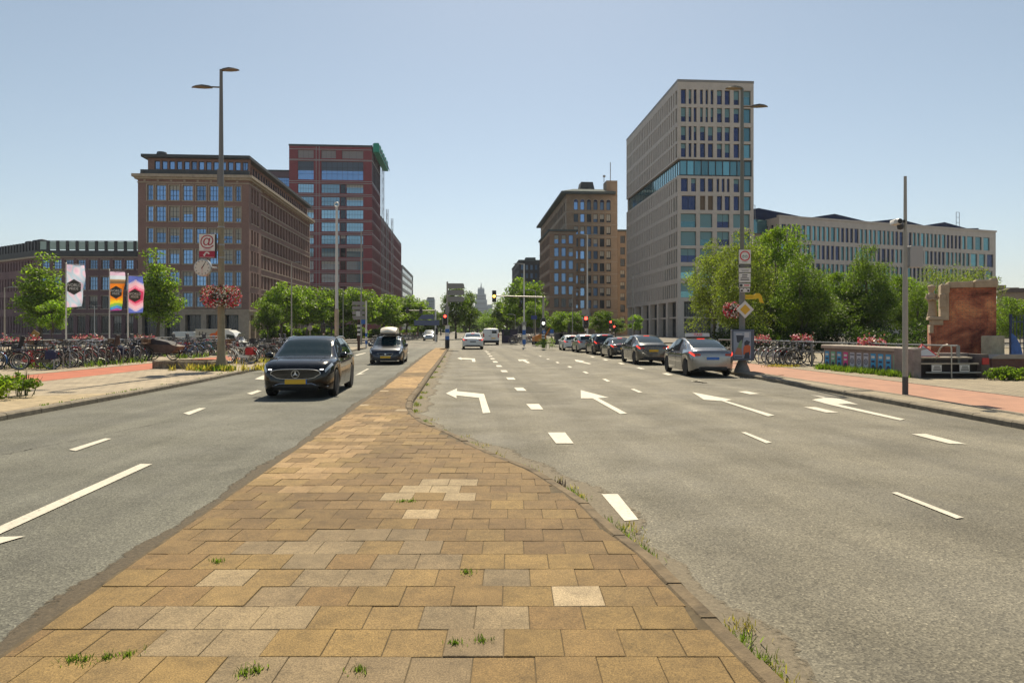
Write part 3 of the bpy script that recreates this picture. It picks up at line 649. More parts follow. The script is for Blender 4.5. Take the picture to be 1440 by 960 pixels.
# ---- far towers down the avenue
FARB = mat('far_haze_blue', (.13,.17,.22), .35, .3, var=.1, vs=.1)  # blue of the distance haze put into the tower colour
b = Bld('far_tower', 'small pale blue tower block far down the avenue left of the trees', (PX(599.5,900),900), 0)
b.wall((0,0), 0, 10.5, 0, 42, [(.8+i*2.4,2.6+i*2.4,3+k*3.4,5.6+k*3.4,'g',0) for i in range(4) for k in range(11)], .3, 'wall', FARB)
mb = b.mb('wall', FARB); mb.box(0,.2,.02,10,0,42); mb.box(10.3,10.5,.02,10,0,42); mb = b.mb('roof', ROOFD); mb.box(1,9.5,1,9,42,44); b.finish(44)
Y = 1600; s = Y/FX
b = Bld('stepped_tower', 'hazy blue stepped skyscraper with a spire at the end of the avenue', (PX(676,Y),Y), 0)
mb = b.mb('wall', FARB)
for hw, y in ((11.5,452),(10.5,430),(8.5,421),(7,413),(4.8,405.5)): mb.box(-hw*s,hw*s,-hw*s*.6+20,hw*s*.6+20,0,PZ(y,Y))
mb.box(9*s,16*s,10,40,0,PZ(428,Y)); mb.box(-17*s,-10*s,10,40,0,PZ(447,Y))
bd = b.mb('window_bands', GL_DARK)
for k in range(26):
    for hw, y in ((10.5,430),(8.5,421),(7,413)):
        z = 4+k*4
        if z < PZ(y,Y)-4: bd.box(-hw*s*.95,hw*s*.95,-hw*s*.6+19.5,-hw*s*.6+20.1,z,z+2)
mb = b.mb('spire', STEEL); mb.tube([(0,20,PZ(406,Y)),(0,20,PZ(396,Y))],[2.0,.4],8); mb = b.mb('crown_fins', FARB)
for q in range(-3,4): mb.box(q*2.0-.4,q*2.0+.4,14,26,PZ(406,Y),PZ(403.5,Y))
b.finish()
# ---- dark block, brown stepped block and its neighbour on the right
DKB = brickmat('brick_black', (.05,.052,.06), (.04,.042,.05), (.04,.04,.045))
b = Bld('dark_block', 'dark slate office block just left of the brown stepped block', (PX(730,270),270), ROAD)
b.wall((0,0), 0, 10, 0, 28.7, [(.7+i*1.85,1.8+i*1.85,25.2-3.3*k,27.3-3.3*k,'h',0) for i in range(5) for k in range(7)], .3, 'wall', DKB)
b.wall((0,40), -90, 40, 0, 28.7, [(1+i*2.4,2.4+i*2.4,25.2-3.3*k,27.3-3.3*k,'hd',0) for i in range(16) for k in range(7)], .3, 'wall', DKB)
mb = b.mb('roof', ROOFG); mb.box(-.2,10,-.2,40,28.7,29.2); mb.box(3,7,4,9,29.2,30.6); b.finish(60)
BR_H = brickmat('brick_brown', (.37,.27,.19), (.31,.22,.15), (.25,.2,.15)); BR_H2 = brickmat('brick_rust', (.37,.23,.155), (.31,.19,.125), (.26,.2,.15)); BAND = mat('stone_band', (.37,.31,.24), .85, var=.15)
b = Bld('brown_block', 'brown brick stepped office block with arched top windows and overhanging roof', (PX(796.5,190),190), ROAD)
cols = [2.06+1.84*i for i in range(6)]
ops = []
for k in range(9):
    zb = 33.9-3.43*k
    for i, u in enumerate(cols): ops.append((u,u+1.25,zb-2.3,zb,'h' if (i < 4 and b.r.random() < .7) else 'hd',b.r.choice([0,0,.6]) if i < 5 else .8))
top = [(u,u+1.2,35.0,37.3,'h',0) for u in cols[:6]]
b.wall((0,0), 0, 14.4, 0, 39.3, ops+top, .3, 'wall', BR_H)
b.wall((0,64), -90, 64, 0, 39.3, [(1.2+i*3.2,3.2+i*3.2,33.9-3.43*k-2.3,33.9-3.43*k,'hd',0) for k in range(9) for i in range(19)]+[(1+i*3.2,3.4+i*3.2,35,37.6,'hd',0) for i in range(19)], .3, 'wall', BR_H)
mb = b.mb('wall', BR_H); mb.box(14.1,14.4,.02,64,0,39.3); mb.box(11.2,14.3,-.4,4,39.3,43.2)
mb = b.mb('stone_bands', BAND)
for k in range(11):
    z = 34.25-3.43*k
    if z > 1: mb.box(-.08,14.45,-.06,-.002,z,z+.2); mb.box(-.08,-.002,.0,64,z,z+.2)
for u in cols:                                                   # round heads over the top windows
    for q in range(8):
        a0, a1 = math.pi*q/8, math.pi*(q+1)/8; c = u+.6
        mb.poly([(c+.6*math.cos(a0),-.02,37.3+.6*math.sin(a0)),(c+.8*math.cos(a0),-.02,37.3+.8*math.sin(a0)),(c+.8*math.cos(a1),-.02,37.3+.8*math.sin(a1)),(c+.6*math.cos(a1),-.02,37.3+.6*math.sin(a1))])
hd = b.mb('window_head', GL_NAVY)
for u in cols: hd.poly([(u+.6+.6*math.cos(math.pi*q/10),-.012,37.3+.6*math.sin(math.pi*q/10)) for q in range(11)])
mb = b.mb('roof', ROOFG)
ev = [(-1.6,-1.6),(13.6,-1.6),(13.6,64),(-1.6,64)]; ri = [(2.5,3),(11,3),(11,62),(2.5,62)]
lo = [mb.P((x,y,39.3)) for x,y in ev]; mi_ = [mb.P((x,y,39.9)) for x,y in ev]; hi = [mb.P((x,y,41.4)) for x,y in ri]
mb.fa(lo[::-1]); mb.fa(hi)
for A_, B_ in ((lo,mi_),(mi_,hi)):
    for n in range(4): mb.fa([A_[n],A_[(n+1)%4],B_[(n+1)%4],B_[n]])
mb = b.mb('roof_house', ROOFD); mb.box(4.6,9.0,5,10,41.4,44.0,tx=.5,ty=.5); mb = b.mb('antenna', STEEL); mb.tube([(12.6,1,43.2),(12.6,1,48.6)],.12,6); mb.tube([(11.0,2,43.2),(11.0,2,45.2)],.1,6); mb.box(10.7,11.4,1.9,2.1,44.6,45.2)
# the lower wing towards the avenue
ops = [(1.25+1.95*i,2.5+1.95*i,27.0-3.4*k-2.35,27.0-3.4*k,'h' if k < 5 else 'hd',b.r.choice([0,0,.5])) for k in range(8) for i in range(3)]
b.wall((-5.6,-7), 0, 7.2, 0, 27.9, ops, .3, 'wing_wall', BR_H2)
b.wall((-5.6,17), -90, 24, 0, 27.9, [(.8+i*2.9,3.0+i*2.9,27.0-3.4*k-2.35,27.0-3.4*k,'hd',0) for k in range(8) for i in range(8)], .25, 'wing_wall', BR_H2)
mb = b.mb('wing_wall', BR_H2); mb.box(1.3,1.6,-6.98,-.02,0,27.9)
mb = b.mb('stone_bands', BAND)
for k in range(8):
    z = 27.35-3.4*k; mb.box(-5.68,1.65,-7.06,-7.002,z,z+.2); mb.box(-5.68,-5.602,-7,17,z,z+.2)
mb = b.mb('roof', ROOFG); mb.box(-6.0,2.0,-7.4,17,27.9,28.4)
b.finish()
b = Bld('brown_annex', 'narrow brown brick building squeezed between the stepped block and the pale stone tower', (PX(868.5,202),202), ROAD)
b.wall((0,0), 0, 8.5, 0, 30.7, [(.8+i*2.4,2.2+i*2.4,27.2-3.4*k,29.4-3.4*k,'hd',b.r.choice([0,.5])) for i in range(3) for k in range(8)], .3, 'wall', BR_H)
b.wall((0,15), -90, 15, 0, 30.7, [(1+i*2.8,3+i*2.8,24.2-3.4*k,26.4-3.4*k,'hd',0) for i in range(5) for k in range(8)], .3, 'wall', BR_H)
mb = b.mb('roof', ROOFG); mb.box(-.3,8.6,-.4,15,30.7,31.2); b.finish(70)
# ---- pale stone tower
STONE = mat('pale_stone', (.57,.495,.43), .75, var=.10, vs=.7); k = NT(STONE)
b = Bld('stone_tower', 'tall pale stone office tower with teal glass, a glazed band and slim vertical windows', (PX(953,139),139), ROAD)
r_ = b.r
A1 = [(.68,1.74),(2.28,2.88),(3.34,3.94),(4.66,5.27),(5.81,6.35),(6.87,7.47),(8.2,9.28),(9.82,10.94),(11.7,12.9),(13.66,15.3)]
A3 = [(.68,1.74),(2.28,2.88),(3.34,3.94),(4.66,5.75),(6.32,7.41),(8.2,9.28),(9.82,10.94),(11.7,12.9),(13.66,15.3)]
A5 = [(.68,2.13),(2.79,3.85),(4.66,5.75),(6.32,7.41),(8.13,8.68),(9.2,9.8),(10.3,10.85),(11.7,12.9),(13.66,15.3)]
A6 = [(.83,3.79),(4.66,5.75),(6.32,7.41),(8.2,9.28),(9.82,10.94),(11.7,12.9),(13.66,15.3)]
A7 = [(.63,3.85),(4.65,7.25),(8.2,10.8),(11.6,15.1)]
RW = [(47.63,50.6,A1),(43.98,46.95,A1),(40.2,43.1,A3),(36.8,39.65,A3),(29.8,32.5,A5),(26.05,28.96,A6),(22.5,25.3,A7),(18.8,21.7,A7),(15.4,18.2,A7),(12.1,14.6,A7),(8.2,11.1,A7)]
def front_ops(z0, z1):
    o = []
    for za, zb, cs in RW:
        if za < z0 or zb > z1: continue
        for i, (a, c) in enumerate(cs):
            st = 'tn' if c-a < 2 else 'tw'; blv = r_.choice([0,0,0,.35,.6])
            if cs is A6 and i in (1,2): st, blv = 'tp', 0
            if a > 13 or (cs is A7 and r_.random() < .6): st, blv = 't', r_.choice([0,.4])
            if cs is A7: blv = r_.choice([.55,.95,.95,.5])
            o.append((a,c,za,zb,st,blv))
    return o
b.wall((0,0), 0, 15.9, 36.4, 52.1, front_ops(36.4,52.1), .45, 'wall', STONE)
b.wall((0,0), 0, 15.9, 7.4, 33.0, front_ops(7.4,33), .45, 'wall', STONE)
LD = 44.0
b.wall((.5,.5), 0, 15.2, 33.0, 36.4, [(.15+i*1.5,1.55+i*1.5,33.3,36.2,'t',0) for i in range(10)], .1, 'glazed_band', FR_DARK)
b.wall((.5,LD), -90, LD-.5, 33.0, 36.4, [(.1+i*1.5,1.5+i*1.5,33.3,36.2,'t',0) for i in range(29)], .1, 'glazed_band', FR_DARK)
def side_ops(z0, z1):
    o = []
    for k, (za, zb, cs) in enumerate(RW):
        if za < z0 or zb > z1: continue
        for i in range(28):
            u = .8+i*1.545; near = i > 27-max(0,k-4)-1
            o.append((u,u+(1.0 if near else .72),za,zb,'t' if near or i < 4+k%3 else 'kn',0))
    return o
b.wall((0,LD), -90, LD, 36.4, 52.1, side_ops(36.4,52.1), .32, 'wall', STONE)
b.wall((0,LD), -90, LD, 7.4, 33.0, side_ops(7.4,33), .32, 'wall', STONE)
# two storey base: stone piers in front of glass
mb = b.mb('wall', STONE)
for x in (0.0,7.3,14.6): mb.box(x,x+1.3,0,1.2,0,7.4)
for i in range(1,7): mb.box(0,1.1,i*6.9,i*6.9+1.3,0,7.4)
mb.box(15.6,15.9,.05,LD,0,52.1); mb.box(.3,15.6,LD-.3,LD,0,52.1); mb.box(0,15.9,0,LD,32.7,33.0) if False else None
mb.poly([(0,0,7.4),(15.9,0,7.4),(15.9,LD,7.4),(0,LD,7.4)]); mb.poly([(0,0,33.0),(15.9,0,33.0),(15.9,LD,33.0),(0,LD,33.0)]); mb.poly([(0,0,36.4),(15.9,0,36.4),(15.9,LD,36.4),(0,LD,36.4)])
mb.box(1.3,7.3,.5,.8,3.95,4.3); mb.box(8.6,14.6,.5,.8,3.95,4.3)
for i in range(6): mb.box(.45,.75,i*6.9+1.3,i*6.9+6.9,3.95,4.3)
b.wall((1.2,1.6), 0, 14.5, 0, 7.35, [(.2+i*2.05,2.1+i*2.05,.2,7.1,'g',0) for i in range(7)], .1, 'shopfront', FR_DARK)
b.wall((1.4,LD-.5), -90, LD-2, 0, 7.35, [(.3+i*2.35,2.5+i*2.35,.2,7.1,'g',0) for i in range(17)], .1, 'shopfront', FR_DARK)
mb = b.mb('parapet', mat('parapet_metal', (.26,.24,.22), .5)); mb.box(-.05,15.95,-.05,LD+.05,52.1,52.6)
b.finish()
# ---- long stone office with folded navy roof on the right
b = Bld('long_office', 'long low stone office with a folded navy roof above the right trees', (PX(1095.5,170),170), R(20.3))
ops = []
for j, (za, zb) in enumerate([(24.3,28.0),(19.6,23.2),(14.9,18.5),(10.2,13.8)]):
    u = .8; i = 0
    while u < 75:
        wdt = 1.0 if (i*7+j*3)%5 else 1.35
        if u > 66: wdt = 2.6
        ops.append((u,u+wdt,za,zb,'k' if (i//4+j)%3 else 'kn',0)); u += wdt+(.52 if u < 66 else .7); i += 1
b.wall((0,0), 0, 78, 0, 29.7, ops, .3, 'wall', STONE)
b.wall((0,22), -90, 22, 0, 29.7, [(1+i*2,2+i*2,za,zb,'kn',0) for za,zb in ((24.3,28),(19.6,23.2)) for i in range(10)], .4, 'wall', STONE)
mb = b.mb('wall', STONE); mb.box(77.7,78,.02,22,0,29.7); mb.box(-.2,78.2,-.2,.6,29.7,30.15)
NAVY = mat('roof_navy', (.016,.026,.07), .95, var=.2, vs=.3, spec=.03); mb = b.mb('folded_roof', NAVY)
xs = [-17,-2,14,23,35,46,56,64,73,78]; zz = [29.6,32.6,31.0,32.6,31.1,32.6,31.2,32.6,31.3,31.6]
f_ = [mb.P((x,5+.0*x,z)) for x,z in zip(xs,zz)]; bk = [mb.P((x,26,z)) for x,z in zip(xs,zz)]; lo = [mb.P((x,5,29.4)) for x in xs]
for i in range(9): mb.fa([f_[i],f_[i+1],bk[i+1],bk[i]]); mb.fa([lo[i],lo[i+1],f_[i+1],f_[i]])
mb = b.mb('roof_glazing', GL_TEAL); mb.box(-16,-.3,4,5,26,29.4)
mb = b.mb('roof_railing', STEEL)
for x in (-16,-12,-8,-4): mb.tube([(x,4,29.4),(x,4,33)],.08,5)
mb.tube([(-16,4,32.9),(-4,4,33.0)],.08,5)
for x in (70,71.3): mb.tube([(x,6,30),(x,6,36)],.08,5)
for z in (33,34.5,36): mb.tube([(70,6,z),(71.3,6,z)],.07,5)
mb = b.mb('side_block', STONE); mb.box(-18,-.21,5,22,0,26)
b.finish()
b = Bld('low_brick_row', 'low brown roofed row of houses at the far right edge', (PX(1402,120),120), R(-10))
b.wall((0,0), 0, 16, 0, 8.2, [(1+i*2.4,2.2+i*2.4,z,z+1.7,'hd',0) for i in range(6) for z in (1.2,4.8)], .2, 'wall', BR_H)
mb = b.mb('roof', mat('roof_brown', (.12,.085,.07), .8)); mb.prism_y([(-.5,8.2),(16.5,8.2),(14,8.9),(2,8.9)],-.4,8); mb = b.mb('chimney', BR_H); mb.box(1.0,2.4,2,3.2,8.6,9.6); mb.box(3.0,5.0,3,4,8.6,9.2); b.finish()
# ================================================================ trees
def leafmat(name, c1, c2, c3):
    m = bpy.data.materials.new(name); m.use_nodes = True; nt = m.node_tree; p = nt.nodes['Principled BSDF']; out = nt.nodes['Material Output']; k = NT(m)
    tc = k.n('ShaderNodeTexCoord'); geo = k.n('ShaderNodeNewGeometry')
    n = k.noise(tc.outputs['Object'], .9, 4, .7)
    c = k.ramp(n, [(.3,c1),(.5,c2),(.7,c3)]); c = k.mixc(1, c, k.ramp(geo.outputs['Random Per Island'], [(0,(.5,)*3),(.6,(1.0,)*3),(1,(1.7,)*3)]), 'MULTIPLY')  # leaf tones vary at random, contrast raised to colour in lit spots
    k.l(c, p.inputs['Base Color']); p.inputs['Roughness'].default_value = .5; p.inputs['Specular IOR Level'].default_value = .35
    tr = k.n('ShaderNodeBsdfTranslucent'); c2_ = k.mixc(1, c, (1.5,1.75,.6), 'MULTIPLY'); k.l(c2_, tr.inputs[0])
    mx = k.n('ShaderNodeMixShader'); mx.inputs[0].default_value = .5; k.l(p.outputs[0], mx.inputs[1]); k.l(tr.outputs[0], mx.inputs[2]); k.l(mx.outputs[0], out.inputs[0]); return m
LF = {'fresh':leafmat('leaf_fresh', (.075,.12,.018), (.14,.205,.028), (.225,.27,.036)), 'deep':leafmat('leaf_deep', (.05,.082,.018), (.095,.14,.024), (.175,.215,.035)),
      'olive':leafmat('leaf_olive', (.10,.12,.03), (.155,.185,.042), (.23,.25,.06)), 'shade':leafmat('leaf_shaded', (.022,.038,.012), (.035,.058,.015), (.06,.09,.02)), 'lime':leafmat('leaf_lime', (.12,.19,.025), (.16,.24,.03), (.2,.28,.035))}
BARK = mat('bark', (.10,.08,.06), .9, var=.35, vs=6, bump=.5, bs=30)
def make_crown(seed, W, Ht, ncl, nleaf, leaf, shape='round', droop=.0):
    r = random.Random(seed); mb = MB(); cl = []
    for _ in range(ncl):                                   # leaf clumps on boughs: mostly in the outer shell, uneven
        for _t in range(60):
            u, v, z = r.uniform(-1,1), r.uniform(-1,1), r.uniform(-1,1)
            d = math.sqrt(u*u+v*v+z*z)
            if not .35 < d < 1: continue
            if shape == 'cone' and math.hypot(u,v) > .95-.6*(z*.5+.5): continue
            if shape == 'round' and z < -.75: continue
            break
        cl.append((u*W/2*.86, v*W/2*.86, Ht/2+z*Ht/2*.88, r.uniform(.55,1.15)))
    per = nleaf//ncl
    for cx, cy, cz, q in cl:
        rad = q*max(W,Ht)*.132
        for _ in range(int(per*q)):
            a, b2 = r.uniform(0,2*math.pi), math.acos(r.uniform(-1,1)); d = rad*r.random()**.42
            p = Vector((cx+d*math.sin(b2)*math.cos(a)*1.15, cy+d*math.sin(b2)*math.sin(a)*1.15, cz+d*math.cos(b2)*.75-droop*d*d))
            s = leaf*r.uniform(.6,1.3); n = Vector((r.gauss(0,1),r.gauss(0,1),r.gauss(.5,1))).normalized(); t = n.cross(Vector((r.gauss(0,1),r.gauss(0,1),r.gauss(0,1)-droop*3))); 
            if t.length < 1e-3: continue
            t.normalize(); bb = n.cross(t)
            ang = r.uniform(-.25,.25)
            mb.poly([p-t*s*.5, p+bb*s*.27+n*s*ang*.2, p+t*s*.5, p-bb*s*.27+n*s*ang*.2])
    return mb, cl
def make_trunk(seed, Ht, base, cl, rad):
    r = random.Random(seed); mb = MB(); top = base+Ht*.6
    n = 5; pts = [(r.uniform(-.06,.06)*i, r.uniform(-.06,.06)*i, top*i/n) for i in range(n+1)]
    mb.tube(pts, [rad*(1.25 if i == 0 else 1-.75*i/n) for i in range(n+1)], 8)
    for cx, cy, cz, q in r.sample(cl, min(12, len(cl))):
        z0 = min(base+r.uniform(.05,.5)*Ht*.8, top*.95); i = min(int(z0/top*n), n-1); o = Vector(pts[i]).lerp(Vector(pts[i+1]), z0/top*n-i)
        e = Vector((cx,cy,base+cz)); m = o.lerp(e, .5)+Vector((r.uniform(-.2,.2),r.uniform(-.2,.2),.25))
        mb.tube([o,m,e], [rad*.42,rad*.24,rad*.06], 6)
    return mb
TP = {}
def tree_proto(key, seed, W, Ht, base, ncl, nleaf, leaf, rad, lm, shape='round', droop=0.0):
    c, cl = make_crown(seed, W, Ht, ncl, nleaf, leaf, shape, droop)
    TP[key] = (c.mesh('crown', LF[lm]), make_trunk(seed, Ht, base, cl, rad).mesh('trunk', BARK, True), base, W, Ht)
tree_proto('street', 1, 5, 6.0, 1.3, 60, 9500, .26, .14, 'fresh'); tree_proto('street2', 2, 5, 6.0, 1.2, 58, 9500, .26, .14, 'fresh'); tree_proto('street3', 5, 5, 5.8, 1.2, 56, 9000, .25, .13, 'deep')
tree_proto('tall', 3, 4.2, 8, 1.8, 60, 9000, .27, .16, 'fresh', 'cone'); tree_proto('talldeep', 4, 4.4, 8, 1.5, 56, 8000, .3, .17, 'deep')
tree_proto('small', 6, 2.6, 3.4, 1.1, 22, 2600, .2, .06, 'lime'); tree_proto('bigdeep', 7, 6.4, 8.4, 1.0, 74, 22000, .19, .17, 'deep'); tree_proto('bigolive', 8, 6.4, 8.2, 1.0, 70, 21000, .17, .15, 'olive', 'round', .25)
tree_proto('bigfresh', 9, 6.2, 7.6, 1.1, 66, 19000, .2, .16, 'fresh'); tree_proto('thin', 10, 7, 6.6, 1.8, 38, 5200, .18, .13, 'olive'); tree_proto('lime', 12, 6, 7.6, 1.8, 46, 5600, .32, .15, 'lime')
def tree(name, key, px, Y, toppy, wpx, label, group, z0=.1, rz=0):
    cm, tm, base, W, Ht = TP[key]; h = PZ(toppy, Y)-z0; sz = h/(base+Ht); sx = (wpx/FX*Y)/(W*.94)
    t = thing(name, label, 'tree', (PX(px,Y),Y,z0), rz, group, (sx,sx,sz)); part('trunk', tm, t); part('crown', cm, t, (0,0,base)); return t
gL = 'trees along the left quay'
tree('street_tree','tall',57,72,350,72,'broad bright green tree left of the pale pink flag',gL,.0,.3); tree('young_tree','small',75,58,414,40,'small lime green young tree at the foot of the pink flag',gL,0,1)
tree('street_tree','tall',222,70,344,62,'bright green tree right of the flags before the brick office corner',gL,0,2.2)
gA = 'street trees along the avenue'
for i, (px, Y, tp, wp, key, lab) in enumerate([
    (376,79,420,40,'street3','small dark tree at the corner of the brick office, left end of the avenue row'),(417,110,402,56,'street3','dark tree filling the gap behind the slim grey lamp post'),(486,118,404,56,'street3','dark tree filling the gap behind the tall white flagpole'),(555,128,416,52,'street3','dark tree filling the gap behind the avenue row above the estate car'),(588,135,420,46,'street','tree at the right end of the left avenue row'),
    (608,240,446,40,'street3','far dark tree behind the sign gantry'),(632,260,447,36,'street3','far dark tree behind the median mast'),(655,300,448,36,'street3','far tree behind the white sedan'),(672,300,446,36,'street2','far tree under the stepped skyscraper'),(700,230,440,34,'street3','dark far tree left of the dark kiosk'),(722,200,436,34,'street3','dark far tree behind the dark kiosk'),(776,110,440,34,'street3','dark tree behind the orange excavator'),(866,120,446,30,'street3','dark small tree before the brown annex'),
    (396,84,394,66,'street','street tree before the brick office side wall, first of the left avenue row'),
    (432,90,399,66,'street2','street tree left of the tall white flagpole'),
    (466,96,401,64,'street3','dark street tree just behind the tall white flagpole'),
    (504,100,401,66,'street','street tree behind the grey direction boards'),
    (540,108,411,62,'street2','street tree above the car with the roof box'),
    (572,116,413,62,'street','street tree left of the dark sign gantry'),
    (598,150,430,40,'street3','far street tree under the small pale tower'),
    (641,118,397,34,'talldeep','slim dark tree right behind the median direction boards'),
    (660,126,407,28,'talldeep','slim dark tree just left of the stepped skyscraper'),
    (735,112,388,62,'street','tall leafy tree behind the signal arm mast'),
    (712,150,420,44,'street3','tree left of and behind the tree at the signal arm'),
    (752,104,422,40,'street2','tree at the corner of the brown brick wing'),
    (695,190,432,34,'lime','yellow green tree over the white van'),
    (684,260,444,30,'lime','farthest yellow green tree at the end of the avenue'),
    (620,190,436,34,'street3','far dark tree left of the median direction boards'),
    (790,92,436,34,'street2','small round tree before the brown block, left of three'),
    (812,88,435,36,'street','small round tree behind the queue of cars, middle of three'),
    (846,90,434,34,'street3','small round tree behind the queue of cars, right of three')]):
    tree('street_tree', key, px, Y, tp, wp, lab, gA, .1, i*1.3)
tree('young_tree','small',893,95,438,22,'thin lime sapling before the pale stone tower base',gA,.1)
gR = 'large trees beyond the right railing'
for i, (px, Y, tp, wp, key, lab) in enumerate([
    (1005,56,333,84,'bigolive','olive feathery tree covering the stone tower base'),
    (1045,50,318,86,'bigolive','tall olive tree right behind the sign post'),
    (1093,58,306,86,'bigfresh','tallest bright tree above the parked bicycles'),
    (1128,52,352,80,'bigdeep','dark green tree above the flowers on the right railing'),
    (1078,56,400,96,'bigdeep','low dark tree behind the yellow arrow sign'),
    (1176,60,374,66,'bigfresh','bright green tree above the row of posters'),
    (1220,58,341,66,'bigdeep','dark tree left of the camera pole'),
    (1268,62,378,66,'bigfresh','tree directly behind the camera pole box'),
    (1210,58,404,90,'bigdeep','low dark tree behind the poster wall'),
    (1292,56,400,56,'bigdeep','low dark tree left of the brick monument'),
    (1322,80,358,72,'thin','thin leafed tree behind the monument statue'),
    (1370,86,361,76,'thin','thin leafed tree above the brick monument cap'),
    (1150,57,410,90,'bigdeep','bushy dark tree low behind the flower boxes'),
    (1424,60,412,60,'bigfresh','bright tree at the right edge behind the blue fence'),
    (1396,66,424,46,'bigolive','olive tree just right of the brick monument')]):
    tree('canal_tree', key, px, Y, tp, wp, lab, gR, -.2, i*2.1)
# understorey by the water
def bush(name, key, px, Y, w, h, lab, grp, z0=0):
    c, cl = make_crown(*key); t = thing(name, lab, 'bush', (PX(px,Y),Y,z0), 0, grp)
    c.build('foliage', LF['shade'], t); mb = MB()  # shade under the trees put into a darker leaf colour
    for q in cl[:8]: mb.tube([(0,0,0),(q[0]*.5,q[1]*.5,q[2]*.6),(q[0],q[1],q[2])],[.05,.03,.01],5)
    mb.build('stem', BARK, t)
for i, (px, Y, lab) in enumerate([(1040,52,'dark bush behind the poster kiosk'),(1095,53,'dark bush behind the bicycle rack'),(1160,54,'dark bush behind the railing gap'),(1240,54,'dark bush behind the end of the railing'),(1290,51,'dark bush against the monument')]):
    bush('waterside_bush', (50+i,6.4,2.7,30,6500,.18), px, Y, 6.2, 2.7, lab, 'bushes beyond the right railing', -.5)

# the far end of the avenue reads as one mass of green
r = random.Random(44); mb = MB()
for _ in range(14000):
    x = r.uniform(-75,18); hh = 5.5+2.2*math.sin(x*.31)+1.5*math.sin(x*.83+1); n = Vector((r.gauss(0,1),r.gauss(-.5,1),r.gauss(.5,1))).normalized(); a = n.orthogonal().normalized(); c_ = n.cross(a); s = r.uniform(.35,.8); p = Vector((x+r.gauss(0,.4), 345+r.gauss(0,4), .2+hh*r.random()**.7))
    mb.poly([p-a*s,p+c_*s*.6,p+a*s,p-c_*s*.6])
tag(mb.build('far_treeline', LF['deep']), kind='stuff')
r = random.Random(45); mb = MB()
for _ in range(16000):
    side = r.random() < .5; f = r.random(); x, y = (lerp(-420,-112,f), lerp(150,235,f)) if side else (lerp(190,460,f), lerp(225,150,f)); hh = 8+2.5*math.sin(x*.13)+1.8*math.sin(x*.41); n = Vector((r.gauss(0,1),r.gauss(-.5,1),r.gauss(.5,1))).normalized(); a = n.orthogonal().normalized(); c_ = n.cross(a); s = r.uniform(.7,1.6); p = Vector((x+r.gauss(0,1),y+r.gauss(0,4),hh*r.random()**.7))
    mb.poly([p-a*s,p+c_*s*.6,p+a*s,p-c_*s*.6])
tag(mb.build('far_woods', LF['deep']), kind='stuff')
# ================================================================ vehicles
def paint(name, col, metal=.3, rough=.28): return mat(name, col, rough, metal, coat=.7)
P_BLACK = mat('paint_black', (.004,.005,.007), .15, 0, coat=.5, spec=.3); P_DBLUE = paint('paint_blue_grey', (.016,.022,.036), .4); P_SILVER = paint('paint_silver_grey', (.26,.262,.27), .85, .2); P_GREY = paint('paint_stone_grey', (.12,.12,.112), .75, .22)
P_WHITE = paint('paint_white', (.72,.72,.70), 0, .35); P_DARK = paint('paint_dark_grey', (.045,.045,.047), .6, .2); P_LSILV = paint('paint_light_silver', (.34,.35,.35), .7)
CGL = mat('car_glass', (.010,.024,.030), .03, .0, ior=1.5, spec=.35); PLAS = mat('black_plastic', (.012,.012,.013), .5); RUB = mat('tyre_rubber', (.016,.016,.017), .8); RIMM = mat('rim_alloy', (.5,.48,.45), .35, .35); RIMD = mat('rim_dark', (.06,.06,.065), .35, .7)
CHR = mat('chrome_trim', (.62,.62,.63), .18, 1.0); LAMPW = mat('headlamp_lens', (.55,.58,.6), .06, .3, coat=1); LAMPON = mat('headlamp_lit', (.9,.9,.85), .2, emit=(1,.97,.9), es=1.6); TAIL = mat('tail_lamp_red', (.42,.012,.015), .15, coat=1); TAILON = mat('brake_lamp_lit', (.6,.03,.02), .2, emit=(1,.06,.03), es=.9)
PLY = mat('plate_yellow', (.80,.47,.03), .5); PLB = mat('plate_blue', (.05,.17,.55), .5); PLW = mat('plate_white', (.6,.6,.6), .5)
SEAM = mat('panel_gap', (.006,.006,.006), .8)
def make_wheel(r, wdt, rim, spokes=5):
    t = MB(); t.lathe([(r*.66,-wdt/2),(r*.93,-wdt/2),(r*.985,-wdt*.36),(r,-wdt*.15),(r,wdt*.15),(r*.985,wdt*.36),(r*.93,wdt/2),(r*.66,wdt/2)], axis='y', n=28)
    q = MB(); q.lathe([(r*.62,-.02),(r*.70,-wdt*.46),(r*.64,-wdt*.47),(r*.60,-wdt*.30)], axis='y', n=24)
    q.disc((0,-wdt*.08,0), r*.64, 20, 'y', 1)
    for i in range(spokes):
        a = 2*math.pi*i/spokes
        for s in (-1,1):
            c, sn = math.cos(a+s*.16), math.sin(a+s*.16); c2, s2 = math.cos(a+s*.10), math.sin(a+s*.10); n = (-sn, c); wv = r*.06
            q.poly([(r*.12*c2-n[0]*wv,-wdt*.40,r*.12*s2-n[1]*wv),(r*.63*c-n[0]*wv,-wdt*.42,r*.63*sn-n[1]*wv),(r*.63*c+n[0]*wv,-wdt*.42,r*.63*sn+n[1]*wv),(r*.12*c2+n[0]*wv,-wdt*.40,r*.12*s2+n[1]*wv)])
    q.lathe([(r*.16,-wdt*.38),(r*.15,-wdt*.43),(.001,-wdt*.44)], axis='y', n=12)
    return t.mesh('tyre', RUB, True), q.mesh('rim', [rim, PLAS], True)
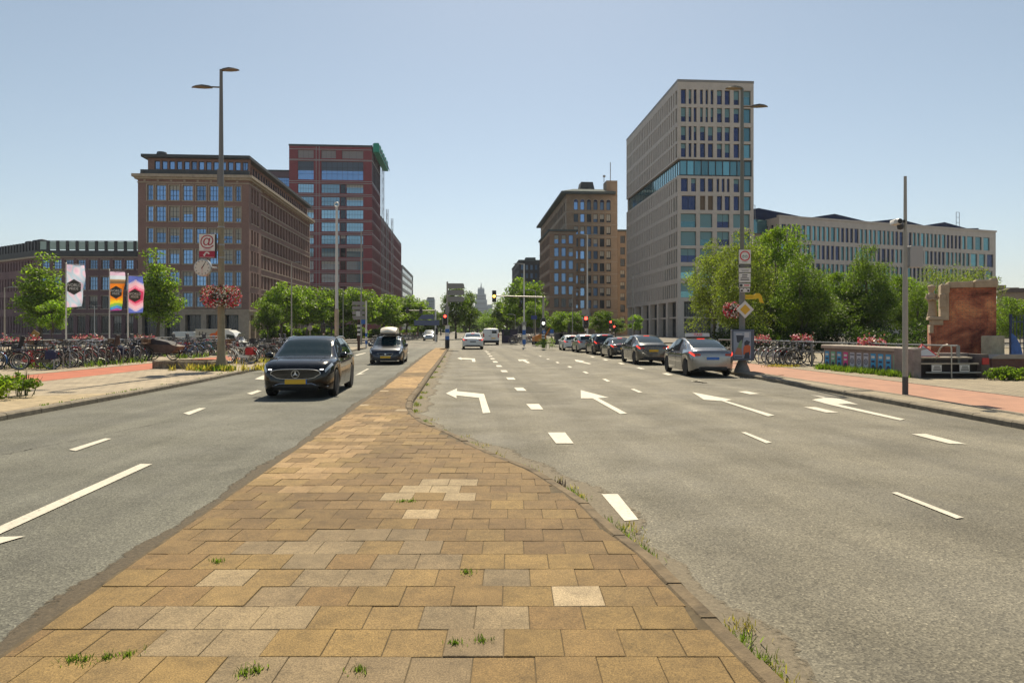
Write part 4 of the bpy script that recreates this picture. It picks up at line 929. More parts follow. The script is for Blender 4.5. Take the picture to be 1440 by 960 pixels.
class Car:
    def __init__(c, name, label, cat, L, W, top, belt, wb, ra, rf, sill, roofw, cowl, header, rear_h, rear_b, tyre, pm, plan=None, group=None, rim=None, clad=False, hoodw=.86, spokes=5):
        c.L, c.W, c.ra, c.rf, c.tr = L, W, ra, rf, tyre; c.root = thing(name, label, cat, group=group); c.pm = pm
        ft, fb = pchip(top), pchip(belt)
        fs = pchip([(0,sill+.14),(.10,sill+.06),(.35,sill+.01),(ra,sill),(L-rf,sill),(L-.4,sill+.01),(L-.1,sill+.04),(L,sill+.09)])
        pf = pchip(plan or [(0,.74),(.05,.84),(.16,.93),(.45,.985),(1.1,1),(L-1.3,1),(L-.55,.975),(L-.22,.91),(L-.07,.82),(L,.72)])
        fw = pchip([(0,.80),(rear_b,roofw+.08),(rear_h,roofw),(header,roofw),(cowl,hoodw-.02),(cowl+.3,hoodw),(L-.2,hoodw-.03),(L,hoodw-.1)])
        Ra = tyre+.045; c.ax = (ra, L-rf)
        def sec(x, side=None):
            w = W/2*pf(x); zt = ft(x); zb = min(fb(x), zt-.025); zs = fs(x); b = zs
            for a in c.ax:
                d = abs(x-a)
                if d < Ra: b = max(b, tyre+math.sqrt(Ra*Ra-d*d)*.98)
            zt = max(zt, b+.12); zb = max(zb, b+.07); wt = min(W/2*fw(x)*min(1,pf(x)+.04), w*.95); cr = min(.05, (zt-zb)*.4); zr = zt-cr; h = zb-b
            gh = zr-zb; P = [(0,zs+.02),(.80*w,zs+.02 if b == zs else b),(.965*w,b+.0 if b > zs else b+.015),(.99*w,b+.30*h),(1.0*w,b+.62*h),(.985*w,zb-.10*h),(.955*w,zb)]
            for q in (.33,.66): P.append((lerp(.945*w,wt,q)+min(.03,gh*.06), zb+gh*q))
            P += [(wt,zr),(wt*.84,zr+.62*cr),(wt*.45,zt-.08*cr),(0,zt)]
            return P
        c.sec = sec
        xs = {0,.015,.04,.08,.13,.2,L,L-.015,L-.04,L-.08,L-.13,L-.2,cowl,header,rear_h,rear_b}
        n = 44
        for i in range(n+1): xs.add(L*i/n)
        for a in c.ax:
            for i in range(17): xs.add(a+Ra*math.cos(math.pi*i/16))
            xs.add(a+Ra+.004); xs.add(a-Ra-.004)
        xs = sorted(x for x in xs if 0 <= x <= L); xx = [xs[0]]
        for x in xs[1:]:
            if x-xx[-1] > .0035: xx.append(x)
        if xx[-1] < L: xx[-1] = L
        mb = MB(); N = 13; rows = []
        for x in xx:
            P = sec(x); rows.append([mb.P((x-L/2,y,z)) for y,z in P]+[mb.P((x-L/2,-y,z)) for y,z in P[::-1][1:-1]])
        K = 2*N-2
        for A_, B_ in zip(rows, rows[1:]):
            for q in range(K):
                qq = q if q < N-1 else K-1-q
                m = 1 if qq == 0 or (clad and qq <= 1) or qq == 1 and clad else (1 if qq == 0 else 0)  # shadow of arches and underside put in as black; cladding is real plastic
                mb.fa([A_[q],B_[q],B_[(q+1)%K],A_[(q+1)%K]], m)
        mb.fa(rows[0], 0); mb.fa(rows[-1][::-1], 0)
        c.body = mb.build('body', [pm, PLAS], c.root, True, 38)
        tm, rm = make_wheel(tyre, .22, rim or RIMM, spokes)
        for a in c.ax:
            for s in (-1,1):
                wl = thing('wheel', None, None); wl.parent = c.root; wl.location = (a-L/2, s*(W/2-.125), tyre)
                if s > 0: wl.rotation_euler = (0,0,math.pi)
                part('tyre', tm, wl); part('rim', rm, wl)
    def S(c, x, t, side, off=0.0):
        def raw(x, t):
            P = c.sec(min(max(x,0),c.L)); i = min(int(t), len(P)-2); f = t-i
            return Vector((x-c.L/2, lerp(P[i][0],P[i+1][0],f)*side, lerp(P[i][1],P[i+1][1],f)))
        p = raw(x, t)
        if off:
            e = .02; dx = raw(min(x+e,c.L),t)-raw(max(x-e,0),t); t1, t0 = min(t+.15,12), max(t-.15,0); dt = raw(x,t1)-raw(x,t0)
            n = dx.cross(dt)
            if n.length > 1e-9:
                n.normalize()
                if n.dot(p-Vector((p.x*.75,0,.45))) < 0: n = -n
                p = p+n*off
        return p
    def patch(c, mb, cs, side, off=.006, nu=8, nv=6, m=0):   # cs: four (x,t) corners, counter-clockwise
        g = [[mb.P(c.S(lerp(lerp(cs[0][0],cs[1][0],i/nu),lerp(cs[3][0],cs[2][0],i/nu),j/nv), lerp(lerp(cs[0][1],cs[1][1],i/nu),lerp(cs[3][1],cs[2][1],i/nu),j/nv), side, off)) for i in range(nu+1)] for j in range(nv+1)]
        V = lambda a: Vector(mb.v[a]); u_, v_ = nu//2, nv//2; xm, tm_ = sum(q[0] for q in cs)/4, sum(q[1] for q in cs)/4
        nn = (V(g[v_][min(u_+1,nu)])-V(g[v_][max(u_-1,0)])).cross(V(g[min(v_+1,nv)][u_])-V(g[max(v_-1,0)][u_])); flip = nn.dot(c.S(xm,tm_,side,.05)-c.S(xm,tm_,side,0)) < 0
        for j in range(nv):
            for i in range(nu):
                q = [g[j][i],g[j][i+1],g[j+1][i+1],g[j+1][i]]; mb.fa(q[::-1] if flip else q, m)
    def addpatch(c, name, cs, mt, sides=(1,-1), off=.006, each=True, nu=8, nv=6):
        if each:
            for s in sides:
                mb = MB(); c.patch(mb, cs, s, off, nu, nv); mb.build(name, mt, c.root, True, 60, fix=False)
        else:
            mb = MB()
            for s in sides: c.patch(mb, cs, s, off, nu, nv)
            mb.build(name, mt, c.root, True, 60, fix=False)
    def glass(c, ws, sides, rear, trim=PLAS):
        c.addpatch('windshield', [(ws[0],9.45),(ws[1],9.35),(ws[1],12),(ws[0]+.03,12)], CGL, each=False, nu=14, nv=8)
        c.addpatch('rear_window', [(rear[0],9.55),(rear[1],9.45),(rear[1],12),(rear[0],12)], CGL, each=False, nu=14, nv=8)
        for q in sides: c.addpatch('side_window', [(x, t) for x, t in q], CGL, off=.007)
    def doors(c, xs, ch=True):
        for a, b in zip(xs, xs[1:]):
            for s in (1,-1):
                d = MB(); c.patch(d, [(a+.012,2.5),(b-.012,2.5),(b-.012,5.9),(a+.012,5.9)], s, .004, 10, 8, 0)
                c.patch(d, [(a-.006,2.4),(a+.006,2.4),(a+.006,6),(a-.006,6)], s, .003, 1, 8, 1); c.patch(d, [(b-.006,2.4),(b+.006,2.4),(b+.006,6),(b-.006,6)], s, .0035, 1, 8, 1)
                o = d.build('door', [c.pm, SEAM], c.root, True, 60, fix=False); h = MB(); p = c.S(a+.16, 5.25, s, .012); h.box(p.x-.09,p.x+.09,p.y-.012,p.y+.012,p.z-.014,p.z+.014)
                h.build('handle', c.pm, o)
    def mirrors(c, x, z, pm=None):
        for s in (1,-1):
            m = MB(); y = s*(c.W/2-.02); sx = x-c.L/2
            m.T = Matrix.Translation((sx,y+s*.10,z)); m.lathe([(.001,-.1),(.06,-.095),(.085,-.04),(.088,.03),(.06,.09),(.001,.1)], axis='y', n=12); m.T = None
            m.tube([(sx+.02,y-s*.06,z-.06),(sx,y+s*.05,z-.04)],.025,6)
            o = m.build('mirror', pm or c.pm, c.root, True); 
    def fbox(c, name, x0, x1, y0, y1, z0, z1, mt, b=.015, rear=False, sym=False, parent=None):
        for s in ((1,-1) if sym else (1,)):
            m = MB(); ya, yb = sorted((y0*s,y1*s)); m.bevbox(x0-c.L/2,x1-c.L/2,ya,yb,z0,z1,b); o = m.build(name, mt, parent or c.root)
        return o
    def place(c, X, Y, hx, hy, sc=1.0): c.root.scale = (sc,sc,sc); c.root.location = (X,Y,.006); c.root.rotation_euler = (0,0,math.atan2(hy,hx)); return c
def front_pts(c, pts, x): return [(x-c.L/2,y,z) for y,z in pts]
# ---- black electric crossover, nearest on the left
c = Car('black_suv','glossy black crossover with oval grille driving towards the camera on the left road','car',4.46,1.84,
    [(0,.90),(.03,1.0),(.10,1.08),(.42,1.40),(.78,1.53),(1.4,1.6),(2.15,1.595),(2.62,1.50),(3.10,1.25),(3.46,1.06),(3.62,1.035),(4.0,.985),(4.28,.90),(4.40,.80),(4.46,.66)],
    [(0,.90),(.3,1.05),(1.2,1.02),(2.4,.985),(3.4,.96),(4.0,.90),(4.3,.80),(4.46,.64)], 2.73,.83,.90,.20,.70,3.46,2.58,.75,.12,.36,P_BLACK,clad=True)
L = c.L
c.glass((3.40,2.66),[[(2.62,6.25),(3.26,6.2),(2.72,8.75),(2.50,8.8)],[(1.55,6.25),(2.52,6.25),(2.44,8.85),(1.58,8.85)],[(.62,6.45),(1.48,6.25),(1.5,8.8),(.98,8.6)]],(.18,.66))
c.doors([1.22,2.3,3.3]); c.mirrors(3.05,1.06,P_BLACK)
c.addpatch('headlight',[(4.02,5.2),(4.40,5.1),(4.39,6.3),(4.04,6.2)],LAMPW,off=.01); c.fbox('daytime_lamp',4.37,4.425,.60,.69,.742,.762,LAMPON,.008,sym=True)
m = MB(); ov = []; GZ = .635
for q in range(28):                                              # rounded oval grille panel with chrome rim
    a = 2*math.pi*q/28; ov.append((.62*math.copysign(abs(math.cos(a))**.7,math.cos(a))*(1 if math.sin(a) > -.1 else .86), GZ+.125*math.copysign(abs(math.sin(a))**.55,math.sin(a))))
xg = lambda y: L/2+.016-.012*(y/.62)**2
f_ = [m.P((xg(y),y,z)) for y,z in ov]; bk = [m.P((xg(y)-.06,y*.98,z)) for y,z in ov]; ce = m.P((L/2+.018,0,GZ))
for q in range(28): m.fa([f_[q],f_[(q+1)%28],ce]); m.fa([f_[q],bk[q],bk[(q+1)%28],f_[(q+1)%28]])
gr = m.build('grille', mat('grille_black', (.01,.01,.011), .2, coat=.5), c.root)
m = MB(); m.tube([(xg(y)+.006,y,z) for y,z in ov]+[(xg(ov[0][0])+.006,ov[0][0],ov[0][1])], .011, 6); m.build('grille_rim', CHR, gr, True)
m = MB(); m.T = Matrix.Translation((L/2+.028,0,GZ)); m.torus((0,0,0),.098,.010,'x',24,6)
for q in range(3):
    a = math.pi/2+q*2*math.pi/3; ca_, sa = math.cos(a), math.sin(a); n = (-sa,ca_)
    m.poly([(0.008,ca_*.095,sa*.095),(.008,n[0]*.018,n[1]*.018),(.012,0,0)]); m.poly([(.008,ca_*.095,sa*.095),(.012,0,0),(.008,-n[0]*.018,-n[1]*.018)])
m.T = None; m.build('star_emblem', CHR, gr)
c.fbox('number_plate',L+.012,L+.034,-.26,.26,.385,.495,PLY,.004); c.fbox('plate_band',L+.013,L+.036,.262,.285,.385,.495,PLB,.004)
m = MB(); pz = [(-.80,.31),(-.56,.33),(-.40,.39),(.40,.39),(.56,.33),(.80,.31)]
m.tube([(L/2+.018-.16*abs(y/.80)**5,y,z) for y,z in pz],.014,6); m.build('bumper_trim', CHR, c.root, True)
m = MB(); m.prism_y([(L/2-.28,.20),(L/2-.02,.22),(L/2+.006,.30),(L/2+.008,.37),(L/2-.10,.37),(L/2-.28,.30)],-.56,.56); m.build('lower_intake', PLAS, c.root)
for s in (1,-1):
    m = MB(); m.tube([c.S(x,9.0,s,.03) for x in (.75,1.2,1.8,2.4)],.016,6); m.build('roof_rail', CHR, c.root, True)
    m = MB(); m.tube([c.S(x,6.15,s,.012) for x in (.6,1.2,1.8,2.4,3.0,3.25)],.008,5); m.build('window_trim', CHR, c.root, True)
    m = MB(); m.tube([c.S(x,t,s,.012) for x,t in ((3.3,7.2),(3.1,8.2),(2.8,8.9),(2.5,9.0),(1.6,9.0),(1.0,8.85),(.75,8.2))],.009,5); m.build('window_trim', CHR, c.root, True)
m = MB()
for s in (1,-1): m.tube([c.S(x,10.2+.25*(x-3.6),s,.004) for x in (3.55,3.8,4.05,4.25)],[.004,.010,.010,.003],6)
m.build('bonnet_crease', P_BLACK, c.root, True); c.fbox('interior_mirror',2.72,2.76,-.12,.12,1.395,1.44,PLAS,.01)
c.place(-5.52,18.95,.088,-1,.965)
# ---- dark blue estate with a roof box
c = Car('estate_car','dark blue estate car carrying a cream roof box, following the black crossover','car',4.52,1.77,
    [(0,.86),(.03,1.0),(.1,1.08),(.35,1.33),(.7,1.43),(1.4,1.46),(2.2,1.455),(2.6,1.38),(3.1,1.13),(3.42,.97),(3.6,.94),(4.0,.88),(4.32,.79),(4.45,.70),(4.52,.58)],
    [(0,.86),(.3,.98),(1.2,.94),(3.3,.89),(4.0,.81),(4.35,.72),(4.52,.56)],2.64,.92,.93,.18,.73,3.42,2.56,.62,.10,.32,P_DBLUE)
L = c.L; c.glass((3.36,2.62),[[(2.55,6.25),(3.15,6.2),(2.68,8.7),(2.45,8.8)],[(1.45,6.25),(2.46,6.25),(2.38,8.8),(1.48,8.8)],[(.45,6.4),(1.38,6.25),(1.4,8.8),(.72,8.7)]],(.14,.58))
c.doors([1.2,2.25,3.2]); c.mirrors(2.98,.99)
c.addpatch('headlight',[(4.05,4.9),(4.46,4.7),(4.45,6.25),(4.12,6.2)],LAMPW,off=.01); c.fbox('headlamp_bulb',4.37,4.46,.52,.62,.60,.67,LAMPON,.02,sym=True)
m = MB(); pts = [(-.40,.60),(.40,.60),(.30,.46),(-.30,.46)]; m.poly([(L/2+.012,y,z) for y,z in pts]); gr = m.build('grille', PLAS, c.root)
m = MB(); m.tube([(L/2+.016,y,z) for y,z in pts+pts[:1]],.014,6); m.tube([(L/2+.02,-.3,.47),(L/2+.02,.3,.6)],.012,5); m.lathe([(.001,.03),(.05,.025),(.05,.01)],(L/2,0,.53),'x',14); m.build('grille_rim', CHR, gr, True)
c.fbox('number_plate',L+.005,L+.03,-.26,.26,.34,.45,PLY,.004); c.fbox('lower_intake',L-.06,L+.012,-.6,.6,.20,.30,PLAS,.02)
c.place(-6.32,35.2,.086,-1,.94)
t = thing('roof_box','cream hard shell roof box strapped on top of the dark estate car','roof box'); t.scale = (.94,.94,.94); t.location = (-6.32-.02,35.2+.25,.004); t.rotation_euler = (0,0,math.atan2(-1,.086))
m = MB(); pr = [(-.95,1.60),(-.98,1.70),(-.85,1.90),(-.6,1.96),(.55,1.96),(.95,1.84),(1.05,1.68),(1.0,1.60)]
for a_, b_ in ((-.42,.42),): 
    rows = [[m.P((x*(1-.05*abs(i-3)/3*(1 if z > 1.8 else .4)),lerp(a_,b_,i/6),1.60+(z-1.60)*(1-.22*(abs(i-3)/3)**3))) for x,z in pr] for i in range(7)]
    for A_, B_ in zip(rows, rows[1:]):
        for q in range(len(pr)): m.fa([A_[q],A_[(q+1)%len(pr)],B_[(q+1)%len(pr)],B_[q]])
    m.fa(rows[0][::-1]); m.fa(rows[-1])
m.build('lid', mat('box_cream', (.66,.60,.50), .4), t, True)
m = MB(); m.bevbox(-.93,1.0,-.40,.40,1.535,1.605,.02); m.build('tray', PLAS, t)
for x in (-.4,.45):
    m = MB(); m.box(x-.03,x+.03,-.6,.6,1.49,1.54); m.box(x-.03,x+.03,-.62,-.56,1.40,1.5); m.box(x-.03,x+.03,.56,.62,1.40,1.5); m.build('crossbar', PLAS, t)
# ---- silver taxi, nearest of the waiting queue
gQ = 'cars queuing at the right kerb'
def hatch(name, label, L, W, Ht, pm, X, Y, tyre=.33, kind='hatch', rim=None, tail='side', plate=PLY, clad=False, cat='car', h=(-.05,1), sc=.87):
    k = Ht/1.6
    if kind == 'fast': top = [(0,.82),(.02,.98*k),(.07,1.07*k),(.45,1.165*k),(1.05,1.37*k),(1.75,1.54*k),(2.35,1.6*k),(2.85,1.575*k),(3.35,1.40*k),(3.75,1.19*k),(L-.78,1.08*k),(L-.4,.98*k),(L-.15,.86*k),(L,.62)]; hd, co_, rb, rh = 2.95,L-1.02,.52,1.7
    elif kind == 'sedan': top = [(0,.78),(.03,.96*k),(.08,1.06*k),(.62,1.12*k),(1.15,1.35*k),(1.6,1.53*k),(2.2,1.6*k),(2.7,1.56*k),(3.2,1.33*k),(L-1.18,1.1*k),(L-1,1.06*k),(L-.4,.96*k),(L-.12,.84*k),(L,.6)]; hd, co_, rb, rh = 2.75,L-1.16,.68,1.5
    else: top = [(0,.86),(.02,1.0*k),(.07,1.08*k),(.30,1.35*k),(.55,1.51*k),(1.2,1.59*k),(2.0,1.6*k),(2.5,1.5*k),(3.0,1.25*k),(L-1.1,1.08*k),(L-.9,1.04*k),(L-.4,.96*k),(L-.12,.84*k),(L,.62)]; hd, co_, rb, rh = 2.45,L-1.12,.1,.5
    belt = [(0,.90*k),(.25,1.03*k),(1.2,.99*k),(L-1.3,.94*k),(L-.5,.86*k),(L-.15,.74*k),(L,.58)]
    c = Car(name,label,cat,L,W,top,belt,0,.82,.86,.20,.70,co_,hd,rh,rb,tyre,pm,group=gQ,rim=rim,clad=clad)
    c.glass((co_-.05,hd+.05),[[(hd-.12,6.25),(co_-.32,6.2),(hd+.06,8.75),(hd-.25,8.8)],[(max(rh+.1,1.2),6.25),(hd-.22,6.25),(hd-.3,8.85),(max(rh+.2,1.3),8.8)]]+([[(rb+.45,6.5),(1.12,6.3),(1.2,8.7),(rb+.62,8.3)]] if kind == 'hatch' else []),(rb+.02,rh-.04) if kind != 'hatch' else (.09,.46))
    c.doors([1.25,2.25,co_-.2]); c.mirrors(co_-.42,1.0*k)
    c.addpatch('tail_light',[(.018,4.9),(.34,5.3),(.30,6.0),(.02,6.05)],TAILON,off=.012)
    c.fbox('tail_lamp_inner',-.012,.05,W*.27,W*.40,.86*k,.95*k,TAIL,.01,sym=True)
    c.fbox('number_plate',-.03,.02,-.26,.26,.70*k,.81*k,plate,.004)
    c.fbox('rear_diffuser',-.02,.10,-.60,.60,.28,.42*k,PLAS,.03)
    c.fbox('brake_bar',rh-.06 if kind != 'hatch' else .40,rh if kind != 'hatch' else .45,-.16,.16,1.53*k,1.55*k,TAILON,.004) if kind != 'hatch' else c.fbox('brake_bar',.42,.50,-.2,.2,1.475*k,1.50*k,TAILON,.004)
    c.place(X, Y+L/2*sc, *h, sc); return c
c = hatch('taxi','silver grey taxi with white roof sign and blue plate, nearest of the queue',4.75,1.92,1.62,P_SILVER,7.18,24.6,.36,'fast',RIMD,plate=PLB,h=(-.03,1))
L = c.L; m = MB(); m.prism_y([(x-L/2,z) for x,z in ((2.02,1.645),(2.34,1.645),(2.30,1.80),(2.08,1.80))],-.52,.52); ts = m.build('roof_sign', mat('sign_white', (.72,.70,.66), .4), c.root)
m = MB(); m.box(2.0-L/2,2.36-L/2,-.54,.54,1.62,1.648); m.build('sign_base', PLAS, ts)
text('lettering','TAXI',.17,ts,(2.035-L/2,0,1.722),(R(90),0,R(-90)),mat('lettering_red', (.5,.03,.03), .5),.004)
m = MB(); m.tube([c.S(x,t,s_,.012) for s_ in (1,) for x,t in ((3.4,6.3),(2.9,8.85),(2.3,8.95),(1.6,8.8),(.95,7.4))],.009,5); m.build('window_trim', PLAS, c.root)
c = hatch('grey_suv','stone grey coupe style crossover with yellow plate, second in the queue behind nothing but the taxi',4.69,1.9,1.66,P_GREY,6.75,33.0,.37,'fast')
c.root['label'] = 'stone grey crossover with rounded roof and yellow plate standing right before the taxi'
c = hatch('dark_sedan','low dark grey sedan with pale rear window, third in the queue from the taxi',4.6,1.82,1.42,P_DARK,6.5,40.2,.32,'sedan')
c = hatch('dark_suv','dark grey boxy crossover waiting between the low sedan and the silver hatchback',4.45,1.84,1.64,P_DARK,6.15,45.6,.34,'hatch',h=(-.07,1))
c = hatch('silver_hatchback','silver hatchback with upright red tail lights, fifth in the queue from the taxi',4.1,1.78,1.56,P_LSILV,5.5,50.4,.31,'hatch',h=(-.07,1))
c = hatch('white_hatchback','white hatchback at the head of the waiting queue',4.0,1.75,1.45,P_WHITE,4.8,54.8,.31,'hatch',h=(-.07,1),plate=PLW)
# ---- moving cars in the middle
c = hatch('white_sedan','white sedan seen from behind in the left turn lane beside the median tip',4.7,1.87,1.44,P_WHITE,-3.5,58.4,.34,'fast',RIMD,plate=mat('plate_dark',(.12,.12,.13),.5),h=(-.07,1),sc=.98); del c.root['group']
c = Car('white_van','small white panel van with black bumper driving away ahead of the white sedan','van',4.3,1.83,
    [(0,.62),(.02,1.6),(.06,1.76),(.2,1.82),(1.5,1.83),(2.5,1.80),(2.9,1.62),(3.35,1.18),(3.5,1.1),(4.0,.98),(4.2,.85),(4.3,.6)],
    [(0,.58),(.1,.98),(3.2,.95),(4.0,.86),(4.3,.56)],2.7,.75,.85,.2,.80,3.5,2.75,.2,.06,.32,P_WHITE,plan=[(0,.90),(.04,.96),(.2,1),(3.2,1),(3.9,.95),(4.2,.85),(4.3,.72)])
c.glass((3.42,2.85),[[(2.5,6.25),(3.25,6.2),(2.88,8.6),(2.4,8.7)]],(4.299,4.3))
for o in list(c.root.children):
    if o.name.startswith('rear_window'): bpy.data.objects.remove(o)
c.fbox('rear_window',-.012,.01,-.62,-.1,1.28,1.56,CGL,.01); c.fbox('rear_bumper',-.06,.06,-.88,.88,.24,.50,PLAS,.03); c.fbox('number_plate',-.03,.01,-.5,-.05,.68,.79,PLY,.004)
c.fbox('tail_light',-.015,.06,.74,.86,.80,1.25,TAIL,.01,sym=True); c.mirrors(3.1,1.05,PLAS); c.fbox('door_seam',-.006,.004,-.006,.006,.5,1.75,SEAM,.001); c.fbox('rear_handle',-.03,0,.05,.25,.98,1.03,PLAS,.005)
c.place(-2.45,77,-.07,1)
c = hatch('oncoming_car','small pale car with dark bonnet far off on the oncoming lanes',4.0,1.75,1.6,P_LSILV,-12.6,102,.3,'hatch',h=(.07,-1)); del c.root['group']; c.fbox('headlight',3.9,4.03,.5,.75,.68,.78,LAMPON,.02,sym=True); c.place(-12.6,104,.07,-1)
# ---- parked box van and trailer beyond the bicycles
t = thing('box_van','white box van with beige box body and orange flower emblem parked behind the bicycles','van',(PX(296,66),66,-.95),R(2))
BXB = mat('van_box_beige', (.42,.39,.33), .6, var=.06); X0, X1, X2 = PX(275,66)-PX(296,66), PX(314,66)-PX(296,66), PX(346,66)-PX(296,66)
m = MB(); m.bevbox(X0,X1,0,2.1,.75,2.72,.03); bx = m.build('box_body', BXB, t)
m = MB(); m.prism_y([(X1+.02,.45),(X2,.45),(X2+.02,1.15),(X2-.12,1.32),(X2-.75,1.5),(X2-1.3,2.35),(X2-1.75,2.6),(X1+.02,2.62)],.06,2.04); m.build('cab', P_WHITE, t)
m = MB(); m.poly([(X1+.25,.05,1.35),(X2-.85,.05,1.35),(X2-1.25,.05,2.1),(X1+.25,.05,2.2)]); m.build('side_window', CGL, t)
m = MB(); m.T = Matrix.Translation((X2-1.02,1.05,1.93)) @ Matrix.Rotation(R(33),4,'Y'); m.box(.0,.03,-.88,.88,-.46,.44); m.T = None; m.build('windshield', CGL, t)
tm, rm = make_wheel(.34,.22,RIMD)
for x in (X0+.9,X2-.9): 
    wl = thing('wheel',None,None); wl.parent = t; wl.location = (x,.1,.34); part('tyre',tm,wl); part('rim',rm,wl)
text('lettering','H.t.',.62,bx,(X0+.78,-.004,2.22),UPR,mat('lettering_black',(.02,.02,.022),.5),.003)
m = MB(); ORG = mat('emblem_orange',(.75,.14,.015),.5)
fx = X0+1.75
m.poly([(fx+.42*math.cos(a)*(1+.12*math.sin(3*a))+.05,-.006,1.98+.38*math.sin(a)*(1+.1*math.cos(2*a))) for a in [2*math.pi*q/24 for q in range(24)]]); m.poly([(fx+.05,-.008,2.2),(fx+.62,-.008,2.1),(fx+.7,-.008,2.62),(fx+.4,-.008,2.66)]); m.disc((fx,-.011,1.99),.15,14,'y',1)
m.build('flower_emblem',[ORG,mat('emblem_blue',(.12,.2,.5),.5)],bx)
t = thing('white_trailer','white flat panel trailer standing behind the box van','trailer',(PX(259,67),67,-.95),R(2))
m = MB(); w2 = PX(275,67)-PX(259,67); m.bevbox(-w2,w2-.15,0,1.8,.5,2.45,.03); m.build('box_body', mat('trailer_white',(.58,.62,.64),.5), t); m = MB(); m.lathe([(.3,-.1),(.3,.1)],(0,.05,.3),'y',16); m.build('wheel', RUB, t)
m = MB(); m.box(w2-.15,w2+.3,.85,.95,.45,.55); m.build('drawbar', STEEL, t)
# ================================================================ bicycles
BIKE = {}
TYM = mat('bike_tyre', (.02,.02,.02), .85); SPK = mat('spoke_steel', (.5,.5,.5), .35, .8); SAD = mat('saddle_black', (.02,.018,.017), .6); GRIP = mat('grip_black', (.02,.02,.02), .7); HB = mat('bar_steel', (.45,.45,.46), .3, .85)
FRAMES = {k: paint('bike_paint_'+k, c_, .1, .4) for k, c_ in {'black':(.015,.015,.016),'navy':(.015,.03,.09),'silver':(.4,.4,.41),'white':(.6,.6,.57),'red':(.4,.02,.025),'teal':(.03,.25,.24),'olive':(.08,.09,.04),'grey':(.12,.12,.13),'blue':(.04,.14,.38),'brown':(.11,.06,.035)}.items()}
def bike_wheel():
    m = MB(); m.torus((0,0,0),.325,.021,'y',26,6,0); m.torus((0,0,0),.298,.011,'y',26,5,1); m.lathe([(.025,-.05),(.025,.05)],(0,0,0),'y',8,1)
    for i in range(18):
        a = 2*math.pi*i/18; s = .04 if i%2 else -.04
        m.tube([(.02*math.cos(a+.9),s,.02*math.sin(a+.9)),(.295*math.cos(a),0,.295*math.sin(a))],.0022,3,1,False)
    return m.mesh('wheel',[TYM,SPK],True)
WH = bike_wheel()
def bike_frame(style, pm):
    m = MB(); rw, fw, bb = Vector((-.54,0,.345)), Vector((.56,0,.345)), Vector((-.09,0,.29)); st = Vector((-.24,0,.78)); hu, hl = Vector((.33,0,.86)), Vector((.38,0,.66))
    m.tube([bb,st],.017,6); m.tube([bb,hl],.019,6); m.tube([hl,hu],.019,6)
    if style == 'dutch': m.tube([bb+Vector((0,0,.14))*1,Vector((.12,0,.42)),hu-Vector((0,0,.06))],.015,6)
    else: m.tube([st-Vector((0,0,.06)),hu-Vector((0,0,.05))],.016,6)
    for s in (-1,1):
        o = Vector((0,s*.055,0)); m.tube([bb+o*.6,rw+o],.010,5); m.tube([st+o*.4,rw+o],.009,5); m.tube([hl+o*.6,hl+o+Vector((.03,0,-.1)),fw+o],.011,5)
    for c0, a0, a1 in ((rw,20,200),(fw,30,175)):                  # mudguards
        pts = [c0+Vector((math.cos(R(a)),0,math.sin(R(a))))*.365 for a in range(a0,a1+1,15)]
        L_ = [m.P(p+Vector((0,-.028,0))) for p in pts]; Q_ = [m.P(p+Vector((0,.028,0))) for p in pts]
        for i in range(len(pts)-1): m.fa([L_[i],L_[i+1],Q_[i+1],Q_[i]])
    m.box(-.5,.0,.05,.085,.28,.40)                                # chain case
    m.tube([bb+Vector((.0,.1,0)),bb+Vector((.02,.11,-.17))],.011,5); m.box(-.12,.0,.11,.2,.105,.13); m.tube([bb+Vector((0,-.1,0)),bb+Vector((-.02,-.11,.17))],.011,5); m.box(-.16,-.06,-.2,-.11,.45,.475); m.tube([bb+Vector((0,-.11,0)),bb+Vector((0,.11,0))],.02,6)
    m.tube([(-.16,.04,.28),(-.22,.16,.0)],.010,5)
    return m.mesh('frame', pm, True)
def bar_mesh(style):
    m = MB()
    if style == 'dutch': pts = [(.13,-.29,1.02),(.26,-.30,1.05),(.34,-.2,1.09),(.35,0,1.06),(.34,.2,1.09),(.26,.30,1.05),(.13,.29,1.02)]
    else: pts = [(.30,-.30,1.03),(.36,-.15,1.03),(.37,0,1.0),(.36,.15,1.03),(.30,.30,1.03)]
    m.tube(pts,.012,6,0); m.tube([(.31,0,.84),(.35,0,1.04)],.014,6,0)
    for s in (-1,1):
        p = Vector(pts[0 if s < 0 else -1]); q = Vector(pts[1 if s < 0 else -2]); m.tube([p,p.lerp(q,.8)],.018,6,1)
    m.lathe([(.001,.08),(.05,.06),(.045,.0)],(.40,0,.88),'x',10,0); return m.mesh('handlebar',[HB,GRIP],True)
def saddle_mesh():
    m = MB(); m.tube([(-.235,0,.77),(-.255,0,.92)],.013,6); rows = []
    for x, w_, z in ((-.40,.085,.975),(-.34,.10,.985),(-.26,.075,.965),(-.17,.035,.96),(-.11,.02,.955)): rows.append([m.P((x,-w_,z-.05)),m.P((x,-w_*.8,z)),m.P((x,0,z+.008)),m.P((x,w_*.8,z)),m.P((x,w_,z-.05))])
    for A_, B_ in zip(rows, rows[1:]):
        for i in range(4): m.fa([A_[i],A_[i+1],B_[i+1],B_[i]])
    m.fa(rows[0]); m.fa(rows[-1][::-1]); return m.mesh('saddle', SAD, True)
def rack_mesh():
    m = MB()
    for s in (-1,1): m.tube([(-.30,s*.06,.75),(-.72,s*.06,.75),(-.56,s*.06,.36)],.008,5)
    for x in (-.4,-.52,-.64,-.72): m.tube([(x,-.06,.75),(x,.06,.75)],.006,4)
    m.box(-.80,-.77,-.025,.025,.60,.66,1); return m.mesh('luggage_rack',[GRIP,TAIL],True)
